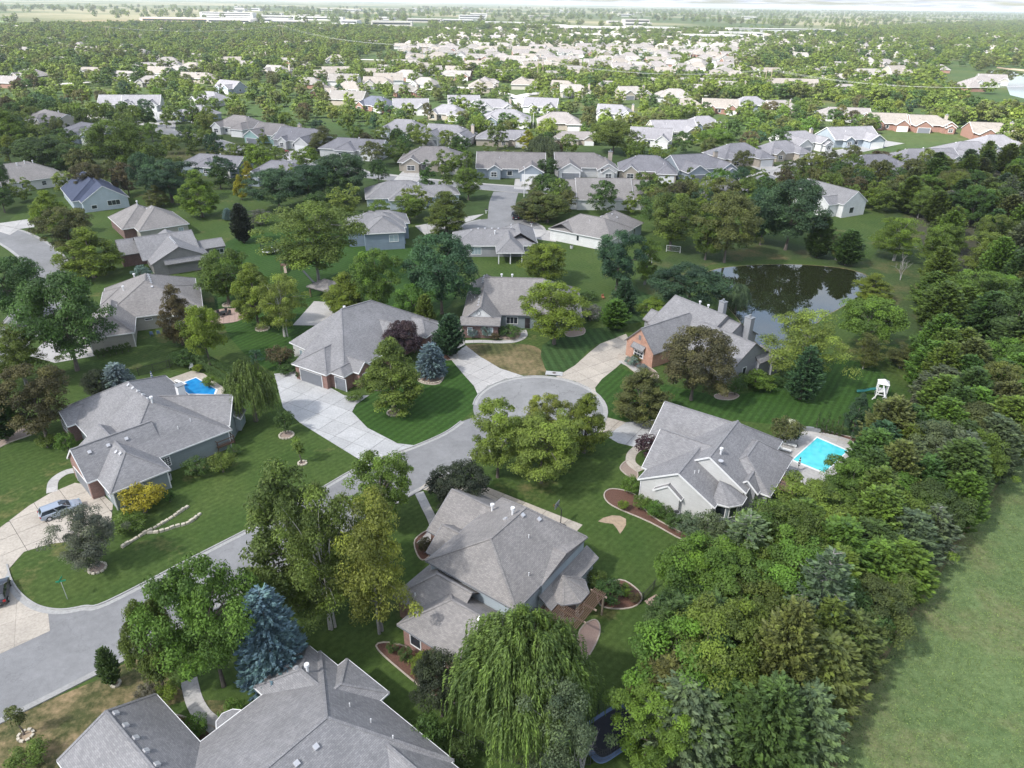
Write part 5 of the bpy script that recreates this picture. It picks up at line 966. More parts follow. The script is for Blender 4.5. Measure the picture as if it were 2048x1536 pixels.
def tintset(o, rc, wc):
    for ch in o.children:
        if ch.name.startswith('roof'):
            ch.color = (*rc, 1)
            for g_ in ch.children: g_.color = (*rc, 1)
        else: ch.color = (*wc, 1)
def house(key, x, y, rot, sc, rc, wc, label, group, zpx=4.0, pos=None):
    src = PLANS[key]
    if key in USED: o = copy_tree(src)
    else: o = src; USED.add(key)
    p = Vector(pos) if pos else G(x, y, zpx); o.location = (p.x, p.y, 0); o.rotation_euler = (0, 0, math.radians(rot)); sc *= HS; o.scale = (sc, sc, min(sc, 1.15))
    o['label'] = label; o['category'] = 'house'; o['group'] = group; tintset(o, rc, wc); HOUSES.append((p.x, p.y, 12 * sc)); return o
RG, RW, RT = (0.205, 0.203, 0.218), (0.22, 0.206, 0.20), (0.235, 0.215, 0.192)
WH, CR, BG, TL, BK, SA = (.52, .52, .52), (.42, .40, .35), (.26, .30, .34), (.27, .40, .38), (.27, .155, .12), (.36, .32, .27)
wname = {WH: 'white', CR: 'cream', BG: 'blue-grey', TL: 'pale teal', BK: 'red brick', SA: 'sand-coloured'}
shape = {'front': 'one forward gable', 'hip': 'a hipped roof', 'double': 'two forward gables', 'long': 'a long low roof'}
for k, x, y, rot, sc, rc, wc, ex in [
    ('long', 108, 236, -38, 1.15, RW, CR, 'among tall trees behind the dark slate roof'), ('long', 190, 262, -30, 1.1, RG, BG, 'with a white roof box, among tall trees'), ('front', 238, 205, 8, .95, RG, WH, 'next to a white parked car'), ('front', 285, 205, 12, .95, RG, WH, 'with a street lamp in front'),
    ('hip', 392, 224, -15, .9, RG, BG, 'behind a dark purple tree'), ('hip', 420, 195, -20, .9, RG, WH, 'among shade trees'), ('front', 458, 172, -30, .9, RG, BG, 'behind a dark plum tree'), ('hip', 480, 248, -22, 1.0, RW, WH, 'left of the pale teal house' if False else 'next to the pale teal house'),
    ('double', 552, 266, -22, 1.05, RW, TL, 'with a white pickup in the drive'), ('front', 602, 276, -20, 1.0, RG, WH, 'beside the pale teal house'), ('long', 715, 292, -12, .95, RG, WH, 'behind the row of dark trees'),
    ('hip', 868, 314, 0, 1.15, RW, SA, 'on the far street'), ('front', 1022, 328, 0, 1.2, RW, BG, 'behind the tall lamp post'), ('double', 1172, 328, 0, 1.12, RW, WH, 'facing the far cul-de-sac'), ('hip', 1294, 332, -6, .95, RG, SA, 'with a red car in the drive'),
    ('double', 1402, 330, 18, 1.1, RG, BG, 'with two small dormers and dark garage doors'), ('hip', 1474, 306, 22, 1.0, RG, SA, 'up the bend of the far street'), ('long', 436, 322, -14, .85, RG, BG, 'half hidden behind yellow trees'), ('hip', 560, 342, -14, .9, RG, BG, 'hidden below the corner by dark trees'),
    ('hip', 752, 206, -20, .95, (.10, .11, .14), BK, 'with a dark roof in shade'), ('front', 822, 212, 10, .95, RG, WH, 'just inside the cloud shade'), ('hip', 896, 222, -15, .9, RG, SA, 'behind an upright green tree'), ('front', 928, 203, 8, .9, RG, WH, 'whose roof is half in sunlight'), ('double', 992, 212, 5, 1.0, RG, WH, 'above the blue house'), ('hip', 1012, 234, 0, 1.15, RG, BG, 'with tall front windows'),
    ('front', 1082, 210, -10, .95, RG, WH, 'by the shaded end of the avenue'), ('hip', 808, 256, -10, 1.0, RG, BG, 'behind the pale chimney house'), ('double', 900, 268, -15, 1.05, RG, WH, 'with a tall pale chimney'), ('long', 1010, 270, 0, .85, RG, SA, 'behind the golden tree'), ('hip', 1118, 240, 0, 1.0, RW, SA, 'with a stone porch and lamp post'), ('long', 1150, 268, 0, .7, RW, SA, 'behind the yellow poplars'),
    ('double', 1232, 224, -15, 1.0, RG, WH, 'between two dark trees'), ('front', 1302, 272, -15, .9, RG, WH, 'beside the great round tree'), ('front', 1345, 258, 10, 1.05, RG, CR, 'with a broad cream gable'), ('hip', 1405, 246, 15, .9, RG, BG, 'behind the cream gable'), ('hip', 1372, 208, 0, .9, RT, SA, 'at the sunlit edge'),
    ('double', 1606, 280, 22, 1.05, RG, WH, 'with dark garage doors'), ('front', 1700, 272, 15, 1.15, RG, BG, 'with a brick garage end'), ('hip', 1560, 296, 22, .85, RG, SA, 'behind a lime-yellow tree'), ('front', 1772, 242, -6, .95, RT, BK, 'with a white door pair'), ('double', 1862, 246, -8, 1.05, RT, BK, 'with a white arched gable'), ('double', 1990, 262, -8, 1.1, RT, BK, 'by the wood edge'),
    ('hip', 1500, 206, 8, 1.0, RG, BG, 'with an arched dormer'), ('double', 1565, 212, 10, .9, RW, SA, 'next to the arched dormer house'), ('long', 1690, 226, -8, 1.0, RW, WH, 'behind grey willows'), ('hip', 1748, 330, 12, 1.15, RG, WH, 'backing on the dark wood'), ('long', 1850, 312, 10, .95, RG, WH, 'with a flue, backing on the wood'), ('hip', 1935, 302, 8, 1.15, RG, BG, 'with a raised deck, backing on the wood'), ('hip', 1990, 285, 5, .9, RG, BG, 'beside parked cars at the wood'), ('front', 1440, 212, -10, 1.0, RT, BK, 'at the shade edge')]:
    house(k, x, y, rot, sc, rc, wc, '%s house with %s, %s' % (wname[wc], shape[k].replace('a hipped', 'hipped').replace('a long low', 'long low'), ex), 'houses of the middle distance')
random.seed(21)
FAR = [(620, 165), (652, 150), (690, 160), (702, 176), (745, 148), (778, 158), (815, 181), (850, 166), (862, 141), (912, 150), (940, 135), (960, 172), (1012, 150), (1062, 152), (1108, 160), (1128, 172), (1152, 182), (1268, 186), (1348, 191), (1500, 156), (1470, 150), (1690, 181), (1772, 178), (1640, 141), (1672, 131), (1690, 156), (1735, 148), (1792, 141), (1770, 126), (1750, 114), (1815, 126), (1540, 146), (1716, 104), (1650, 100), (1600, 112),
       (62, 150), (190, 146), (65, 118), (122, 122), (236, 106), (258, 95), (296, 116), (300, 134), (338, 124), (385, 136), (446, 111), (490, 130), (512, 113), (597, 130), (672, 118), (530, 89), (575, 88), (617, 88), (650, 88), (706, 87), (740, 86), (700, 196), (655, 182)]
for y in (176, 164, 152, 142, 133, 125, 117, 110, 104, 98, 93):
    n = {176: 8, 164: 9, 152: 12, 142: 15, 133: 17, 125: 19, 117: 20, 110: 21, 104: 22, 98: 22, 93: 22}[y]
    for k in range(n): FAR.append(((640 if y > 140 else 800) + (k + random.random() * .6) * ((900 if y > 140 else 720) / n) + random.uniform(-6, 6), y + random.uniform(-3, 3)))
random.seed(33)
for k in range(34): FAR.append((random.uniform(-20, 620), random.uniform(72, 165)))
for k in range(22): FAR.append((random.uniform(1500, 2000), random.uniform(84, 175)))
far_pts = []
FH = 0
for x, y in FAR:
    p = G(x, y, 3.5)
    if any((p.x - a) ** 2 + (p.y - b_) ** 2 < (20 + .002 * p.y) ** 2 for a, b_, _ in HOUSES): continue
    lit = y > 0; k = random.choice(('front', 'hip', 'hip', 'double', 'long')); rot = random.choice((-20, -10, 0, 8, 15, 90, 170, 180)) + random.uniform(-8, 8)
    rc = random.choice((RT, RT, (.20, .19, .178), (.25, .237, .222), RW)); wc = random.choice((WH, CR, SA, WH, BK))
    if p.y < 560 and x < 330: rc = RW
    ds = 'beyond the shaded streets' if p.y < 900 else 'in the far sunlit suburb'
    house(k, x, y, rot, random.uniform(.85, 1.08), rc, wc, '%s house with %s, %s shingles, %s' % (wname[wc], shape[k], 'tan' if rc[0] > .215 else 'brown-grey', ds), 'sunlit houses beyond the cloud shade', 3.5); FH += 1
# the long barn-like roof in the sun
h = House('barn', G2(1582, 172, 4), -4, 'long tan-roofed hall beside the power line', 'roof_tint'); h.wing(-19, 19, -9, 9, 'u', 'gg', 4, .6, 'siding_tint'); o = h.done(); tintset(o, RT, SA); o.color = (1, 1, 1, 1); HOUSES.append((o.location.x, o.location.y, 22))
# commercial blocks towards the horizon
random.seed(5)
def block(x, y, w_, d_, ht, col, label, bands=2):
    p = G(x, y); o = empty('commercial_building', (p.x, p.y, 0), math.radians(random.uniform(-6, 6)), label, 'building', 'commercial buildings towards the horizon')
    mb = MB(); mb.box(-w_ / 2, w_ / 2, -d_ / 2, d_ / 2, 0, ht); a = mb.build('wall', 'tint', o); a.color = (*col, 1)
    r = MB(); r.box(-w_ / 2 - .3, w_ / 2 + .3, -d_ / 2 - .3, d_ / 2 + .3, ht, ht + .5); r.build('roof', 'concrete', o)
    for k in range(bands): g_ = MB(); z = ht * (k + .35) / bands; g_.box(-w_ * .46, w_ * .46, -d_ / 2 - .12, -d_ / 2 - .02, z, z + ht / bands * .4); g_.build('window_band', 'glass', o)
    HOUSES.append((p.x, p.y, max(w_, d_) * .6))
block(458, 37, 150, 40, 16, (.62, .62, .62), 'three-storey office block with dark glass corner among far trees', 3); block(360, 44, 170, 50, 9, (.55, .42, .34), 'wide low brown-pink store in front of the office block', 1); block(945, 40, 90, 50, 14, (.5, .5, .5), 'grey cinema-like block beside the dark grove', 2)
block(560, 38, 120, 40, 9, (.66, .66, .64), 'pale low warehouse next to the office block', 1); block(640, 40, 140, 50, 8, (.7, .7, .68), 'white flat warehouse by the far fields', 1); block(1560, 66, 260, 30, 9, (.68, .68, .66), 'very long white apartment row above a mown strip', 3); block(1180, 62, 150, 60, 9, (.68, .66, .62), 'cream store with flat roof behind the sunlit suburb', 1); block(1090, 58, 100, 50, 9, (.60, .50, .42), 'tan store with flat roof behind the sunlit suburb', 1)
block(1300, 62, 120, 60, 8, (.7, .69, .66), 'white hall with flat roof right behind the suburb', 1); block(1420, 78, 120, 40, 7, (.72, .71, .7), 'white low units beside the mown strip', 1); block(1480, 72, 90, 40, 7, (.72, .71, .7), 'small white unit below the apartment row', 1)
for i in range(46):
    x = random.uniform(250, 1500); y = random.choice((20, 24, 28, 32, 36, 42, 48, 54)) + random.uniform(-2, 2) + (x - 1024) * .0175
    if y < 17 + (x - 1024) * .0175: continue
    block(x, y, random.uniform(35, 110), random.uniform(30, 60), random.uniform(6, 11), random.choice(((.5, .5, .49), (.46, .44, .4), (.36, .34, .31), (.55, .55, .55))), 'pale low commercial building far away on the plain', 1)
# ------------------------------------------------------------------ vehicles
def lerp(a, b_, k): return a + (b_ - a) * k
def car(name, x, y, rot, paint, label, kind='estate', L=4.75, W_=1.82, Hh=1.5, pos=None, group=None):
    p = Vector(pos) if pos else G(x, y); o = empty(name, (p.x, p.y, .03), math.radians(rot), label, 'car' if kind != 'pickup' else 'pickup truck', group)
    # stations along the length: x, underside, belt, half width
    low = [(-L / 2, .42, .80, .80), (-L / 2 + .12, .30, .98, .90), (-L * .36, .24, 1.0, .98), (-L * .1, .22, .98, 1.0), (L * .14, .22, .97, 1.0), (L * .30, .24, .93, .97), (L * .44, .28, .82, .90), (L / 2, .40, .66, .72)]
    b_ = MB(); rings = []
    for sx, zb_, zt, hw in low:
        w2 = W_ / 2 * hw; rings.append([(sx, -w2 * .94, zb_), (sx, -w2, lerp(zb_, zt, .35)), (sx, -w2 * .97, lerp(zb_, zt, .85)), (sx, -w2 * .86, zt), (sx, w2 * .86, zt), (sx, w2 * .97, lerp(zb_, zt, .85)), (sx, w2, lerp(zb_, zt, .35)), (sx, w2 * .94, zb_)])
    for i in range(len(rings) - 1):
        for k in range(8): b_.poly([rings[i][k], rings[i][(k + 1) % 8], rings[i + 1][(k + 1) % 8], rings[i + 1][k]])
    b_.poly(rings[0]); b_.poly(rings[-1][::-1])
    if kind == 'pickup':
        cab = [(-L * .10, .98), (-L * .07, Hh), (L * .10, Hh), (L * .23, .96)]
        b_.box(-L / 2 + .05, -L * .12, -W_ / 2 * .93, -W_ / 2 * .8, .9, 1.2); b_.box(-L / 2 + .05, -L * .12, W_ / 2 * .8, W_ / 2 * .93, .9, 1.2); b_.box(-L / 2, -L / 2 + .1, -W_ / 2 * .93, W_ / 2 * .93, .9, 1.2)
    elif kind == 'estate': cab = [(-L * .485, .95), (-L * .42, Hh * .96), (L * .06, Hh), (L * .25, .93)]
    else: cab = [(-L * .46, .95), (-L * .34, Hh * .93), (-L * .02, Hh), (L * .22, .93)]
    wt, wb = W_ / 2 * .70, W_ / 2 * .88
    (ax0, az0), (ax1, az1), (ax2, az2), (ax3, az3) = cab
    b_.poly([(ax1, -wt, az1), (ax2, -wt, az2), (ax2, wt, az2), (ax1, wt, az1)])            # roof
    for s_ in (-1, 1):                                                              # pillars and roof rails
        for p0, p1 in (((ax0, wb, az0), (ax1, wt, az1)), ((ax3, wb, az3), (ax2, wt, az2)), ((ax1, wt, az1), (ax2, wt, az2)), (((ax0 * .45 + ax3 * .55), wb, .96), ((ax1 * .45 + ax2 * .55), wt, (az1 + az2) / 2))):
            b_.beam((p0[0], s_ * p0[1], p0[2]), (p1[0], s_ * p1[1], p1[2]), .09, .07)
    body = b_.build('body', 'carpaint', o, False); body.color = (*paint, 1)
    g_ = MB()
    g_.poly([(ax3 - .03, -wb + .05, az3), (ax3 - .03, wb - .05, az3), (ax2, wt - .02, az2 - .03), (ax2, -wt + .02, az2 - .03)]); g_.build('windscreen', 'glass', o)
    g_ = MB(); g_.poly([(ax0 + .03, wb - .05, az0), (ax0 + .03, -wb + .05, az0), (ax1, -wt + .02, az1 - .03), (ax1, wt - .02, az1 - .03)]); g_.build('rear_window', 'glass', o)
    for s_ in (-1, 1): g_ = MB(); g_.poly([(ax0 + .05, s_ * wb, az0), (ax3 - .05, s_ * wb, az3), (ax2 - .02, s_ * wt, az2 - .04), (ax1 + .02, s_ * wt, az1 - .04)]); g_.build('side_window', 'glass', o)
    if kind == 'estate': g_ = MB(); g_.box(-.05, .75, -.42, .42, Hh * .99, Hh + .012); g_.build('sunroof', 'glass', o)
    for sx in (-L * .31, L * .31):
        for s_ in (-1, 1):
            t_ = MB(); y0 = s_ * W_ / 2 * .90; n = 14
            for k in range(n):
                a, c = 2 * math.pi * k / n, 2 * math.pi * (k + 1) / n; R_ = .335
                t_.poly([(sx + R_ * math.cos(a), y0 - .11, .335 + R_ * math.sin(a)), (sx + R_ * math.cos(c), y0 - .11, .335 + R_ * math.sin(c)), (sx + R_ * math.cos(c), y0 + .11, .335 + R_ * math.sin(c)), (sx + R_ * math.cos(a), y0 + .11, .335 + R_ * math.sin(a))])
            t_.poly([(sx + .335 * math.cos(2 * math.pi * k / n), y0 + s_ * .11, .335 + .335 * math.sin(2 * math.pi * k / n)) for k in range(n)])
            wh = t_.build('wheel', 'rubber', o); r_ = MB(); r_.poly([(sx + .21 * math.cos(2 * math.pi * k / n), y0 + s_ * .118, .335 + .21 * math.sin(2 * math.pi * k / n)) for k in range(n)]); r_.build('rim', 'vent_metal', wh)
    for s_ in (-1, 1):
        q = MB(); q.box(L * .44, L / 2 - .06, s_ * W_ * .36 - .16, s_ * W_ * .36 + .16, .64, .78); q.build('headlight', 'glass_pale', o)
        q = MB(); q.box(-L / 2 - .015, -L / 2 + .14, s_ * W_ * .39 - .13, s_ * W_ * .39 + .13, .74, .93); q.build('tail_light', 'lamp_red', o)
    q = MB(); q.box(-L / 2 - .02, -L / 2 + .02, -.26, .26, .55, .67); q.build('number_plate', 'trim_white', o)
    return o
m, t, b, o = newmat('carpaint'); oi = N(t, 'ShaderNodeObjectInfo'); t.links.new(oi.outputs['Color'], b.inputs['Base Color']); b.inputs['Roughness'].default_value = .3; b.inputs['Metallic'].default_value = .25; b.inputs['Coat Weight'].default_value = .6; b.inputs['Coat Roughness'].default_value = .08
plain('rubber', (.018, .018, .018), .8, .2); plain('lamp_red', (.35, .012, .012), .3, .05); plain('sign_green', (.02, .28, .14), .5, .05); plain('fabric_blue', (.10, .15, .25), .9, .1); plain('slide_green', (.03, .16, .15), .4, .1); plain('fabric_dark', (.02, .022, .03), .95, .2); plain('plastic_white', (.75, .75, .73), .5, .05); plain('terracotta', (.4, .16, .09), .8, .15); plain('copper_dome', (.36, .52, .60), .5, .08)
car('parked_car', 124, 1026, 41, (.34, .39, .46), 'silver estate car with roof window on the drive of the blue-grey house', 'estate')
car('parked_car', 2, 1192, 118, (.02, .02, .024), 'black hatchback with red tail lights on the concrete side street', 'hatch', 4.3, 1.8, 1.47)
car('parked_truck', 1030, 436, 96, (.025, .027, .035), 'black pickup truck with a loaded bed parked in the far cul-de-sac', 'pickup', 5.8, 2.0, 1.85)
car('parked_truck', 507, 287, 16, (.7, .7, .71), 'white pickup truck on the drive of the pale teal house', 'pickup', 5.7, 2.0, 1.85)
car('parked_car', 556, 298, 20, (.68, .69, .71), 'white car on the drive beside a small red car', 'estate', 4.6); car('parked_car', 568, 305, 20, (.30, .045, .03), 'small red car on the drive beside a white car', 'hatch', 4.2)
car('parked_car', 245, 231, 12, (.72, .72, .72), 'white estate car parked before the white gabled house', 'estate', 4.9); car('parked_car', 1287, 364, -65, (.32, .06, .03), 'red car on the drive of the sand-coloured house', 'hatch', 4.4); car('parked_car', 412, 263, -10, (.025, .025, .03), 'dark car on a drive behind the purple trees', 'estate', 4.6)
car('parked_car', 2024, 296, 10, (.05, .05, .06), 'dark car beside the deck house at the wood', 'estate', 4.6)
# ------------------------------------------------------------------ street furniture and garden things
def mailbox(x, y, rot, label, post='wood_white'):
    p = G(x, y); o = empty('mailbox', (p.x, p.y, 0), math.radians(rot), label, 'mailbox', 'mailboxes by the kerb'); mb = MB(); mb.box(-.09, .09, -.09, .09, 0, 1.05); mb.box(-.09, .09, -.5, .3, .82, .92); mb.build('post', post, o)
    b_ = MB(); pr = [(-.16, 0), (.16, 0), (.16, .2)] + [(.16 * math.cos(a), .2 + .16 * math.sin(a)) for a in (.6, 1.2, 1.57, 1.95, 2.5)] + [(-.16, .2)]
    for s_ in (-.45, .25): b_.poly([(q[0], s_, 1.05 + q[1]) for q in pr])
    for i in range(len(pr)): a, c = pr[i], pr[(i + 1) % len(pr)]; b_.poly([(a[0], -.45, 1.05 + a[1]), (c[0], -.45, 1.05 + c[1]), (c[0], .25, 1.05 + c[1]), (a[0], .25, 1.05 + a[1])])
    b_.build('box', 'metal_dark', o); f = MB(); f.box(.165, .18, -.1, .0, 1.2, 1.42); f.build('flag', 'lamp_red', o)
mailbox(738, 932, 150, 'black mailbox on white post at the mouth of the wide drive'); mailbox(945, 922, -30, 'black mailbox on white post opposite the hipped brick house'); mailbox(65, 473, 30, 'dark mailbox on white post at the street bend'); mailbox(972, 427, 95, 'white-post mailbox beside the far cul-de-sac'); mailbox(1063, 453, -60, 'mailbox on the dry verge of the far cul-de-sac'); mailbox(1537, 352, 20, 'mailbox beside the rising far street')
def lamp(x, y, ht, rot, label):
    p = G(x, y); o = empty('street_lamp', (p.x, p.y, 0), math.radians(rot), label, 'street lamp', 'street lamps'); mb = MB(); mb.tube([(0, 0, 0), (0, 0, ht * .6), (0, 0, ht)], [.14, .1, .07], 8); mb.build('pole', 'plastic_white', o); a = MB(); a.tube([(0, 0, ht - .1), (.8, 0, ht + .15), (1.6, 0, ht + .15)], [.05, .045, .04], 6); a.build('arm', 'plastic_white', o); l_ = MB(); l_.box(1.4, 2.1, -.16, .16, ht + .06, ht + .2); l_.build('lamp_head', 'vent_metal', o)
lamp(1048, 394, 9.5, 100, 'tall white lamp post at the mouth of the far cul-de-sac'); lamp(316, 243, 9, 180, 'white lamp post by the white gabled houses'); lamp(1066, 262, 8.5, 60, 'white lamp post behind the golden tree'); lamp(693, 158, 9, 150, 'white lamp post on the sunlit avenue')
p = G(135, 1198); o = empty('street_sign', (p.x, p.y, 0), math.radians(20), 'green street name sign on thin post at the corner lawn', 'street sign'); mb = MB(); mb.tube([(0, 0, 0), (0, 0, 2.5)], [.035, .035], 6); mb.build('post', 'vent_metal', o)
for z, a in ((2.5, 0), (2.72, 78)): b_ = MB(); b_.box(-.48, .48, -.012, .012, 0, .2); s_ = b_.build('name_plate', 'sign_green', o); s_.location = (0, 0, z); s_.rotation_euler = (0, 0, math.radians(a))
# drain inlet at the bulb
p = G(1108, 749); o = empty('storm_drain', (p.x, p.y, 0), math.radians(-8), 'concrete storm drain inlet with round lid at the kerb', 'drain'); mb = MB(); mb.box(-1.5, 1.5, -.5, .9, 0, .17); mb.build('inlet_slab', 'concrete_new', o); c = MB(); c.cyl(0, .3, .17, .2, .34, 16); c.build('lid', 'bark', o); c = MB(); c.box(-1.2, 1.2, -.52, -.49, .02, .13); c.build('opening', 'metal_dark', o)
# limestone edging that forks across the lawn
def stones(pl, label, seed):
    ln = smooth_line([G2(*q) for q in pl], 8); o = empty('stone_edging', (*ln[0], 0), 0, label, 'stone edging', 'limestone edging in the lawn'); rr = random.Random(seed); acc = 0; nxt = .25
    for i in range(1, len(ln)):
        a, c = Vector(ln[i - 1]), Vector(ln[i]); L = (c - a).length
        while acc + L > nxt:
            q = a.lerp(c, (nxt - acc) / L); d_ = (c - a).normalized(); mb = MB(); l2 = rr.uniform(.22, .32); w2 = rr.uniform(.15, .21); z2 = rr.uniform(.18, .40)
            b0 = [(-l2, -w2, -.02), (l2, -w2 * .9, -.02), (l2 * .96, w2, -.02), (-l2 * .94, w2 * .92, -.02)]; b1 = [(v_[0] * rr.uniform(.86, .96), v_[1] * rr.uniform(.84, .96), z2 * rr.uniform(.9, 1.05)) for v_ in b0]
            mb.poly(b0[::-1]); mb.poly(b1)
            for k in range(4): mb.poly([b0[k], b0[(k + 1) % 4], b1[(k + 1) % 4], b1[k]])
            s_ = mb.build('stone', 'limestone', o); s_.location = (q.x - ln[0][0], q.y - ln[0][1], 0); s_.rotation_euler = (0, 0, math.atan2(d_.y, d_.x) + rr.uniform(-.12, .12)); nxt += l2 * 1.95 + .07
        acc += L
stones([(243, 1096), (262, 1084), (290, 1067), (310, 1056), (345, 1035), (376, 1014)], 'longer arm of the forked limestone edging in the lawn', 1); stones([(296, 1066), (320, 1064), (350, 1055), (380, 1045), (402, 1027)], 'shorter, lower arm of the forked limestone edging in the lawn', 2)
# pools
def pool(name, poly, hole, water, label, deckmat, slab=2.2, ang=0):
    # deck laid in slabs around the water
    cx, cy = sum(q[0] for q in hole) / len(hole), sum(q[1] for q in hole) / len(hole)
    o = empty(name, (0, 0, 0), 0, label, 'pool'); base = sheet('deck', poly, .03, 'joint', None, o)
    ca, sa = math.cos(math.radians(ang)), math.sin(math.radians(ang)); L = [(q[0] * ca + q[1] * sa, -q[0] * sa + q[1] * ca) for q in poly]; x0, x1, y0, y1 = min(q[0] for q in L), max(q[0] for q in L), min(q[1] for q in L), max(q[1] for q in L)
    for i in range(int((x1 - x0) / slab) + 1):
        for j in range(int((y1 - y0) / slab) + 1):
            a, b_, c, d_ = x0 + i * slab + .012, x0 + (i + 1) * slab - .012, y0 + j * slab + .012, y0 + (j + 1) * slab - .012
            q = clip_half(clip_half(clip_half(clip_half(L, -1, 0, -a), 1, 0, b_), 0, -1, -c), 0, 1, d_)
            if len(q) < 3 or abs(area2(q)) < .1: continue
            mb = MB(); mb.prism([(r[0] * ca - r[1] * sa, r[0] * sa + r[1] * ca) for r in q], .031, .10 + random.uniform(-.002, .002)); s_ = mb.build('slab', deckmat, base)
    rim = MB(); n = len(hole)
    if area2(hole) < 0: hole = hole[::-1]
    big = [(cx + (q[0] - cx) * 1.085, cy + (q[1] - cy) * 1.085) for q in hole]
    for i in range(n):
        a, b_, c, d_ = hole[i], hole[(i + 1) % n], big[(i + 1) % n], big[i]; rim.poly([(*d_, .145), (*c, .145), (*b_, .145), (*a, .145)]); rim.poly([(*a, .10), (*a, .145), (*b_, .145), (*b_, .10)]); rim.poly([(*d_, .08), (*c, .08), (*c, .145), (*d_, .145)])
    rim.build('coping', 'trim_white', o); sheet('water', hole, .118, water, None, o); return o
pool('swimming_pool', pxs([(1562, 880), (1580, 866), (1620, 862), (1700, 880), (1715, 905), (1690, 935), (1640, 968), (1590, 990), (1556, 960), (1552, 905)], 3), pxs([(1586, 921), (1634, 877), (1694, 903), (1648, 946)]), 'pool_cyan', 'turquoise swimming pool in a pale deck beside the conifers', 'concrete', 2.4, -33)
pool('swimming_pool', pxs([(318, 765), (385, 742), (408, 748), (450, 778), (446, 792), (350, 790)]), pxs([(336, 778), (392, 757), (432, 780), (428, 790), (350, 788)]), 'pool_blue', 'deep blue swimming pool behind the blue-grey house', 'concrete_warm', 2.2, 46)
pd = MB(); pd.box(0, 2.6, -.26, .26, .5, .58); q = G(352, 766); o = empty('diving_board', (q.x, q.y, 0), math.radians(-30), 'white diving board at the deep blue pool', 'diving board'); pd.build('board', 'plastic_white', o); ps = MB(); ps.box(.1, .5, -.2, .2, .08, .5); ps.build('stand', 'metal_grey', o)
def lounger(x, y, rot, label):
    q = G(x, y); o = empty('sun_lounger', (q.x, q.y, .1), math.radians(rot), label, 'sun lounger', 'loungers on the pool deck'); f = MB(); f.box(-1.0, .95, -.33, .33, .28, .34); f.build('frame', 'plastic_white', o); b_ = MB(); b_.poly([(-.35, -.3, .38), (-.35, .3, .38), (-1.0, .3, .85), (-1.0, -.3, .85)]); b_.poly([(-.35, -.3, .33), (-1.0, -.3, .8), (-1.0, .3, .8), (-.35, .3, .33)]); b_.build('backrest', 'plastic_white', o)
    for sx in (-.85, .8):
        for s_ in (-.27, .27): l_ = MB(); l_.box(sx - .04, sx + .04, s_ - .04, s_ + .04, 0, .28); l_.build('leg', 'plastic_white', o)
lounger(1568, 903, -28, 'white sun lounger on the pool deck, next to the retaining wall'); lounger(1579, 893, -28, 'white sun lounger on the pool deck, under the closed parasol')
def parasol(x, y, col, label, ht=2.6):
    q = G(x, y); o = empty('parasol', (q.x, q.y, .1), 0, label, 'parasol'); mb = MB(); mb.tube([(0, 0, 0), (0, 0, ht)], [.03, .03], 6); mb.build('pole', 'metal_grey', o); c = MB(); c.tube([(0, 0, ht * .42), (0, 0, ht * .5), (0, 0, ht * .8), (0, 0, ht)], [.10, .17, .12, .02], 8)
    co = c.build('canopy', col, o); b_ = MB()
    for k in range(3): z = ht * (.52 + .14 * k); b_.cyl(0, 0, z, z + .12, .175 - .025 * k, 10)
    b_.build('stripe', 'plastic_white', co); d_ = MB(); d_.cyl(0, 0, 0, .1, .28, 12); d_.build('base', 'metal_dark', o)
parasol(1592, 892, 'fabric_dark', 'closed black and white parasol beside the loungers'); parasol(1594, 945, 'fabric_dark', 'closed black and white parasol near the pool house deck'); parasol(308, 770, 'fabric_blue', 'closed pale blue parasol behind the blue-grey house')
# curved retaining wall and steps by the turquoise pool
ln = smooth_line([G2(*q) for q in [(1548, 905), (1556, 884), (1578, 868), (1610, 862), (1640, 866)]], 6); mb = MB(); strip(mb, ln, -.18, .18, 0, .75); o = mb.build('retaining_wall', 'metal_grey'); tag(o, 'curved dark grey retaining wall behind the pool deck', 'wall')
# trampolines
def trampoline(x, y, r, label, net=True, sq=False):
    q = G(x, y); o = empty('trampoline', (q.x, q.y, 0), math.radians(35 if sq else 0), label, 'trampoline'); n = 28; pt = []
    for k in range(n):
        a = 2 * math.pi * k / n; c, s_ = math.cos(a), math.sin(a)
        if sq: e = .35; pt.append((r * 1.35 * math.copysign(abs(c) ** e, c), r * .85 * math.copysign(abs(s_) ** e, s_)))
        else: pt.append((r * c, r * s_))
    mb = MB(); mb.poly([(a * .84, c * .84, .86) for a, c in pt]); mb.build('mat', 'fabric_dark', o); p_ = MB()
    for k in range(n): a, c = pt[k], pt[(k + 1) % n]; p_.poly([(*a, .86), (*c, .86), (c[0] * .83, c[1] * .83, .875), (a[0] * .83, a[1] * .83, .875)]); p_.poly([(*a, .74), (*c, .74), (*c, .86), (*a, .86)])
    p_.build('padding', 'fabric_blue' if sq else 'plastic_white', o)
    for k in range(0, n, 7 if sq else 5):
        l_ = MB(); l_.tube([(*pt[k], 0), (*pt[k], 2.7)], [.035, .035], 5); l_.build('post', 'metal_dark', o)
    nt_ = MB()
    for k in range(n):
        a, c = pt[k], pt[(k + 1) % n]
        for z in (1.2, 1.6, 2.0, 2.4, 2.66): nt_.beam((*a, z), (*c, z), .018, .018)
        for s_ in range(3): u = s_ / 3; e_ = (a[0] + (c[0] - a[0]) * u, a[1] + (c[1] - a[1]) * u); nt_.beam((*e_, .87), (*e_, 2.66), .016, .016)
    nt_.build('net', 'metal_dark', o)
trampoline(541, 506, 2.2, 'round trampoline with safety net and white rim on the back lawn'); trampoline(1222, 1475, 2.3, 'dark rectangular trampoline under trees beside the willow', sq=True)
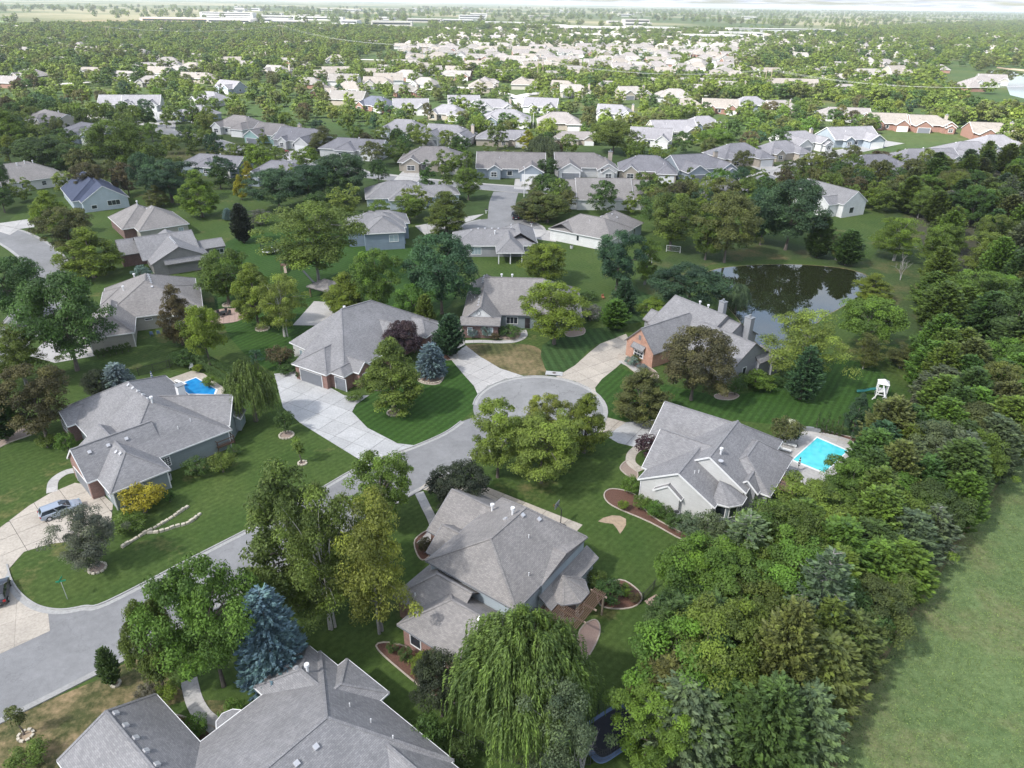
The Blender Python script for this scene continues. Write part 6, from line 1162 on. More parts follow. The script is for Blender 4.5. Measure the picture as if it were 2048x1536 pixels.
# wooden play tower with dark roof
q = G(570, 540); o = empty('play_tower', (q.x, q.y, 0), math.radians(20), 'small wooden play tower with black canopy near the cottonwood', 'play tower'); mb = MB()
for a in (-.8, .8):
    for c in (-.8, .8): mb.box(a - .07, a + .07, c - .07, c + .07, 0, 2.9)
mb.box(-.9, .9, -.9, .9, 1.3, 1.4); mb.build('frame', 'wood_brown', o); c = MB(); c.poly([(-1, -1, 2.8), (1, -1, 2.8), (1, 0, 3.5), (-1, 0, 3.5)]); c.poly([(1, 1, 2.8), (-1, 1, 2.8), (-1, 0, 3.5), (1, 0, 3.5)]); c.build('canopy', 'fabric_dark', o); s_ = MB(); s_.poly([(-.3, -.9, 1.35), (.3, -.9, 1.35), (.3, -2.8, .2), (-.3, -2.8, .2)]); s_.build('slide', 'wood_pale', o); l_ = MB()
for k in range(5): l_.beam((.9 + .1 * (5 - k), -.3, .25 * k + .1), (.9 + .1 * (5 - k), .3, .25 * k + .1), .05, .05)
l_.build('ladder', 'wood_pale', o)
# white swing frame with green slide
q = G(1760, 806); o = empty('swing_set', (q.x, q.y, 0), math.radians(68), 'white timber swing set with green slide at the edge of the conifers', 'swing set')
def aframe(x, ht=2.5, sp_=1.2):
    f = MB(); f.beam((x, -sp_, 0), (x, 0, ht), .14, .14); f.beam((x, sp_, 0), (x, 0, ht), .14, .14); f.beam((x, -sp_ * .55, ht * .45), (x, sp_ * .55, ht * .45), .12, .12); f.build('a_frame', 'wood_white', o)
aframe(-2.4); aframe(.8); b_ = MB(); b_.beam((-2.8, 0, 2.55), (1.4, 0, 2.55), .16, .16); b_.build('top_beam', 'wood_white', o); t_ = MB()
for a in (1.4, 2.9):
    for c in (-.75, .75): t_.box(a - .08, a + .08, c - .08, c + .08, 0, 2.9)
t_.box(1.3, 3.0, -.85, .85, 1.3, 1.42); t_.box(1.3, 3.0, -.8, -.72, 1.42, 2.0); t_.box(1.3, 3.0, .72, .8, 1.42, 2.0); t_.build('tower', 'wood_white', o); r_ = MB(); r_.poly([(1.2, -.9, 2.8), (3.1, -.9, 2.8), (2.15, 0, 3.5)]); r_.poly([(3.1, -.9, 2.8), (3.1, .9, 2.8), (2.15, 0, 3.5)]); r_.poly([(3.1, .9, 2.8), (1.2, .9, 2.8), (2.15, 0, 3.5)]); r_.poly([(1.2, .9, 2.8), (1.2, -.9, 2.8), (2.15, 0, 3.5)]); r_.build('tower_roof', 'wood_white', o)
s_ = MB(); sl_ = [(2.2, .85, 1.4), (2.2, 1.6, 1.15), (2.2, 2.6, .6), (2.2, 3.6, .3)]
for i in range(3):
    a, c = sl_[i], sl_[i + 1]; s_.poly([(a[0] - .3, a[1], a[2]), (a[0] + .3, a[1], a[2]), (c[0] + .3, c[1], c[2]), (c[0] - .3, c[1], c[2])])
    for k in (-.3, .3): s_.beam((a[0] + k, a[1], a[2] + .06), (c[0] + k, c[1], c[2] + .06), .05, .16)
s_.build('slide', 'slide_green', o)
for k in (-1.6, -.4):
    w_ = MB(); w_.beam((k - .25, 0, 2.5), (k - .25, 0, .5), .02, .02); w_.beam((k + .25, 0, 2.5), (k + .25, 0, .5), .02, .02); w_.box(k - .28, k + .28, -.1, .1, .47, .52); w_.build('swing', 'metal_dark', o)
# football goals
def goal(x, y, rot, label, wd=3.6, ht=1.8):
    q = G(x, y); o = empty('football_goal', (q.x, q.y, 0), math.radians(rot), label, 'football goal'); f = MB()
    f.beam((-wd / 2, 0, 0), (-wd / 2, 0, ht), .1, .1); f.beam((wd / 2, 0, 0), (wd / 2, 0, ht), .1, .1); f.beam((-wd / 2, 0, ht), (wd / 2, 0, ht), .1, .1); f.build('frame', 'plastic_white', o); b_ = MB()
    for s_ in (-1, 1): b_.beam((s_ * wd / 2, 0, ht), (s_ * wd / 2, 1.1, 0), .05, .05); b_.beam((s_ * wd / 2, 0, .03), (s_ * wd / 2, 1.1, .03), .05, .05)
    b_.beam((-wd / 2, 1.1, .03), (wd / 2, 1.1, .03), .05, .05); b_.build('back_bars', 'plastic_white', o); n_ = MB()
    for k in range(1, 12): u = -wd / 2 + wd * k / 12; n_.beam((u, 0, ht), (u, 1.1, .03), .012, .012)
    for k in range(1, 6): n_.beam((-wd / 2, 1.1 * k / 6, ht * (1 - k / 6)), (wd / 2, 1.1 * k / 6, ht * (1 - k / 6)), .012, .012)
    n_.build('net', 'plastic_white', o)
goal(1346, 505, -18, 'white football goal on the lawn above the pond'); goal(1296, 523, 110, 'white football goal half hidden by the dark trees')
# pergola
h_ = [o_ for o_ in bpy.data.objects if o_.get('label', '').startswith('two-storey pale blue and brick')][0]
pg = empty('pergola', h_.location, h_.rotation_euler.z, 'brown slatted pergola over the terrace of the two-storey house', 'pergola')
for a, c in ((16.6, 3.0), (16.6, 9.4), (12.6, 3.0), (14.6, 3.0)): p_ = MB(); p_.box(a - .09, a + .09, c - .09, c + .09, 0, 2.6); p_.build('post', 'wood_pale', pg)
for c in (3.0, 5.1, 7.2, 9.4): b_ = MB(); b_.box(12.2 if c < 5.2 else 15.0, 17.0, c - .04, c + .04, 2.6, 2.82); b_.build('beam', 'wood_pale', pg)
sh_ = MB(); sh_.box(-.035, .035, 0, 7.0, 0, .14); sm_ = sh_.mesh('slat', 'wood_brown'); sh2 = MB(); sh2.box(-.035, .035, 0, 3.0, 0, .14); sm2 = sh2.mesh('slat', 'wood_brown')
for k in range(24): a = 12.3 + k * .19; s_ = link('slat', sm_ if a > 15.2 else sm2, pg); s_.location = (a, 2.7, 2.83)
# basketball hoop
q = G(1121, 1052); o = empty('basketball_hoop', (q.x, q.y, 0), math.radians(150), 'portable basketball hoop at the end of the drive behind the two-storey house', 'basketball hoop'); mb = MB(); mb.tube([(0, 0, .1), (0, 0, 2.6), (.6, 0, 3.1)], [.06, .06, .05], 6); mb.build('pole', 'metal_dark', o); b_ = MB(); b_.box(.6, .65, -.6, .6, 2.7, 3.5); b_.build('backboard', 'metal_grey', o); r_ = MB(); r_.tube([(.9 + .23 * math.cos(k * .5236), .23 * math.sin(k * .5236), 2.85) for k in range(13)], [.015] * 13, 5); r_.build('rim', 'lamp_red', o); c = MB(); c.box(-.6, .35, -.4, .4, 0, .16); c.build('base', 'metal_dark', o)
# fences
def fence(pl, label, mat='metal_dark', ht=1.2, sp_=.14, sup=2.4):
    ln = [Vector(G2(*q)) for q in pl]; o = empty('garden_fence', (ln[0].x, ln[0].y, 0), 0, label, 'fence'); off = ln[0]; pk = MB(); pk.box(-.012, .012, -.012, .012, .05, ht); pm = pk.mesh('picket', mat); po_ = MB(); po_.box(-.035, .035, -.035, .035, 0, ht + .08); pom = po_.mesh('post', mat); cnt = 0
    for i in range(len(ln) - 1):
        a, c = ln[i] - off, ln[i + 1] - off; L = (c - a).length; r_ = MB(); r_.beam((a.x, a.y, ht - .06), (c.x, c.y, ht - .06), .03, .04); r_.beam((a.x, a.y, .15), (c.x, c.y, .15), .03, .04); r_.build('rail', mat, o)
        for k in range(int(L / sp_)):
            if cnt >= 290: break
            q = a.lerp(c, k * sp_ / L); s_ = link('picket', pm, o); s_.location = (q.x, q.y, 0); cnt += 1
        for k in range(int(L / sup) + 1): q = a.lerp(c, min(1, k * sup / L)); s_ = link('post', pom, o); s_.location = (q.x, q.y, 0)
    return o
fence([(278, 752), (340, 735), (352, 722)], 'black railing fence around the deep blue pool', sp_=.16, ht=1.5); fence([(1215, 1183), (1250, 1186), (1285, 1202), (1312, 1172)], 'black railing fence beside the pergola bed', sp_=.16)
fence([(1250, 1500), (1180, 1530), (1100, 1545), (1000, 1520), (900, 1470)], 'black railing fence in the shade below the willow', sp_=.2, ht=1.3)
# brick step, air conditioners, garden seats
q = G(1308, 1203); o = empty('brick_step', (q.x, q.y, 0), math.radians(35), 'flat slab of pink brick paving beside the railing gate', 'brick step'); bm_ = MB(); bm_.box(-.14, .14, -.29, .29, 0, .1); bmm = bm_.mesh('brick', 'paver_pink')
for i in range(6):
    for j in range(2): s_ = link('brick', bmm, o); s_.location = (-.75 + i * .3, -.3 + j * .6, 0)
def aircon(x, y, label, grp='air conditioners'):
    q = G(x, y); o = empty('air_conditioner', (q.x, q.y, .05), .3, label, 'air conditioner', grp); mb = MB(); mb.cyl(0, 0, 0, .8, .42, 14); mb.build('casing', 'vent_metal', o); f = MB(); f.cyl(0, 0, .8, .84, .34, 14); f.build('fan_grille', 'metal_dark', o)
aircon(1352, 1034, 'grey air conditioner against the pale gabled house'); aircon(338, 960, 'air conditioner beside the blue-grey garage wing'); aircon(1143, 497, 'air conditioner beside the long white wall')
def chair(x, y, rot, mat, label, grp):
    q = G(x, y); o = empty('garden_chair', (q.x, q.y, .05), math.radians(rot), label, 'chair', grp); s_ = MB(); s_.box(-.28, .28, -.28, .28, .36, .44); s_.build('seat', mat, o); b_ = MB(); b_.box(-.28, .28, .24, .32, .44, 1.0); b_.build('backrest', mat, o)
    for a in (-.24, .24):
        for c in (-.24, .24): l_ = MB(); l_.box(a - .03, a + .03, c - .03, c + .03, 0, .36); l_.build('leg', mat, o)
cp = G(452, 632); slab_ = [(cp.x + 4.2 * math.cos(k * math.pi / 14), cp.y + 4.2 * math.sin(k * math.pi / 14)) for k in range(28)]; slabs('patio', slab_, 20, 1.1, 1.1, 'paver_pink', .03, .07, .04, piece='paver')
o = empty('fire_pit_table', (cp.x - .6, cp.y + .4, .07), 0, 'dark round table on the circular paved patio', 'table'); mb = MB(); mb.cyl(0, 0, .6, .68, .75, 18); mb.build('top', 'metal_dark', o); mb = MB(); mb.cyl(0, 0, 0, .6, .35, 12); mb.build('base', 'metal_dark', o)
for i, (dx_, dy_) in enumerate(((-1.2, 0), (1.2, .1), (0, 1.25), (-.1, -1.2))): 
    c = G(452, 632); xx, yy = c.x - .6 + dx_, c.y + .4 + dy_; ch = chair(450, 630, 0, 'metal_dark', 'dark garden chair at the table on the circular patio', 'chairs on the circular patio'); bpy.data.objects[[o_.name for o_ in bpy.data.objects if o_.name.startswith('garden_chair') and o_.parent is None][-1]].location = (xx, yy, .07); 
for x, y, lb in ((304, 672, 'blue-grey garden chair against the beige house wall'), (318, 670, 'blue-grey garden chair against the beige house wall'), (331, 668, 'blue-grey garden chair against the beige house wall')): chair(x, y, 200, 'fabric_blue', lb, 'chairs along the beige house')
chair(1206, 598, 30, 'terracotta', 'red wooden garden chair on the lawn near the striped slope', 'red garden chairs'); chair(383, 738, 0, 'plastic_white', 'white garden chair by the blue pool', 'white chairs by the blue pool')
# trunk-prop boards and box by the cottonwood
q = G(628, 566); o = empty('timber_plank', (q.x, q.y, 0), math.radians(120), 'long dark plank lying on the lawn beside the cottonwood', 'plank'); mb = MB(); mb.box(0, 9.5, -.22, .22, 0, .12); mb.build('board', 'metal_dark', o)
# power line poles with wires
def pole(x, y, ht, label):
    q = G(x, y); o = empty('power_pole', (q.x, q.y, 0), 0, label, 'power pole', 'power line poles'); mb = MB(); mb.tube([(-2, 0, 0), (-2, 0, ht)], [.25, .18], 6); mb.build('post', 'wood_pale', o); mb = MB(); mb.tube([(2, 0, 0), (2, 0, ht)], [.25, .18], 6); mb.build('post', 'wood_pale', o); c = MB(); c.beam((-5, 0, ht - 1.5), (5, 0, ht - 1.5), .3, .3); c.build('crossarm', 'wood_pale', o); return Vector((q.x, q.y, ht - 1.6))
tops = [pole(220, 84, 20, 'twin-post power pole standing in the far woods'), pole(565, 86, 24, 'twin-post power pole beside the far white houses'), pole(850, 131, 20, 'twin-post power pole behind the sunlit houses')]
tops2 = [pole(1080, 168, 19, 'twin-post power pole in the tree row'), pole(1532, 183, 17, 'twin-post power pole beside the long hall'), pole(2100, 222, 18, 'twin-post power pole near the lake')]
for tp, lb in ((tops, 'thin pale wires sagging over the far woods'), (tops2, 'thin pale wires crossing the tree row in front of the hall')):
    mb = MB()
    for i in range(2):
        for off in (-4, 0, 4):
            a, c = tp[i] + Vector((off, 0, 0)), tp[i + 1] + Vector((off, 0, 0)); pts = [a.lerp(c, k / 14) - Vector((0, 0, 9 * 4 * (k / 14) * (1 - k / 14) * .7)) for k in range(15)]; mb.tube(pts, [.04] * 15, 4, cap=False)
    o = mb.build('power_wires', 'vent_metal'); tag(o, lb, 'wires')
# ------------------------------------------------------------------ trees one by one: prototype, base pixel, crown width, top row, colour
random.seed(3)
T_ = [
 ('oval_a', 788, 822, 118, 664, 'g', 'shade_tree', 'egg-shaped green tree in a stone ring on the rich lawn'), ('spruce_b', 863, 752, 68, 684, 'bs', 'spruce_tree', 'pale blue-green spruce in the round stone bed'), ('round_c', 808, 722, 82, 640, 'pu', 'plum_tree', 'dark purple plum against the hipped brick house'),
 ('cedar_c', 900, 712, 66, 626, 'gb', 'cedar_tree', 'open dark cedar with bare stems beside the pale drive'), ('cedar_a', 852, 668, 46, 588, 'g', 'cedar_tree', 'pointed green cedar behind the purple plum'), ('round_a', 826, 652, 78, 566, 'em', 'shade_tree', 'bright green rounded tree next to the pointed cedar'),
 ('oak_a', 884, 628, 142, 462, 'gb', 'oak_tree', 'large dark blue-green oak with dense crown behind the pale gable house'), ('round_b', 757, 632, 92, 494, 'em', 'shade_tree', 'fresh green tree with puffy crown behind the tall hipped roof'), ('oval_b', 692, 628, 88, 540, 'yg', 'shade_tree', 'yellow-green tree beside the garden shelter'),
 ('cotton', 638, 572, 214, 398, 'gl', 'cottonwood_tree', 'huge cottonwood with grey trunk standing on the back lawn'), ('round_a', 458, 609, 112, 494, 'g', 'shade_tree', 'dark green round tree in a stone ring above the circular patio'), ('oval_a', 518, 656, 84, 514, 'yg', 'shade_tree', 'yellow-tipped upright tree beside the white-stemmed one'),
 ('airy_a', 572, 672, 96, 540, 'gl', 'birch_tree', 'airy tree with slender white stems'), ('oval_b', 366, 690, 68, 563, 'br', 'shade_tree', 'brownish upright tree against the beige house'), ('round_c', 420, 732, 84, 606, 'yg', 'pine_tree', 'bright lime cloud-shaped tree above the hedge'),
 ('oak_b', 155, 741, 182, 543, 'gd', 'elm_tree', 'big dark elm with forked grey trunk beside the beige garage'), ('oak_a', 40, 650, 140, 512, 'gd', 'elm_tree', 'dark spreading tree at the edge of the bending street'), ('airy_b', 48, 770, 118, 645, 'g', 'shade_tree', 'light green feathery tree below the dark elm'),
 ('round_b', 95, 878, 128, 726, 'br', 'maple_tree', 'rust-brown maple next to the blue-grey house'), ('cedar_b', 14, 880, 76, 735, 'gd', 'cedar_tree', 'dark green evergreen beside the rust-brown maple'), ('spruce_a', 246, 800, 78, 724, 'bs', 'spruce_tree', 'light blue spruce behind the blue-grey house'), ('round_c', 203, 806, 56, 738, 'dk', 'shade_tree', 'small dark tree beside the light blue spruce'),
 ('airy_b', 193, 1134, 118, 1012, 'gy', 'crabapple_tree', 'grey-green crabapple in a stone ring beside the drive'), ('willow_b', 512, 842, 96, 718, 'wl', 'willow_tree', 'small weeping willow beside the pale drive'), ('oval_b', 602, 1205, 190, 910, 'yo', 'birch_tree', 'tall olive-green tree at the street edge, left of the yellow one' if False else 'tall olive-green tree at the kerb of the main street'),
 ('airy_a', 664, 1254, 165, 955, 'yo', 'birch_tree', 'airy olive river birch with two pale stems'), ('airy_b', 757, 1262, 175, 980, 'yl', 'birch_tree', 'large yellowing river birch against the two-storey house'), ('round_a', 768, 1052, 132, 902, 'g', 'shade_tree', 'green tree overhanging the main street opposite the wide drive'), ('round_c', 920, 1020, 122, 930, 'dk', 'shade_tree', 'dark wine-green tree before the two-storey house'),
 ('round_b', 995, 955, 112, 798, 'gl', 'locust_tree', 'light green locust at the mouth of the cul-de-sac'), ('oak_a', 1082, 965, 158, 828, 'gl', 'locust_tree', 'spreading fresh green tree on the corner of the cul-de-sac'), ('round_b', 1090, 900, 84, 786, 'gl', 'locust_tree', 'light green tree at the rim of the cul-de-sac'), ('oval_a', 1168, 905, 88, 778, 'yg', 'maple_tree', 'maple turning orange at its top beside the cul-de-sac'),
 ('round_b', 1108, 688, 128, 562, 'yg', 'willow_tree', 'wide yellow-green tree in front of the pale gable house'), ('round_b', 1085, 566, 104, 486, 'yg', 'shade_tree', 'yellow-green tree between the grey and the long white house'), ('round_b', 1232, 585, 96, 458, 'gb', 'shade_tree', 'dark twin tree at the corner of the long white house'), ('airy_b', 1290, 570, 60, 470, 'g', 'shade_tree', 'slender tree beside the dark twin tree'), ('pine_a', 1246, 626, 62, 556, 'gb', 'pine_tree', 'dark pine on the slope below the white house'),
 ('cedar_c', 1228, 658, 62, 598, 'em', 'cypress_tree', 'feathery bright cypress on the striped slope'), ('round_c', 1314, 645, 82, 598, 'yg', 'shade_tree', 'low yellow-green tree behind the orange brick gable'), ('oak_b', 1374, 632, 140, 528, 'gb', 'oak_tree', 'broad dark oak on the pond side'), ('willow_b', 1470, 625, 52, 566, 'sg', 'willow_tree', 'pale small willow on the pond bank'),
 ('oak_a', 1382, 800, 150, 655, 'br', 'pear_tree', 'large brown-green tree in front of the orange brick house'), ('oval_b', 1280, 836, 116, 735, 'ol', 'pear_tree', 'round-topped olive tree beside the cul-de-sac lawn'), ('airy_a', 1592, 765, 150, 614, 'gl', 'shade_tree', 'large soft green tree with yellow top beside the pond'), ('pine_a', 1600, 798, 82, 690, 'gb', 'pine_tree', 'blue-green pine beside the grey clapboard gable'),
 ('round_c', 1726, 700, 122, 590, 'em', 'hornbeam_tree', 'dense rounded bright green tree by the pond'), ('airy_b', 1728, 738, 66, 664, 'ol', 'mimosa_tree', 'small olive tree in front of the dense rounded one'), ('airy_b', 1800, 735, 74, 690, 'ol', 'mimosa_tree', 'thin olive tree beside the stone fire ring'), ('oval_a', 1702, 878, 44, 778, 'gb', 'shade_tree', 'narrow dark tree beside the clipped columns'), ('oval_b', 1735, 885, 44, 790, 'gd', 'shade_tree', 'narrow green tree next to the white swing set'),
 ('oak_b', 448, 1372, 200, 1124, 'em', 'maple_tree', 'large bright green maple in front of the broad hipped house'), ('round_a', 330, 1385, 112, 1195, 'g', 'maple_tree', 'smaller green tree leaning to the main street'), ('oval_a', 380, 1250, 40, 1125, 'gb', 'shade_tree', 'slim dark tree top behind the large bright maple'), ('spruce_a', 556, 1365, 150, 1172, 'bl', 'spruce_tree', 'large steel-blue spruce beside the broad hipped house'),
 ('cedar_c', 228, 1368, 44, 1294, 'gd', 'young_pine', 'young leaning conifer in a bare ring on the dry lawn'), ('sapling', 48, 1470, 40, 1410, 'ol', 'sapling', 'thin sapling in a bare ring on the dry lawn'), ('sapling', 602, 926, 34, 872, 'g', 'sapling', 'small staked tree on the lawn below the wide drive'), ('sapling', 518, 745, 30, 698, 'gb', 'sapling', 'small dark tree on the lawn behind the hedge'),
 ('willow_a', 1042, 1455, 272, 1238, 'wl', 'willow_tree', 'great weeping willow hiding the side of the two-storey house'), ('round_c', 884, 1432, 112, 1308, 'dk', 'smoke_bush_tree', 'blackish-purple tree between the willow and the brick wall'), ('airy_b', 1108, 1550, 170, 1365, 'sg', 'shade_tree', 'grey-green feathery tree with pale bent limbs below the willow'), ('bare_a', 1165, 1550, 90, 1430, 'gy', 'bare_tree', 'bare pale forked limbs beside the dark trampoline'),
 ('oval_b', 1500, 480, 60, 400, 'yg', 'shade_tree', 'yellowing tree in the group above the pond'), ('oak_a', 1448, 525, 118, 378, 'ol', 'cottonwood_tree', 'tall olive tree at the pond corner'), ('round_b', 1410, 520, 70, 430, 'g', 'shade_tree', 'fresh green tree left standing by the goal' if False else 'fresh green tree standing behind the goal'), ('oak_b', 1570, 500, 140, 352, 'gb', 'oak_tree', 'broad dark oak above the pond'), ('oak_a', 1520, 490, 90, 372, 'gb', 'oak_tree', 'dark oak joining the broad one above the pond'),
 ('cedar_a', 1632, 515, 62, 426, 'gd', 'cedar_tree', 'dark cedar at the pond bank'), ('cedar_c', 1690, 530, 66, 458, 'gd', 'cedar_tree', 'low dark cedar at the pond bank'), ('airy_b', 1672, 520, 50, 462, 'ol', 'shade_tree', 'dusty tree between the two bank cedars'), ('airy_a', 1785, 520, 104, 430, 'yg', 'willow_tree', 'pale yellow willow at the wood edge by the pond'), ('oval_b', 1742, 600, 80, 545, 'yg', 'shade_tree', 'lime-yellow tree at the pond end'), ('bare_a', 1800, 560, 40, 505, 'gy', 'bare_tree', 'small bleached bare tree at the wood edge'),
 ('round_a', 1340, 500, 110, 380, 'g', 'shade_tree', 'light green tree behind the long white house'), ('oak_b', 1325, 470, 100, 385, 'gd', 'shade_tree', 'dark tree behind the long white house corner'), ('oval_b', 1075, 440, 90, 380, 'ol', 'pear_tree', 'dark olive tree group beside the far cul-de-sac'), ('round_c', 1095, 445, 80, 385, 'ol', 'pear_tree', 'rounded olive tree beside the loaded pickup'), ('airy_b', 1070, 400, 40, 350, 'ol', 'pear_tree', 'small olive tree at the far street corner'),
 ('oval_a', 893, 465, 84, 375, 'g', 'pear_tree', 'dense egg-shaped tree in front of the far cul-de-sac'), ('round_b', 937, 400, 56, 334, 'g', 'shade_tree', 'round green tree at the far street'), ('oval_b', 405, 434, 76, 334, 'yg', 'shade_tree', 'yellow-green tree alone on the back lawn'), ('spruce_b', 457, 440, 24, 415, 'bs', 'spruce_tree', 'small blue spruce on the back lawn'), ('cedar_a', 488, 485, 48, 405, 'dk', 'cedar_tree', 'dark cedar beside the trampoline lawn'), ('airy_b', 520, 450, 46, 418, 'gy', 'shade_tree', 'dusty small tree next to the dark cedar'),
 ('oval_b', 190, 555, 112, 450, 'yg', 'shade_tree', 'golden-green round tree at the street bend'), ('round_b', 150, 520, 100, 410, 'ol', 'shade_tree', 'olive tree behind the golden-green one'), ('oval_a', 112, 470, 70, 372, 'yg', 'shade_tree', 'yellow-green tree in front of the slate roof'), ('oval_b', 316, 415, 44, 368, 'ol', 'shade_tree', 'small brown-green tree behind the facetted roof'), ('bush_a', 285, 560, 38, 530, 'bs', 'spruce_tree', 'low blue spruce between the taupe and beige houses'),
 ('round_b', 820, 445, 62, 388, 'g', 'shade_tree', 'green tree between the blue-grey and the pale blue house'), ('round_a', 745, 470, 60, 415, 'gd', 'shade_tree', 'dark tree beside the cottonwood'), ('willow_b', 1084, 335, 68, 268, 'sg', 'willow_tree', 'grey-green weeping willow behind the lamp post house'), ('oak_b', 1225, 308, 88, 238, 'g', 'cottonwood_tree', 'great round tree behind the far street'), ('round_c', 1428, 300, 74, 256, 'em', 'shade_tree', 'dome-shaped bright green tree by the far street'), ('oval_a', 1055, 300, 36, 256, 'ye', 'shade_tree', 'golden yellow tree behind the willow'),
 ('oval_b', 484, 400, 28, 346, 'ye', 'shade_tree', 'narrow golden tree in the dark grove'), ('oval_a', 500, 370, 28, 318, 'ye', 'shade_tree', 'small golden tree behind the dark grove'), ('oak_a', 560, 420, 110, 335, 'gb', 'oak_tree', 'dark grove tree above the trampoline'), ('oak_b', 620, 410, 100, 325, 'gb', 'oak_tree', 'blue-green oak behind the cottonwood'), ('oak_a', 690, 395, 110, 300, 'gb', 'oak_tree', 'large blue-green tree above the pale blue house'), ('oval_b', 650, 305, 56, 248, 'ol', 'pear_tree', 'upright olive tree beside the white gable house'),
 ('round_b', 345, 405, 110, 318, 'gb', 'oak_tree', 'dense blue-green tree above the facetted roof'), ('oak_a', 240, 345, 120, 235, 'g', 'oak_tree', 'tall green tree above the slate roof'), ('oak_b', 90, 340, 120, 270, 'gd', 'oak_tree', 'dark spreading tree behind the cream house'), ('round_a', 165, 345, 70, 290, 'gd', 'oak_tree', 'dark tree between the cream and slate houses'), ('round_b', 190, 400, 56, 322, 'br', 'maple_tree', 'brown maple behind the slate roof'), ('round_c', 300, 400, 60, 300, 'gb', 'oak_tree', 'dark tree over the back garden shed'), ('oval_a', 30, 300, 76, 215, 'yg', 'shade_tree', 'tall yellow-green tree above the cream house'), ('cedar_a', 233, 378, 16, 345, 'dk', 'cedar_tree', 'small pointed dark evergreen in the back garden'), ('cedar_b', 250, 380, 16, 346, 'dk', 'cedar_tree', 'second small pointed evergreen in the back garden'),
 ('oak_b', 0, 420, 60, 300, 'gd', 'oak_tree', 'dark tree beside the cream house end'), ('round_c', 10, 425, 50, 375, 'gd', 'apple_tree', 'small dark tree on the lawn before the cream house'), ('bush_a', 372, 375, 40, 340, 'g', 'shade_tree', 'low green tree behind the egg tree')]
for key, xc, yb, w_, yt, col, nm, lb in T_: ptree(key, xc, yb, w_, yt, col, nm, lb, 'tree', 'garden trees')
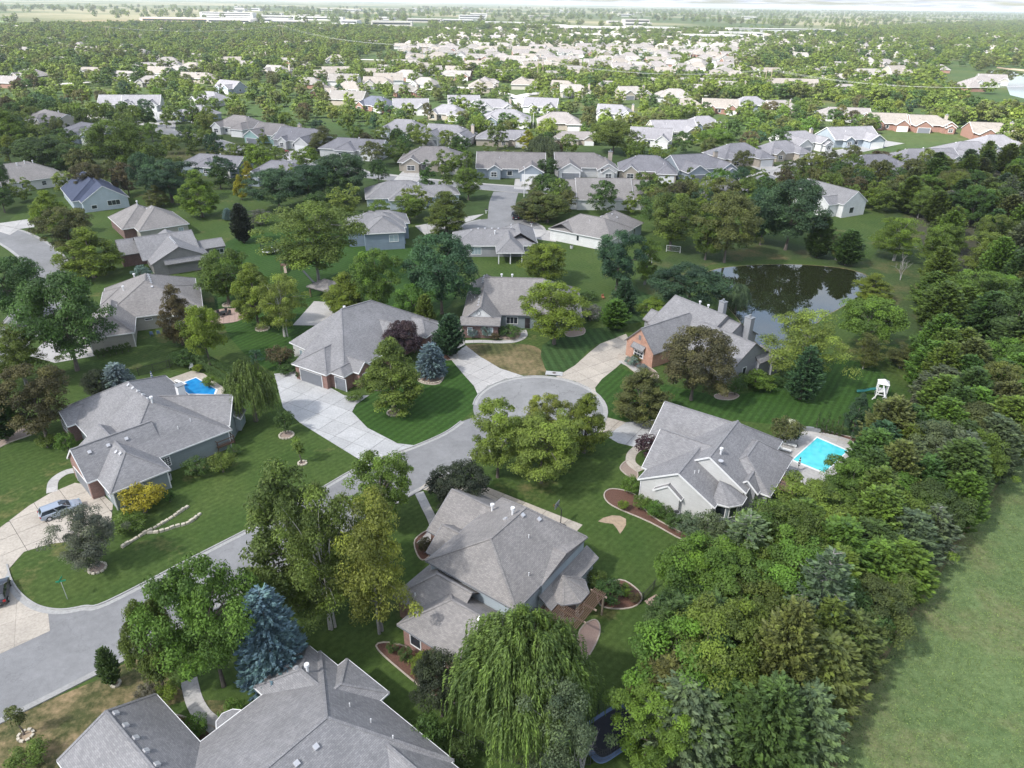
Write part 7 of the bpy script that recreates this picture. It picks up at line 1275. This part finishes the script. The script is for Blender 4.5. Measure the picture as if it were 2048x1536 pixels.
# shrubs
S_ = [('bush_b', 137, 905, 40, 860, 'em', 'clipped bright green egg-shaped shrub beside the dark brick porch'), ('bush_a', 96, 895, 40, 868, 'g', 'low green shrub beside the rust-brown maple'), ('bush_a', 290, 1025, 86, 968, 'ye', 'golden yellow shrub against the blue-grey garage wall'), ('bush_b', 340, 1004, 26, 978, 'gd', 'small dark shrub next to the golden shrub'), ('bush_b', 397, 950, 58, 914, 'gd', 'large dark clipped shrub below the lattice window'), ('bush_a', 447, 944, 54, 904, 'g', 'loose green shrub below the small deck'), ('bush_b', 470, 910, 32, 888, 'gd', 'dark round shrub beside the deck'), ('bush_a', 572, 868, 42, 818, 'gd', 'dark shrub in a stone ring beside the pale drive'), ('bush_a', 260, 1060, 70, 1030, 'g', 'low green shrub in front of the golden shrub'),
 ('bush_a', 846, 1352, 56, 1308, 'yg', 'lime-green shrub in the mulch along the brick wall'), ('bush_b', 812, 1322, 34, 1294, 'gd', 'dark shrub beside the lime-green one'), ('bush_b', 786, 1306, 28, 1282, 'gd', 'small dark shrub at the corner of the brick wall'), ('bush_b', 1332, 1040, 32, 1010, 'gd', 'dark clipped ball by the air conditioner'), ('bush_b', 1344, 1058, 36, 1024, 'gd', 'larger dark clipped ball by the air conditioner'), ('bush_a', 1245, 1020, 24, 1000, 'yg', 'small lime shrub in the dark mulch island'), ('bush_a', 1282, 1018, 40, 990, 'em', 'bright green ground shrub along the pale gable'), ('bush_a', 1308, 1032, 44, 1004, 'em', 'leafy green shrub below the white gable corner'), ('bush_a', 1262, 988, 40, 950, 'em', 'tall leafy shrub by the curved walk'), ('bush_a', 1300, 915, 70, 868, 'pu', 'dusky red shrub against the grey roof'), ('bush_a', 1380, 1072, 70, 1030, 'sg', 'pale green shrub below the bay window'), ('bush_a', 1420, 1080, 60, 1020, 'sg', 'feathery grey-green shrub at the bay window'),
 ('bush_a', 1566, 888, 66, 832, 'ol', 'rounded olive shrub beside the retaining wall'), ('bush_a', 1582, 858, 30, 838, (.5, .5, .42), 'white-flowering shrub beside the retaining wall'), ('bush_b', 1302, 712, 0, 0, 'bs', ''), ('bush_b', 1262, 730, 30, 712, 'bs', 'blue mounded spruce in the bed under the brick window'), ('bush_b', 1284, 740, 26, 728, 'bs', 'second blue mounded spruce under the brick window'), ('bush_a', 1275, 722, 24, 706, 'ol', 'green shrub under the brick window'), ('bush_a', 1510, 775, 70, 742, 'em', 'leafy green shrubs below the grey clapboard gable'), ('bush_a', 1470, 790, 40, 752, 'gd', 'dark shrub below the grey clapboard gable'), ('bush_a', 1555, 772, 36, 752, 'gd', 'low shrub at the corner of the grey gable'),
 ('bush_b', 1020, 674, 50, 650, 'gd', 'dark spreading shrub by the front porch'), ('bush_a', 946, 676, 22, 655, 'bs', 'small blue shrub before the dark brick wing'), ('bush_a', 972, 676, 22, 645, 'bs', 'taller blue shrub before the dark brick wing'), ('bush_b', 990, 680, 22, 664, 'br', 'small red-brown shrub before the dark brick wing'), ('bush_a', 1180, 640, 50, 608, 'gy', 'pale flowering shrub on the striped slope'), ('bush_a', 1175, 600, 40, 582, 'gd', 'dark shrub on the upper slope'), ('bush_a', 560, 730, 56, 690, 'br', 'red-brown shrub at the end of the tall hipped house'), ('bush_b', 590, 735, 34, 712, 'gd', 'dark round shrub beside the grey garage'), ('bush_a', 575, 745, 40, 728, 'gd', 'low dark shrub at the drive end'), ('bush_b', 600, 758, 18, 738, 'gd', 'small clipped shrub at the garage corner'), ('bush_a', 712, 800, 36, 784, 'g', 'low shrub at the brick corner'),
 ('bush_a', 330, 1398, 60, 1376, 'yg', 'yellow-green spreading shrub at the front walk'), ('bush_a', 300, 1400, 46, 1370, 'gy', 'silver shrub beside the front walk'), ('bush_a', 470, 1440, 56, 1405, 'em', 'green shrub at the curve of the front walk'), ('bush_a', 392, 1470, 60, 1436, 'em', 'white-flecked leafy shrub in the walk bed'), ('bush_a', 850, 1105, 34, 1075, 'br', 'dark red shrub at the garage corner of the two-storey house'), ('bush_a', 1215, 1200, 60, 1160, 'gd', 'dark grassy shrub beside the pergola'), ('bush_a', 1248, 1190, 34, 1170, 'yg', 'yellow shrub in the pergola bed'), ('bush_a', 1268, 1205, 26, 1186, 'br', 'red-brown shrub in the pergola bed'), ('bush_a', 1192, 1172, 44, 1140, 'g', 'green shrub at the porch corner'), ('bush_a', 420, 775, 30, 752, 'yg', 'yellow shrub beside the blue pool'), ('bush_a', 396, 745, 22, 728, 'yg', 'small yellow shrub at the hedge end'), ('bush_a', 370, 728, 60, 698, 'gd', 'dark shrub at the railing of the blue pool'), ('bush_a', 925, 1520, 60, 1480, 'gd', 'dark shrub in the shade below the willow'), ('bush_a', 850, 1500, 90, 1440, 'gd', 'dark shrub along the broad hipped roof'), ('bush_a', 60, 1530, 80, 1500, 'g', 'low shrub at the corner of the dry lawn')]
for key, xc, yb, w_, yt, col, lb in S_:
    if w_: ptree(key, xc, yb, w_, yt, col, 'garden_shrub', lb, 'shrub', 'garden shrubs')
for k in range(6): ptree('bush_b', 196 + k * 12.3, 716 - k * 2.6, 13.5, 697 - k * 3, 'gd', 'clipped_shrub', 'clipped dark ball shrub in the row along the beige garage', 'shrub', 'row of clipped ball shrubs')
for k in range(6): ptree('column', 1631 + k * 9.6, 864 + k * 1.8, 10.5, 815 + (k % 2) * 14 + k * .8, 'gd', 'columnar_cypress', 'slim clipped dark green column in the row above the pool', 'shrub', 'row of clipped columns')
# clipped hedge behind the blue pool
ln = smooth_line([G2(*q) for q in [(398, 722), (420, 738), (445, 750), (470, 768)]], 6)
rng = np.random.default_rng(9); pts_, nn_ = [], []
for i in range(len(ln) - 1):
    a, c = Vector(ln[i]), Vector(ln[i + 1]); d_ = (c - a).normalized(); s_ = Vector((-d_.y, d_.x))
    for _ in range(420):
        u = random.random(); th_ = random.uniform(0, math.pi); r_ = random.uniform(.85, 1.08); q = a.lerp(c, u) + s_ * (1.1 * r_ * math.cos(th_)); z = 1.9 * r_ * math.sin(th_) ** .5 if random.random() < .6 else random.uniform(.1, 1.8)
        if z < 1.75 and abs(math.cos(th_)) < .8: q = a.lerp(c, u) + s_ * math.copysign(1.1 * r_, math.cos(th_))
        pts_.append((q.x, q.y, z)); nn_.append((s_.x * math.cos(th_), s_.y * math.cos(th_), .5 + math.sin(th_)))
me = leaf_mesh('foliage', np.array(pts_), np.array(nn_) + rng.normal(0, .35, (len(nn_), 3)), rng.uniform(.12, .26, len(pts_)), .6, np.clip(rng.normal(.45, .15, len(pts_)), 0, 1), 'leaf')
o = link('hedge', me); tag(o, 'long rounded clipped hedge beside the blue pool', 'hedge'); o.color = (*GREENS['gd'], 1)

# ------------------------------------------------------------------ the wooded belt beside the field, and the trees between the houses
def inpoly(x, y, poly):
    ins = False; j = len(poly) - 1
    for i in range(len(poly)):
        if ((poly[i][1] > y) != (poly[j][1] > y)) and (x < (poly[j][0] - poly[i][0]) * (y - poly[i][1]) / (poly[j][1] - poly[i][1] + 1e-12) + poly[i][0]): ins = not ins
        j = i
    return ins
def scatter(poly, dist, n, seed, hclear=.75, tclear=.6, roads=True):
    rr = random.Random(seed); x0, x1 = min(p[0] for p in poly), max(p[0] for p in poly); y0, y1 = min(p[1] for p in poly), max(p[1] for p in poly); out = []; tries = 0
    while len(out) < n and tries < n * 60:
        tries += 1; x, y = rr.uniform(x0, x1), rr.uniform(y0, y1); dd = dist * rr.uniform(.75, 1.25)
        if not inpoly(x, y, poly): continue
        if any((x - a) ** 2 + (y - b_) ** 2 < dd * dd for a, b_ in out): continue
        if any((x - a) ** 2 + (y - b_) ** 2 < (r * hclear + 2) ** 2 for a, b_, r in HOUSES): continue
        if any((x - a) ** 2 + (y - b_) ** 2 < (r * tclear + dist * .3) ** 2 for a, b_, r in TREES[:NT0]): continue
        out.append((x, y))
    return out
_sw = G(1765, 850); HOUSES.append((_sw.x, _sw.y, 9.0)); _sw = G(1770, 800); HOUSES.append((_sw.x, _sw.y, 6.0))
NT0 = len(TREES)
BELT = [('cedar_a', .20), ('cedar_b', .24), ('cedar_c', .18), ('cedar_d', .05), ('round_a', .09), ('round_b', .09), ('airy_b', .08), ('pine_a', .03), ('oak_b', .04)]
BC = {'cedar_a': ['g', 'gd', 'ol', 'em', 'gb'], 'cedar_b': ['g', 'gd', 'em', 'sg'], 'cedar_c': ['g', 'ol', 'gd', 'em'], 'cedar_d': ['sg', 'gy'], 'round_a': ['g', 'em', 'gd'], 'round_b': ['g', 'ol', 'em', 'gd'], 'airy_b': ['sg', 'gl', 'g'], 'pine_a': ['gb', 'gd', 'g'], 'oak_b': ['g', 'gd', 'ol']}
bn = {'cedar_a': ('cedar_tree', 'upright cedar'), 'cedar_b': ('cedar_tree', 'tall plumed cedar'), 'cedar_c': ('cedar_tree', 'broad ragged cedar'), 'cedar_d': ('cedar_tree', 'half-dead cedar with grey twigs'), 'round_a': ('wild_tree', 'round-crowned wild tree'), 'round_b': ('wild_tree', 'lumpy-crowned wild tree'), 'airy_b': ('wild_tree', 'feathery wild tree'), 'pine_a': ('pine_tree', 'bushy pine'), 'oak_b': ('wild_tree', 'broad spreading wild tree')}
cn = {'g': 'green', 'gd': 'dark green', 'ol': 'olive', 'em': 'bright green', 'gb': 'blue-green', 'sg': 'grey-green', 'gy': 'grey', 'gl': 'light green', 'yg': 'yellow-green', 'br': 'brown', 'ye': 'golden', 'or': 'orange', 'dk': 'blackish green', 'pu': 'purple'}
def belt(poly, dist, n, seed, where, hs, rs):
    rr = random.Random(seed)
    for x, y in sorted(scatter(poly, dist, n, seed), key=lambda p: p[1]):
        k = rr.choices([b_[0] for b_ in BELT], [b_[1] for b_ in BELT])[0]; c = rr.choice(BC[k]); nm, ds = bn[k]; hgt = rr.uniform(*hs); rad = rr.uniform(*rs) * (1.15 if k[:3] in ('rou', 'oak', 'air') else 1)
        plant(k, (x, y, 0), rad, hgt, c, nm, '%s %s %s' % (cn[c], ds, where), 'tree', 'trees of the wooded belt')
edge0 = [G2(*q) for q in [(1262, 1560), (1330, 1350), (1345, 1190), (1400, 1190), (1470, 1170), (1560, 1125), (1650, 1065), (1720, 975), (1775, 900), (1800, 810), (1860, 730)]]
edge1 = [G2(*q) for q in [(2030, 860), (1990, 935), (1880, 1090), (1770, 1255), (1690, 1395), (1640, 1540)]]
belt(edge0 + edge1, 3.3, 100, 17, 'in the belt beside the mown field', (7.5, 11.5), (3.2, 4.5))
# a few that stand out at the near end of the belt
for key, x, y, w_, yt, c, lb in (('cedar_d', 1600, 1330, 150, 1095, 'sg', 'tall half-dead cedar with silver trunk in the belt'), ('round_a', 1530, 1185, 190, 1035, 'em', 'broad bright green tree below the bay-windowed house'), ('round_b', 1420, 1235, 170, 1090, 'em', 'dense bright green tree at the pergola end of the belt'), ('cedar_c', 1350, 1500, 190, 1360, 'sg', 'pale grey-green cedar with dead twigs near the dark trampoline'), ('round_b', 1400, 1420, 190, 1230, 'g', 'lumpy green tree above the pale cedar'), ('cedar_b', 1530, 1450, 140, 1200, 'ol', 'tall olive cedar near the pale cedar')):
    ptree(key, x, y, w_, yt, c, 'wild_tree' if key[:3] != 'ced' else 'cedar_tree', lb, 'tree', 'trees of the wooded belt')
NT0 = len(TREES)
wood = [G2(*q) for q in [(1830, 760), (1800, 680), (1830, 610), (1850, 560), (1820, 470), (1790, 400), (1900, 352), (2048, 330), (2200, 340), (2300, 500), (2200, 700), (2100, 850), (2010, 860)]]
belt(wood, 4.3, 150, 23, 'in the wood beyond the pond', (8, 12.5), (3.8, 5.4))
# low growth under the belt: weeds and brambles nobody could count
rng = np.random.default_rng(31); C_, N_ = [], []
bp_ = edge0 + edge1
for _ in range(26000):
    k = random.randrange(len(edge1) - 1); a, c = Vector(edge1[k]), Vector(edge1[k + 1]); u = random.random(); q = a.lerp(c, u); d_ = (c - a).normalized(); w_ = random.gauss(0, 1.0); q = q + Vector((-d_.y, d_.x)) * (w_ * 1.1 + (-.8 if inpoly(q.x - d_.y, q.y + d_.x, bp_) is False else .8))
    hh = max(.1, 1.7 * (noise.noise(Vector((q.x * .35, q.y * .35, 0))) + .75)); C_.append((q.x, q.y, random.uniform(.05, hh))); N_.append((random.gauss(0, .5), random.gauss(0, .5), 1))
me = leaf_mesh('undergrowth', np.array(C_), np.array(N_), rng.uniform(.14, .34, len(C_)), .35, np.clip(rng.normal(.5, .22, len(C_)), 0, 1), 'leaf'); o = link('undergrowth', me); o.color = (.060, .078, .026, 1); o['kind'] = 'stuff'; o['label'] = 'tangled weeds and brambles along the foot of the wooded belt'

# uncut grass of the open field: short tufts, far too many to count
C_, N_ = [], []; fx0, fx1 = G2(1640, 1540), G2(2048, 900)
fpoly = e1 + [(G2(2300, 880)), (G2(2300, 1540)), (G2(1640, 1560))]
rr = random.Random(4); X0, X1, Y0, Y1 = min(p[0] for p in fpoly), 75, 36, 92
while len(C_) < 52000:
    x, y = rr.uniform(X0, X1), rr.uniform(Y0, Y1)
    if not inpoly(x, y, fpoly): continue
    k = noise.noise(Vector((x * .22, y * .22, 0))) * .5 + .5 + .35 * noise.noise(Vector((x * 1.1, y * 1.1, 5)))
    if rr.random() > k + .15: continue
    C_.append((x, y, rr.uniform(.02, .10))); N_.append((rr.gauss(0, .6), rr.gauss(0, .6), .8))
rng = np.random.default_rng(8); me = leaf_mesh('field_grass', np.array(C_), np.array(N_), rng.uniform(.10, .26, len(C_)), .35, np.clip(rng.normal(.5, .22, len(C_)), 0, 1), 'leaf'); o = link('field_grass', me); o.color = (.150, .205, .080, 1); o['kind'] = 'stuff'; o['label'] = 'short uncut grass of the open field'
# ------------------------------------------------------------------ garden and street trees of the middle distance (single trees), then the far woods as one mass
MIDC = ['g', 'g', 'gl', 'gd', 'gb', 'ol', 'yg', 'em', 'yg', 'br']
def middle(pxpoly, dist, n, seed, where, hs=(7, 11), rs=(3.2, 4.8), grp='trees between the shaded houses'):
    rr = random.Random(seed); poly = [G2(*q) for q in pxpoly]
    for x, y in scatter(poly, dist, n, seed, .8):
        if any(abs((x - a[0])) < 5.5 and abs(y - a[1]) < 5.5 for a in ROADPTS): continue
        k = rr.choice(('mid_0', 'mid_1', 'mid_2', 'mid_2', 'mid_3', 'mid_0')); c = rr.choice(MIDC); hgt = rr.uniform(*hs); rad = rr.uniform(*rs) * (.72 if k == 'mid_3' else 1)
        plant(k, (x, y, 0), rad, hgt, c, 'garden_tree', '%s %s tree %s' % (cn[c], 'upright' if k == 'mid_3' else 'round', where), 'tree', grp)
ROADPTS = []
for pl in ([(330, 262), (420, 281), (480, 300), (560, 318), (650, 335), (740, 350), (850, 363), (940, 371), (1060, 381), (1130, 380), (1250, 378), (1340, 381), (1440, 380), (1510, 366), (1570, 345), (1640, 316), (1750, 292), (1850, 272), (1960, 258)], [(1012, 384), (1005, 405), (1004, 430), (1004, 462)], [(560, 150), (720, 158), (830, 170), (960, 178), (1030, 195), (1045, 215)], [(1300, 162), (1450, 170), (1560, 182), (1640, 190), (1800, 196)]): ROADPTS += smooth_line([G2(*q) for q in pl], 10)
middle([(-60, 420), (-60, 250), (40, 205), (420, 260), (560, 330), (730, 360), (560, 400), (380, 370), (200, 400)], 8.5, 44, 41, 'in the dense gardens above the slate roof', rs=(3.6, 5.2), hs=(8, 12))
middle([(560, 420), (720, 360), (900, 380), (960, 410), (820, 460), (740, 480)], 9, 8, 42, 'between the blue houses')
middle([(1100, 420), (1280, 390), (1500, 385), (1700, 330), (1850, 345), (1780, 420), (1560, 400), (1380, 440), (1280, 430)], 8.5, 26, 43, 'below the far street')
middle([(420, 270), (700, 230), (1000, 255), (1400, 230), (1700, 215), (1940, 235), (1900, 262), (1620, 300), (1350, 360), (1100, 368), (930, 360), (720, 335)], 9.5, 60, 44, 'behind the far street')
middle([(-60, 250), (0, 180), (400, 165), (700, 175), (740, 225), (420, 262)], 10, 46, 45, 'in the shaded gardens near the sunlit edge')
# far woods: points carrying a size, a kind and a colour; one object
random.seed(77); FP = []
for x_, y_, r_ in ((2000, 160, 60), (2030, 180, 60), (2040, 205, 55), (2020, 222, 40), (1990, 150, 50)): _q = G(x_, y_); HOUSES.append((_q.x, _q.y, r_))
def mass(pxpoly, n, dist, seed, s0=.9, s1=1.35, keep=None):
    poly = [G2(*q) for q in pxpoly]; rr = random.Random(seed); x0, x1 = min(p[0] for p in poly), max(p[0] for p in poly); y0, y1 = min(p[1] for p in poly), max(p[1] for p in poly); cell = {}; k = tries = 0
    hs_ = [(a, b_, r) for a, b_, r in HOUSES if y0 - 30 < b_ < y1 + 30]
    while k < n and tries < n * 14:
        tries += 1; x, y = rr.uniform(x0, x1), rr.uniform(y0, y1)
        if not inpoly(x, y, poly): continue
        if keep and not keep(x, y): continue
        cx, cy = int(x / dist), int(y / dist)
        if any((x - a) ** 2 + (y - b_) ** 2 < dist * dist for i in (-1, 0, 1) for j in (-1, 0, 1) for a, b_ in cell.get((cx + i, cy + j), ())): continue
        if any((x - a) ** 2 + (y - b_) ** 2 < (r * .85 + 1.5) ** 2 for a, b_, r in hs_): continue
        if y < 620 and any(abs(x - a[0]) < 7 and abs(y - a[1]) < 7 for a in ROADPTS): continue
        cell.setdefault((cx, cy), []).append((x, y)); FP.append((x, y, rr.uniform(s0, s1), rr.randrange(8))); k += 1
patch = lambda s_, th_: (lambda x, y: noise.noise(Vector((x * s_, y * s_, 3.3))) > th_)
mass([(-100, 180), (-100, 60), (300, 50), (700, 56), (900, 70), (740, 110), (600, 150), (420, 165), (0, 180)], 3600, 7, 1, .8, 1.3)                 # wooded hills left
mass([(420, 166), (700, 120), (900, 105), (1500, 100), (1760, 108), (1760, 160), (1500, 200), (1200, 205), (1000, 205), (700, 205)], 700, 10, 2, .65, 1.0, patch(.02, 0))   # among sunlit houses
mass([(700, 150), (900, 128), (1060, 150), (1250, 165), (1500, 170), (1900, 185), (2100, 215), (2100, 236), (1900, 222), (1600, 200), (1300, 196), (1100, 180), (900, 150), (700, 170)], 700, 6, 3, .85, 1.2)  # the tree row
mass([(1480, 175), (1480, 100), (1650, 62), (2100, 40), (2160, 140), (1975, 136), (1960, 160), (2010, 200), (2100, 215), (1900, 200), (1650, 185)], 3200, 7.5, 4, .95, 1.5)   # wooded right
mass([(2010, 212), (2100, 208), (2160, 300), (2048, 330), (1980, 252), (1900, 250), (1880, 225)], 160, 7, 5, .9, 1.3)
mass([(700, 100), (1480, 96), (1640, 62), (1400, 60), (1000, 66), (700, 58)], 1100, 13, 6, .8, 1.2, patch(.006, -.05))
mass([(-200, 58), (500, 48), (1100, 56), (1700, 60), (2200, 48), (2200, 26), (1100, 18), (0, 14), (-200, 14)], 6500, 17, 7, 1.2, 2.0, patch(.0022, .02))
mass([(860, 62), (1130, 62), (1130, 52), (860, 52)], 240, 9, 8, 1.2, 1.5)
mass([(-60, 250), (0, 180), (430, 166), (760, 180), (1000, 205), (1500, 205), (1900, 225), (1960, 250), (1700, 240), (1400, 240), (1000, 260), (700, 235), (420, 268)], 160, 10, 9, .75, 1.0)
HOUSES_ALL = HOUSES
def extra(pxpoly, n, dist, seed):
    poly = [G2(*q) for q in pxpoly]; rr = random.Random(seed)
    for x, y in scatter(poly, dist, n, seed, .72, .7):
        if any(abs(x - a[0]) < 6.5 and abs(y - a[1]) < 6.5 for a in ROADPTS): continue
        FP.append((x, y, rr.uniform(.7, 1.0), 8 + rr.randrange(8)))
NT0 = len(TREES)
extra([(-60, 420), (-60, 250), (40, 205), (420, 270), (560, 335), (760, 365), (720, 440), (560, 410), (380, 370), (200, 400)], 55, 6.5, 51)
extra([(1060, 430), (1100, 395), (1300, 390), (1500, 385), (1700, 330), (1900, 345), (1780, 430), (1600, 410), (1400, 440), (1290, 430)], 60, 6, 52)
extra([(420, 275), (700, 235), (1000, 258), (1400, 232), (1700, 218), (1940, 238), (1900, 268), (1640, 310), (1500, 345), (1350, 365), (1100, 370), (930, 362), (720, 338), (560, 325)], 110, 6.5, 53)
lib = bpy.data.collections.new('far_tree_shapes')
cols = ['g', 'gl', 'ol', 'yg', 'gl', 'g', 'gd', 'yo']
for i in range(16):
    me = PROTO['far_%d' % (i % 5) if i < 8 else 'mid_%d' % (i % 4)][0].copy(); me.materials.clear(); me.materials.append(leafmat('leaf_far_%d' % i, 0.22, GREENS[cols[i % 8]])); lib.objects.link(bpy.data.objects.new('far_shape_%02d' % i, me))
def instancer(name, pts, coll, label):
    me = bpy.data.meshes.new(name); me.vertices.add(len(pts)); me.vertices.foreach_set('co', np.array([(p[0], p[1], 0) for p in pts], np.float32).ravel())
    a = me.attributes.new('size', 'FLOAT', 'POINT'); a.data.foreach_set('value', np.array([p[2] for p in pts], np.float32)); a = me.attributes.new('pick', 'INT', 'POINT'); a.data.foreach_set('value', np.array([p[3] for p in pts], np.int32))
    a = me.attributes.new('turn', 'FLOAT', 'POINT'); a.data.foreach_set('value', np.array([p[4] if len(p) > 4 else random.uniform(0, 6.28) for p in pts], np.float32)); me.update()
    o = link(name, me); o['kind'] = 'stuff'; o['label'] = label
    ng = bpy.data.node_groups.new(name, 'GeometryNodeTree'); ng.interface.new_socket('Geometry', in_out='INPUT', socket_type='NodeSocketGeometry'); ng.interface.new_socket('Geometry', in_out='OUTPUT', socket_type='NodeSocketGeometry')
    gi, go = N(ng, 'NodeGroupInput'), N(ng, 'NodeGroupOutput'); ip = N(ng, 'GeometryNodeInstanceOnPoints'); ci = N(ng, 'GeometryNodeCollectionInfo'); ci.inputs['Collection'].default_value = coll; ci.inputs['Separate Children'].default_value = True; ci.inputs['Reset Children'].default_value = True
    ip.inputs['Pick Instance'].default_value = True
    for nm_, sock, dt in (('size', 'Scale', 'FLOAT'), ('pick', 'Instance Index', 'INT')):
        na = N(ng, 'GeometryNodeInputNamedAttribute', data_type=dt); na.inputs['Name'].default_value = nm_; ng.links.new(na.outputs['Attribute'], ip.inputs[sock])
    na = N(ng, 'GeometryNodeInputNamedAttribute', data_type='FLOAT'); na.inputs['Name'].default_value = 'turn'; cx = N(ng, 'ShaderNodeCombineXYZ'); ng.links.new(na.outputs['Attribute'], cx.inputs['Z']); ng.links.new(cx.outputs[0], ip.inputs['Rotation'])
    ng.links.new(gi.outputs[0], ip.inputs['Points']); ng.links.new(ci.outputs['Instances'], ip.inputs['Instance']); ng.links.new(ip.outputs['Instances'], go.inputs[0])
    md = o.modifiers.new('scatter', 'NODES'); md.node_group = ng
    return o
instancer('far_woods', FP, lib, 'far woods and street trees spreading to the horizon')
# houses too far and too many to tell apart
libh = bpy.data.collections.new('far_house_shapes')
def farhouse(i, rc, wc):
    mb = MB(); mb.box(-8, 8, -5.5, 5.5, 0, 3); e_ = 3.0
    mb.poly([(-8.5, -6, e_), (8.5, -6, e_), (4, 0, 6.6), (-4, 0, 6.6)], 1); mb.poly([(8.5, 6, e_), (-8.5, 6, e_), (-4, 0, 6.6), (4, 0, 6.6)], 1); mb.poly([(8.5, -6, e_), (8.5, 6, e_), (4, 0, 6.6)], 1); mb.poly([(-8.5, 6, e_), (-8.5, -6, e_), (-4, 0, 6.6)], 1)
    mb.box(1.5, 7, -9, -4, 0, 3); mb.poly([(1, -9.4, 3), (4.2, -9.4, 5.6), (4.2, 0, 5.6), (1, 0, 3)], 1); mb.poly([(7.4, -9.4, 3), (7.4, 0, 3), (4.2, 0, 5.6), (4.2, -9.4, 5.6)], 1); mb.poly([(1.2, -9.05, 3), (7.2, -9.05, 3), (4.2, -9.05, 5.4)])
    plain('far_wall_%d' % i, wc, .7, .05); plain('far_roof_%d' % i, rc, .9, .1, 1.0); ob = bpy.data.objects.new('far_house_%d' % i, mb.mesh('far_house', ['far_wall_%d' % i, 'far_roof_%d' % i])); libh.objects.link(ob)
farhouse(0, RT, WH); farhouse(1, (.36, .33, .30), CR); farhouse(2, (.28, .25, .23), WH); farhouse(3, RW, SA)
HP_ = []; rr = random.Random(12)
for row in range(9):
    y0 = 94 - row * 4.2
    for k in range(24):
        x, y = 820 + k * 34 + rr.uniform(-9, 9), y0 + rr.uniform(-1.5, 1.5) + (k - 8) * .25; q = G(x, y)
        if any((q.x - a) ** 2 + (q.y - b_) ** 2 < (r + 8) ** 2 for a, b_, r in HOUSES): continue
        HP_.append((q.x, q.y, rr.uniform(.95, 1.25), rr.randrange(4), rr.choice((0, .2, -.2, 1.57, 3.14)) + rr.uniform(-.1, .1)))
for k in range(60): q = G(rr.uniform(1550, 2048), rr.uniform(66, 110)); HP_.append((q.x, q.y, rr.uniform(1, 1.3), rr.randrange(4), rr.uniform(0, 6)))
for k in range(30): q = G(rr.uniform(0, 700), rr.uniform(60, 80)); HP_.append((q.x, q.y, rr.uniform(1, 1.3), rr.randrange(4), rr.uniform(0, 6)))
instancer('far_houses', HP_, libh, 'pale roofs of the far suburb too many to count')
# pale plots and open fields of the plain
for pts, mt in (([(1500, 86), (1720, 82), (1660, 72), (1500, 76)], 'field'), ([(150, 44), (420, 40), (420, 37), (150, 40)], 'field_edge'), ([(-100, 47), (20, 44), (20, 41), (-100, 44)], 'field'), ([(1350, 92), (1500, 96), (1500, 84), (1380, 80)], 'concrete'), ([(1000, 72), (1300, 74), (1300, 68), (1000, 66)], 'concrete'), ([(250, 46), (700, 50), (700, 46), (250, 43)], 'concrete')): sheet('open_plot', [G2(*q) for q in pts], .05, mt)
# ------------------------------------------------------------------ haze
m, t, b, o = newmat('haze'); t.nodes.remove(b); pv = N(t, 'ShaderNodeVolumePrincipled'); pv.inputs['Color'].default_value = (.86, .91, 1.0, 1); pv.inputs['Density'].default_value = 0.00007; pv.inputs['Anisotropy'].default_value = 0.25; t.links.new(pv.outputs[0], o.inputs['Volume'])
mb = MB(); mb.box(-17000, 17000, -700, 17000, -1.2, 63.0); o = mb.build('haze', 'haze'); o['kind'] = 'stuff'; o['label'] = 'pale summer haze over the suburb'
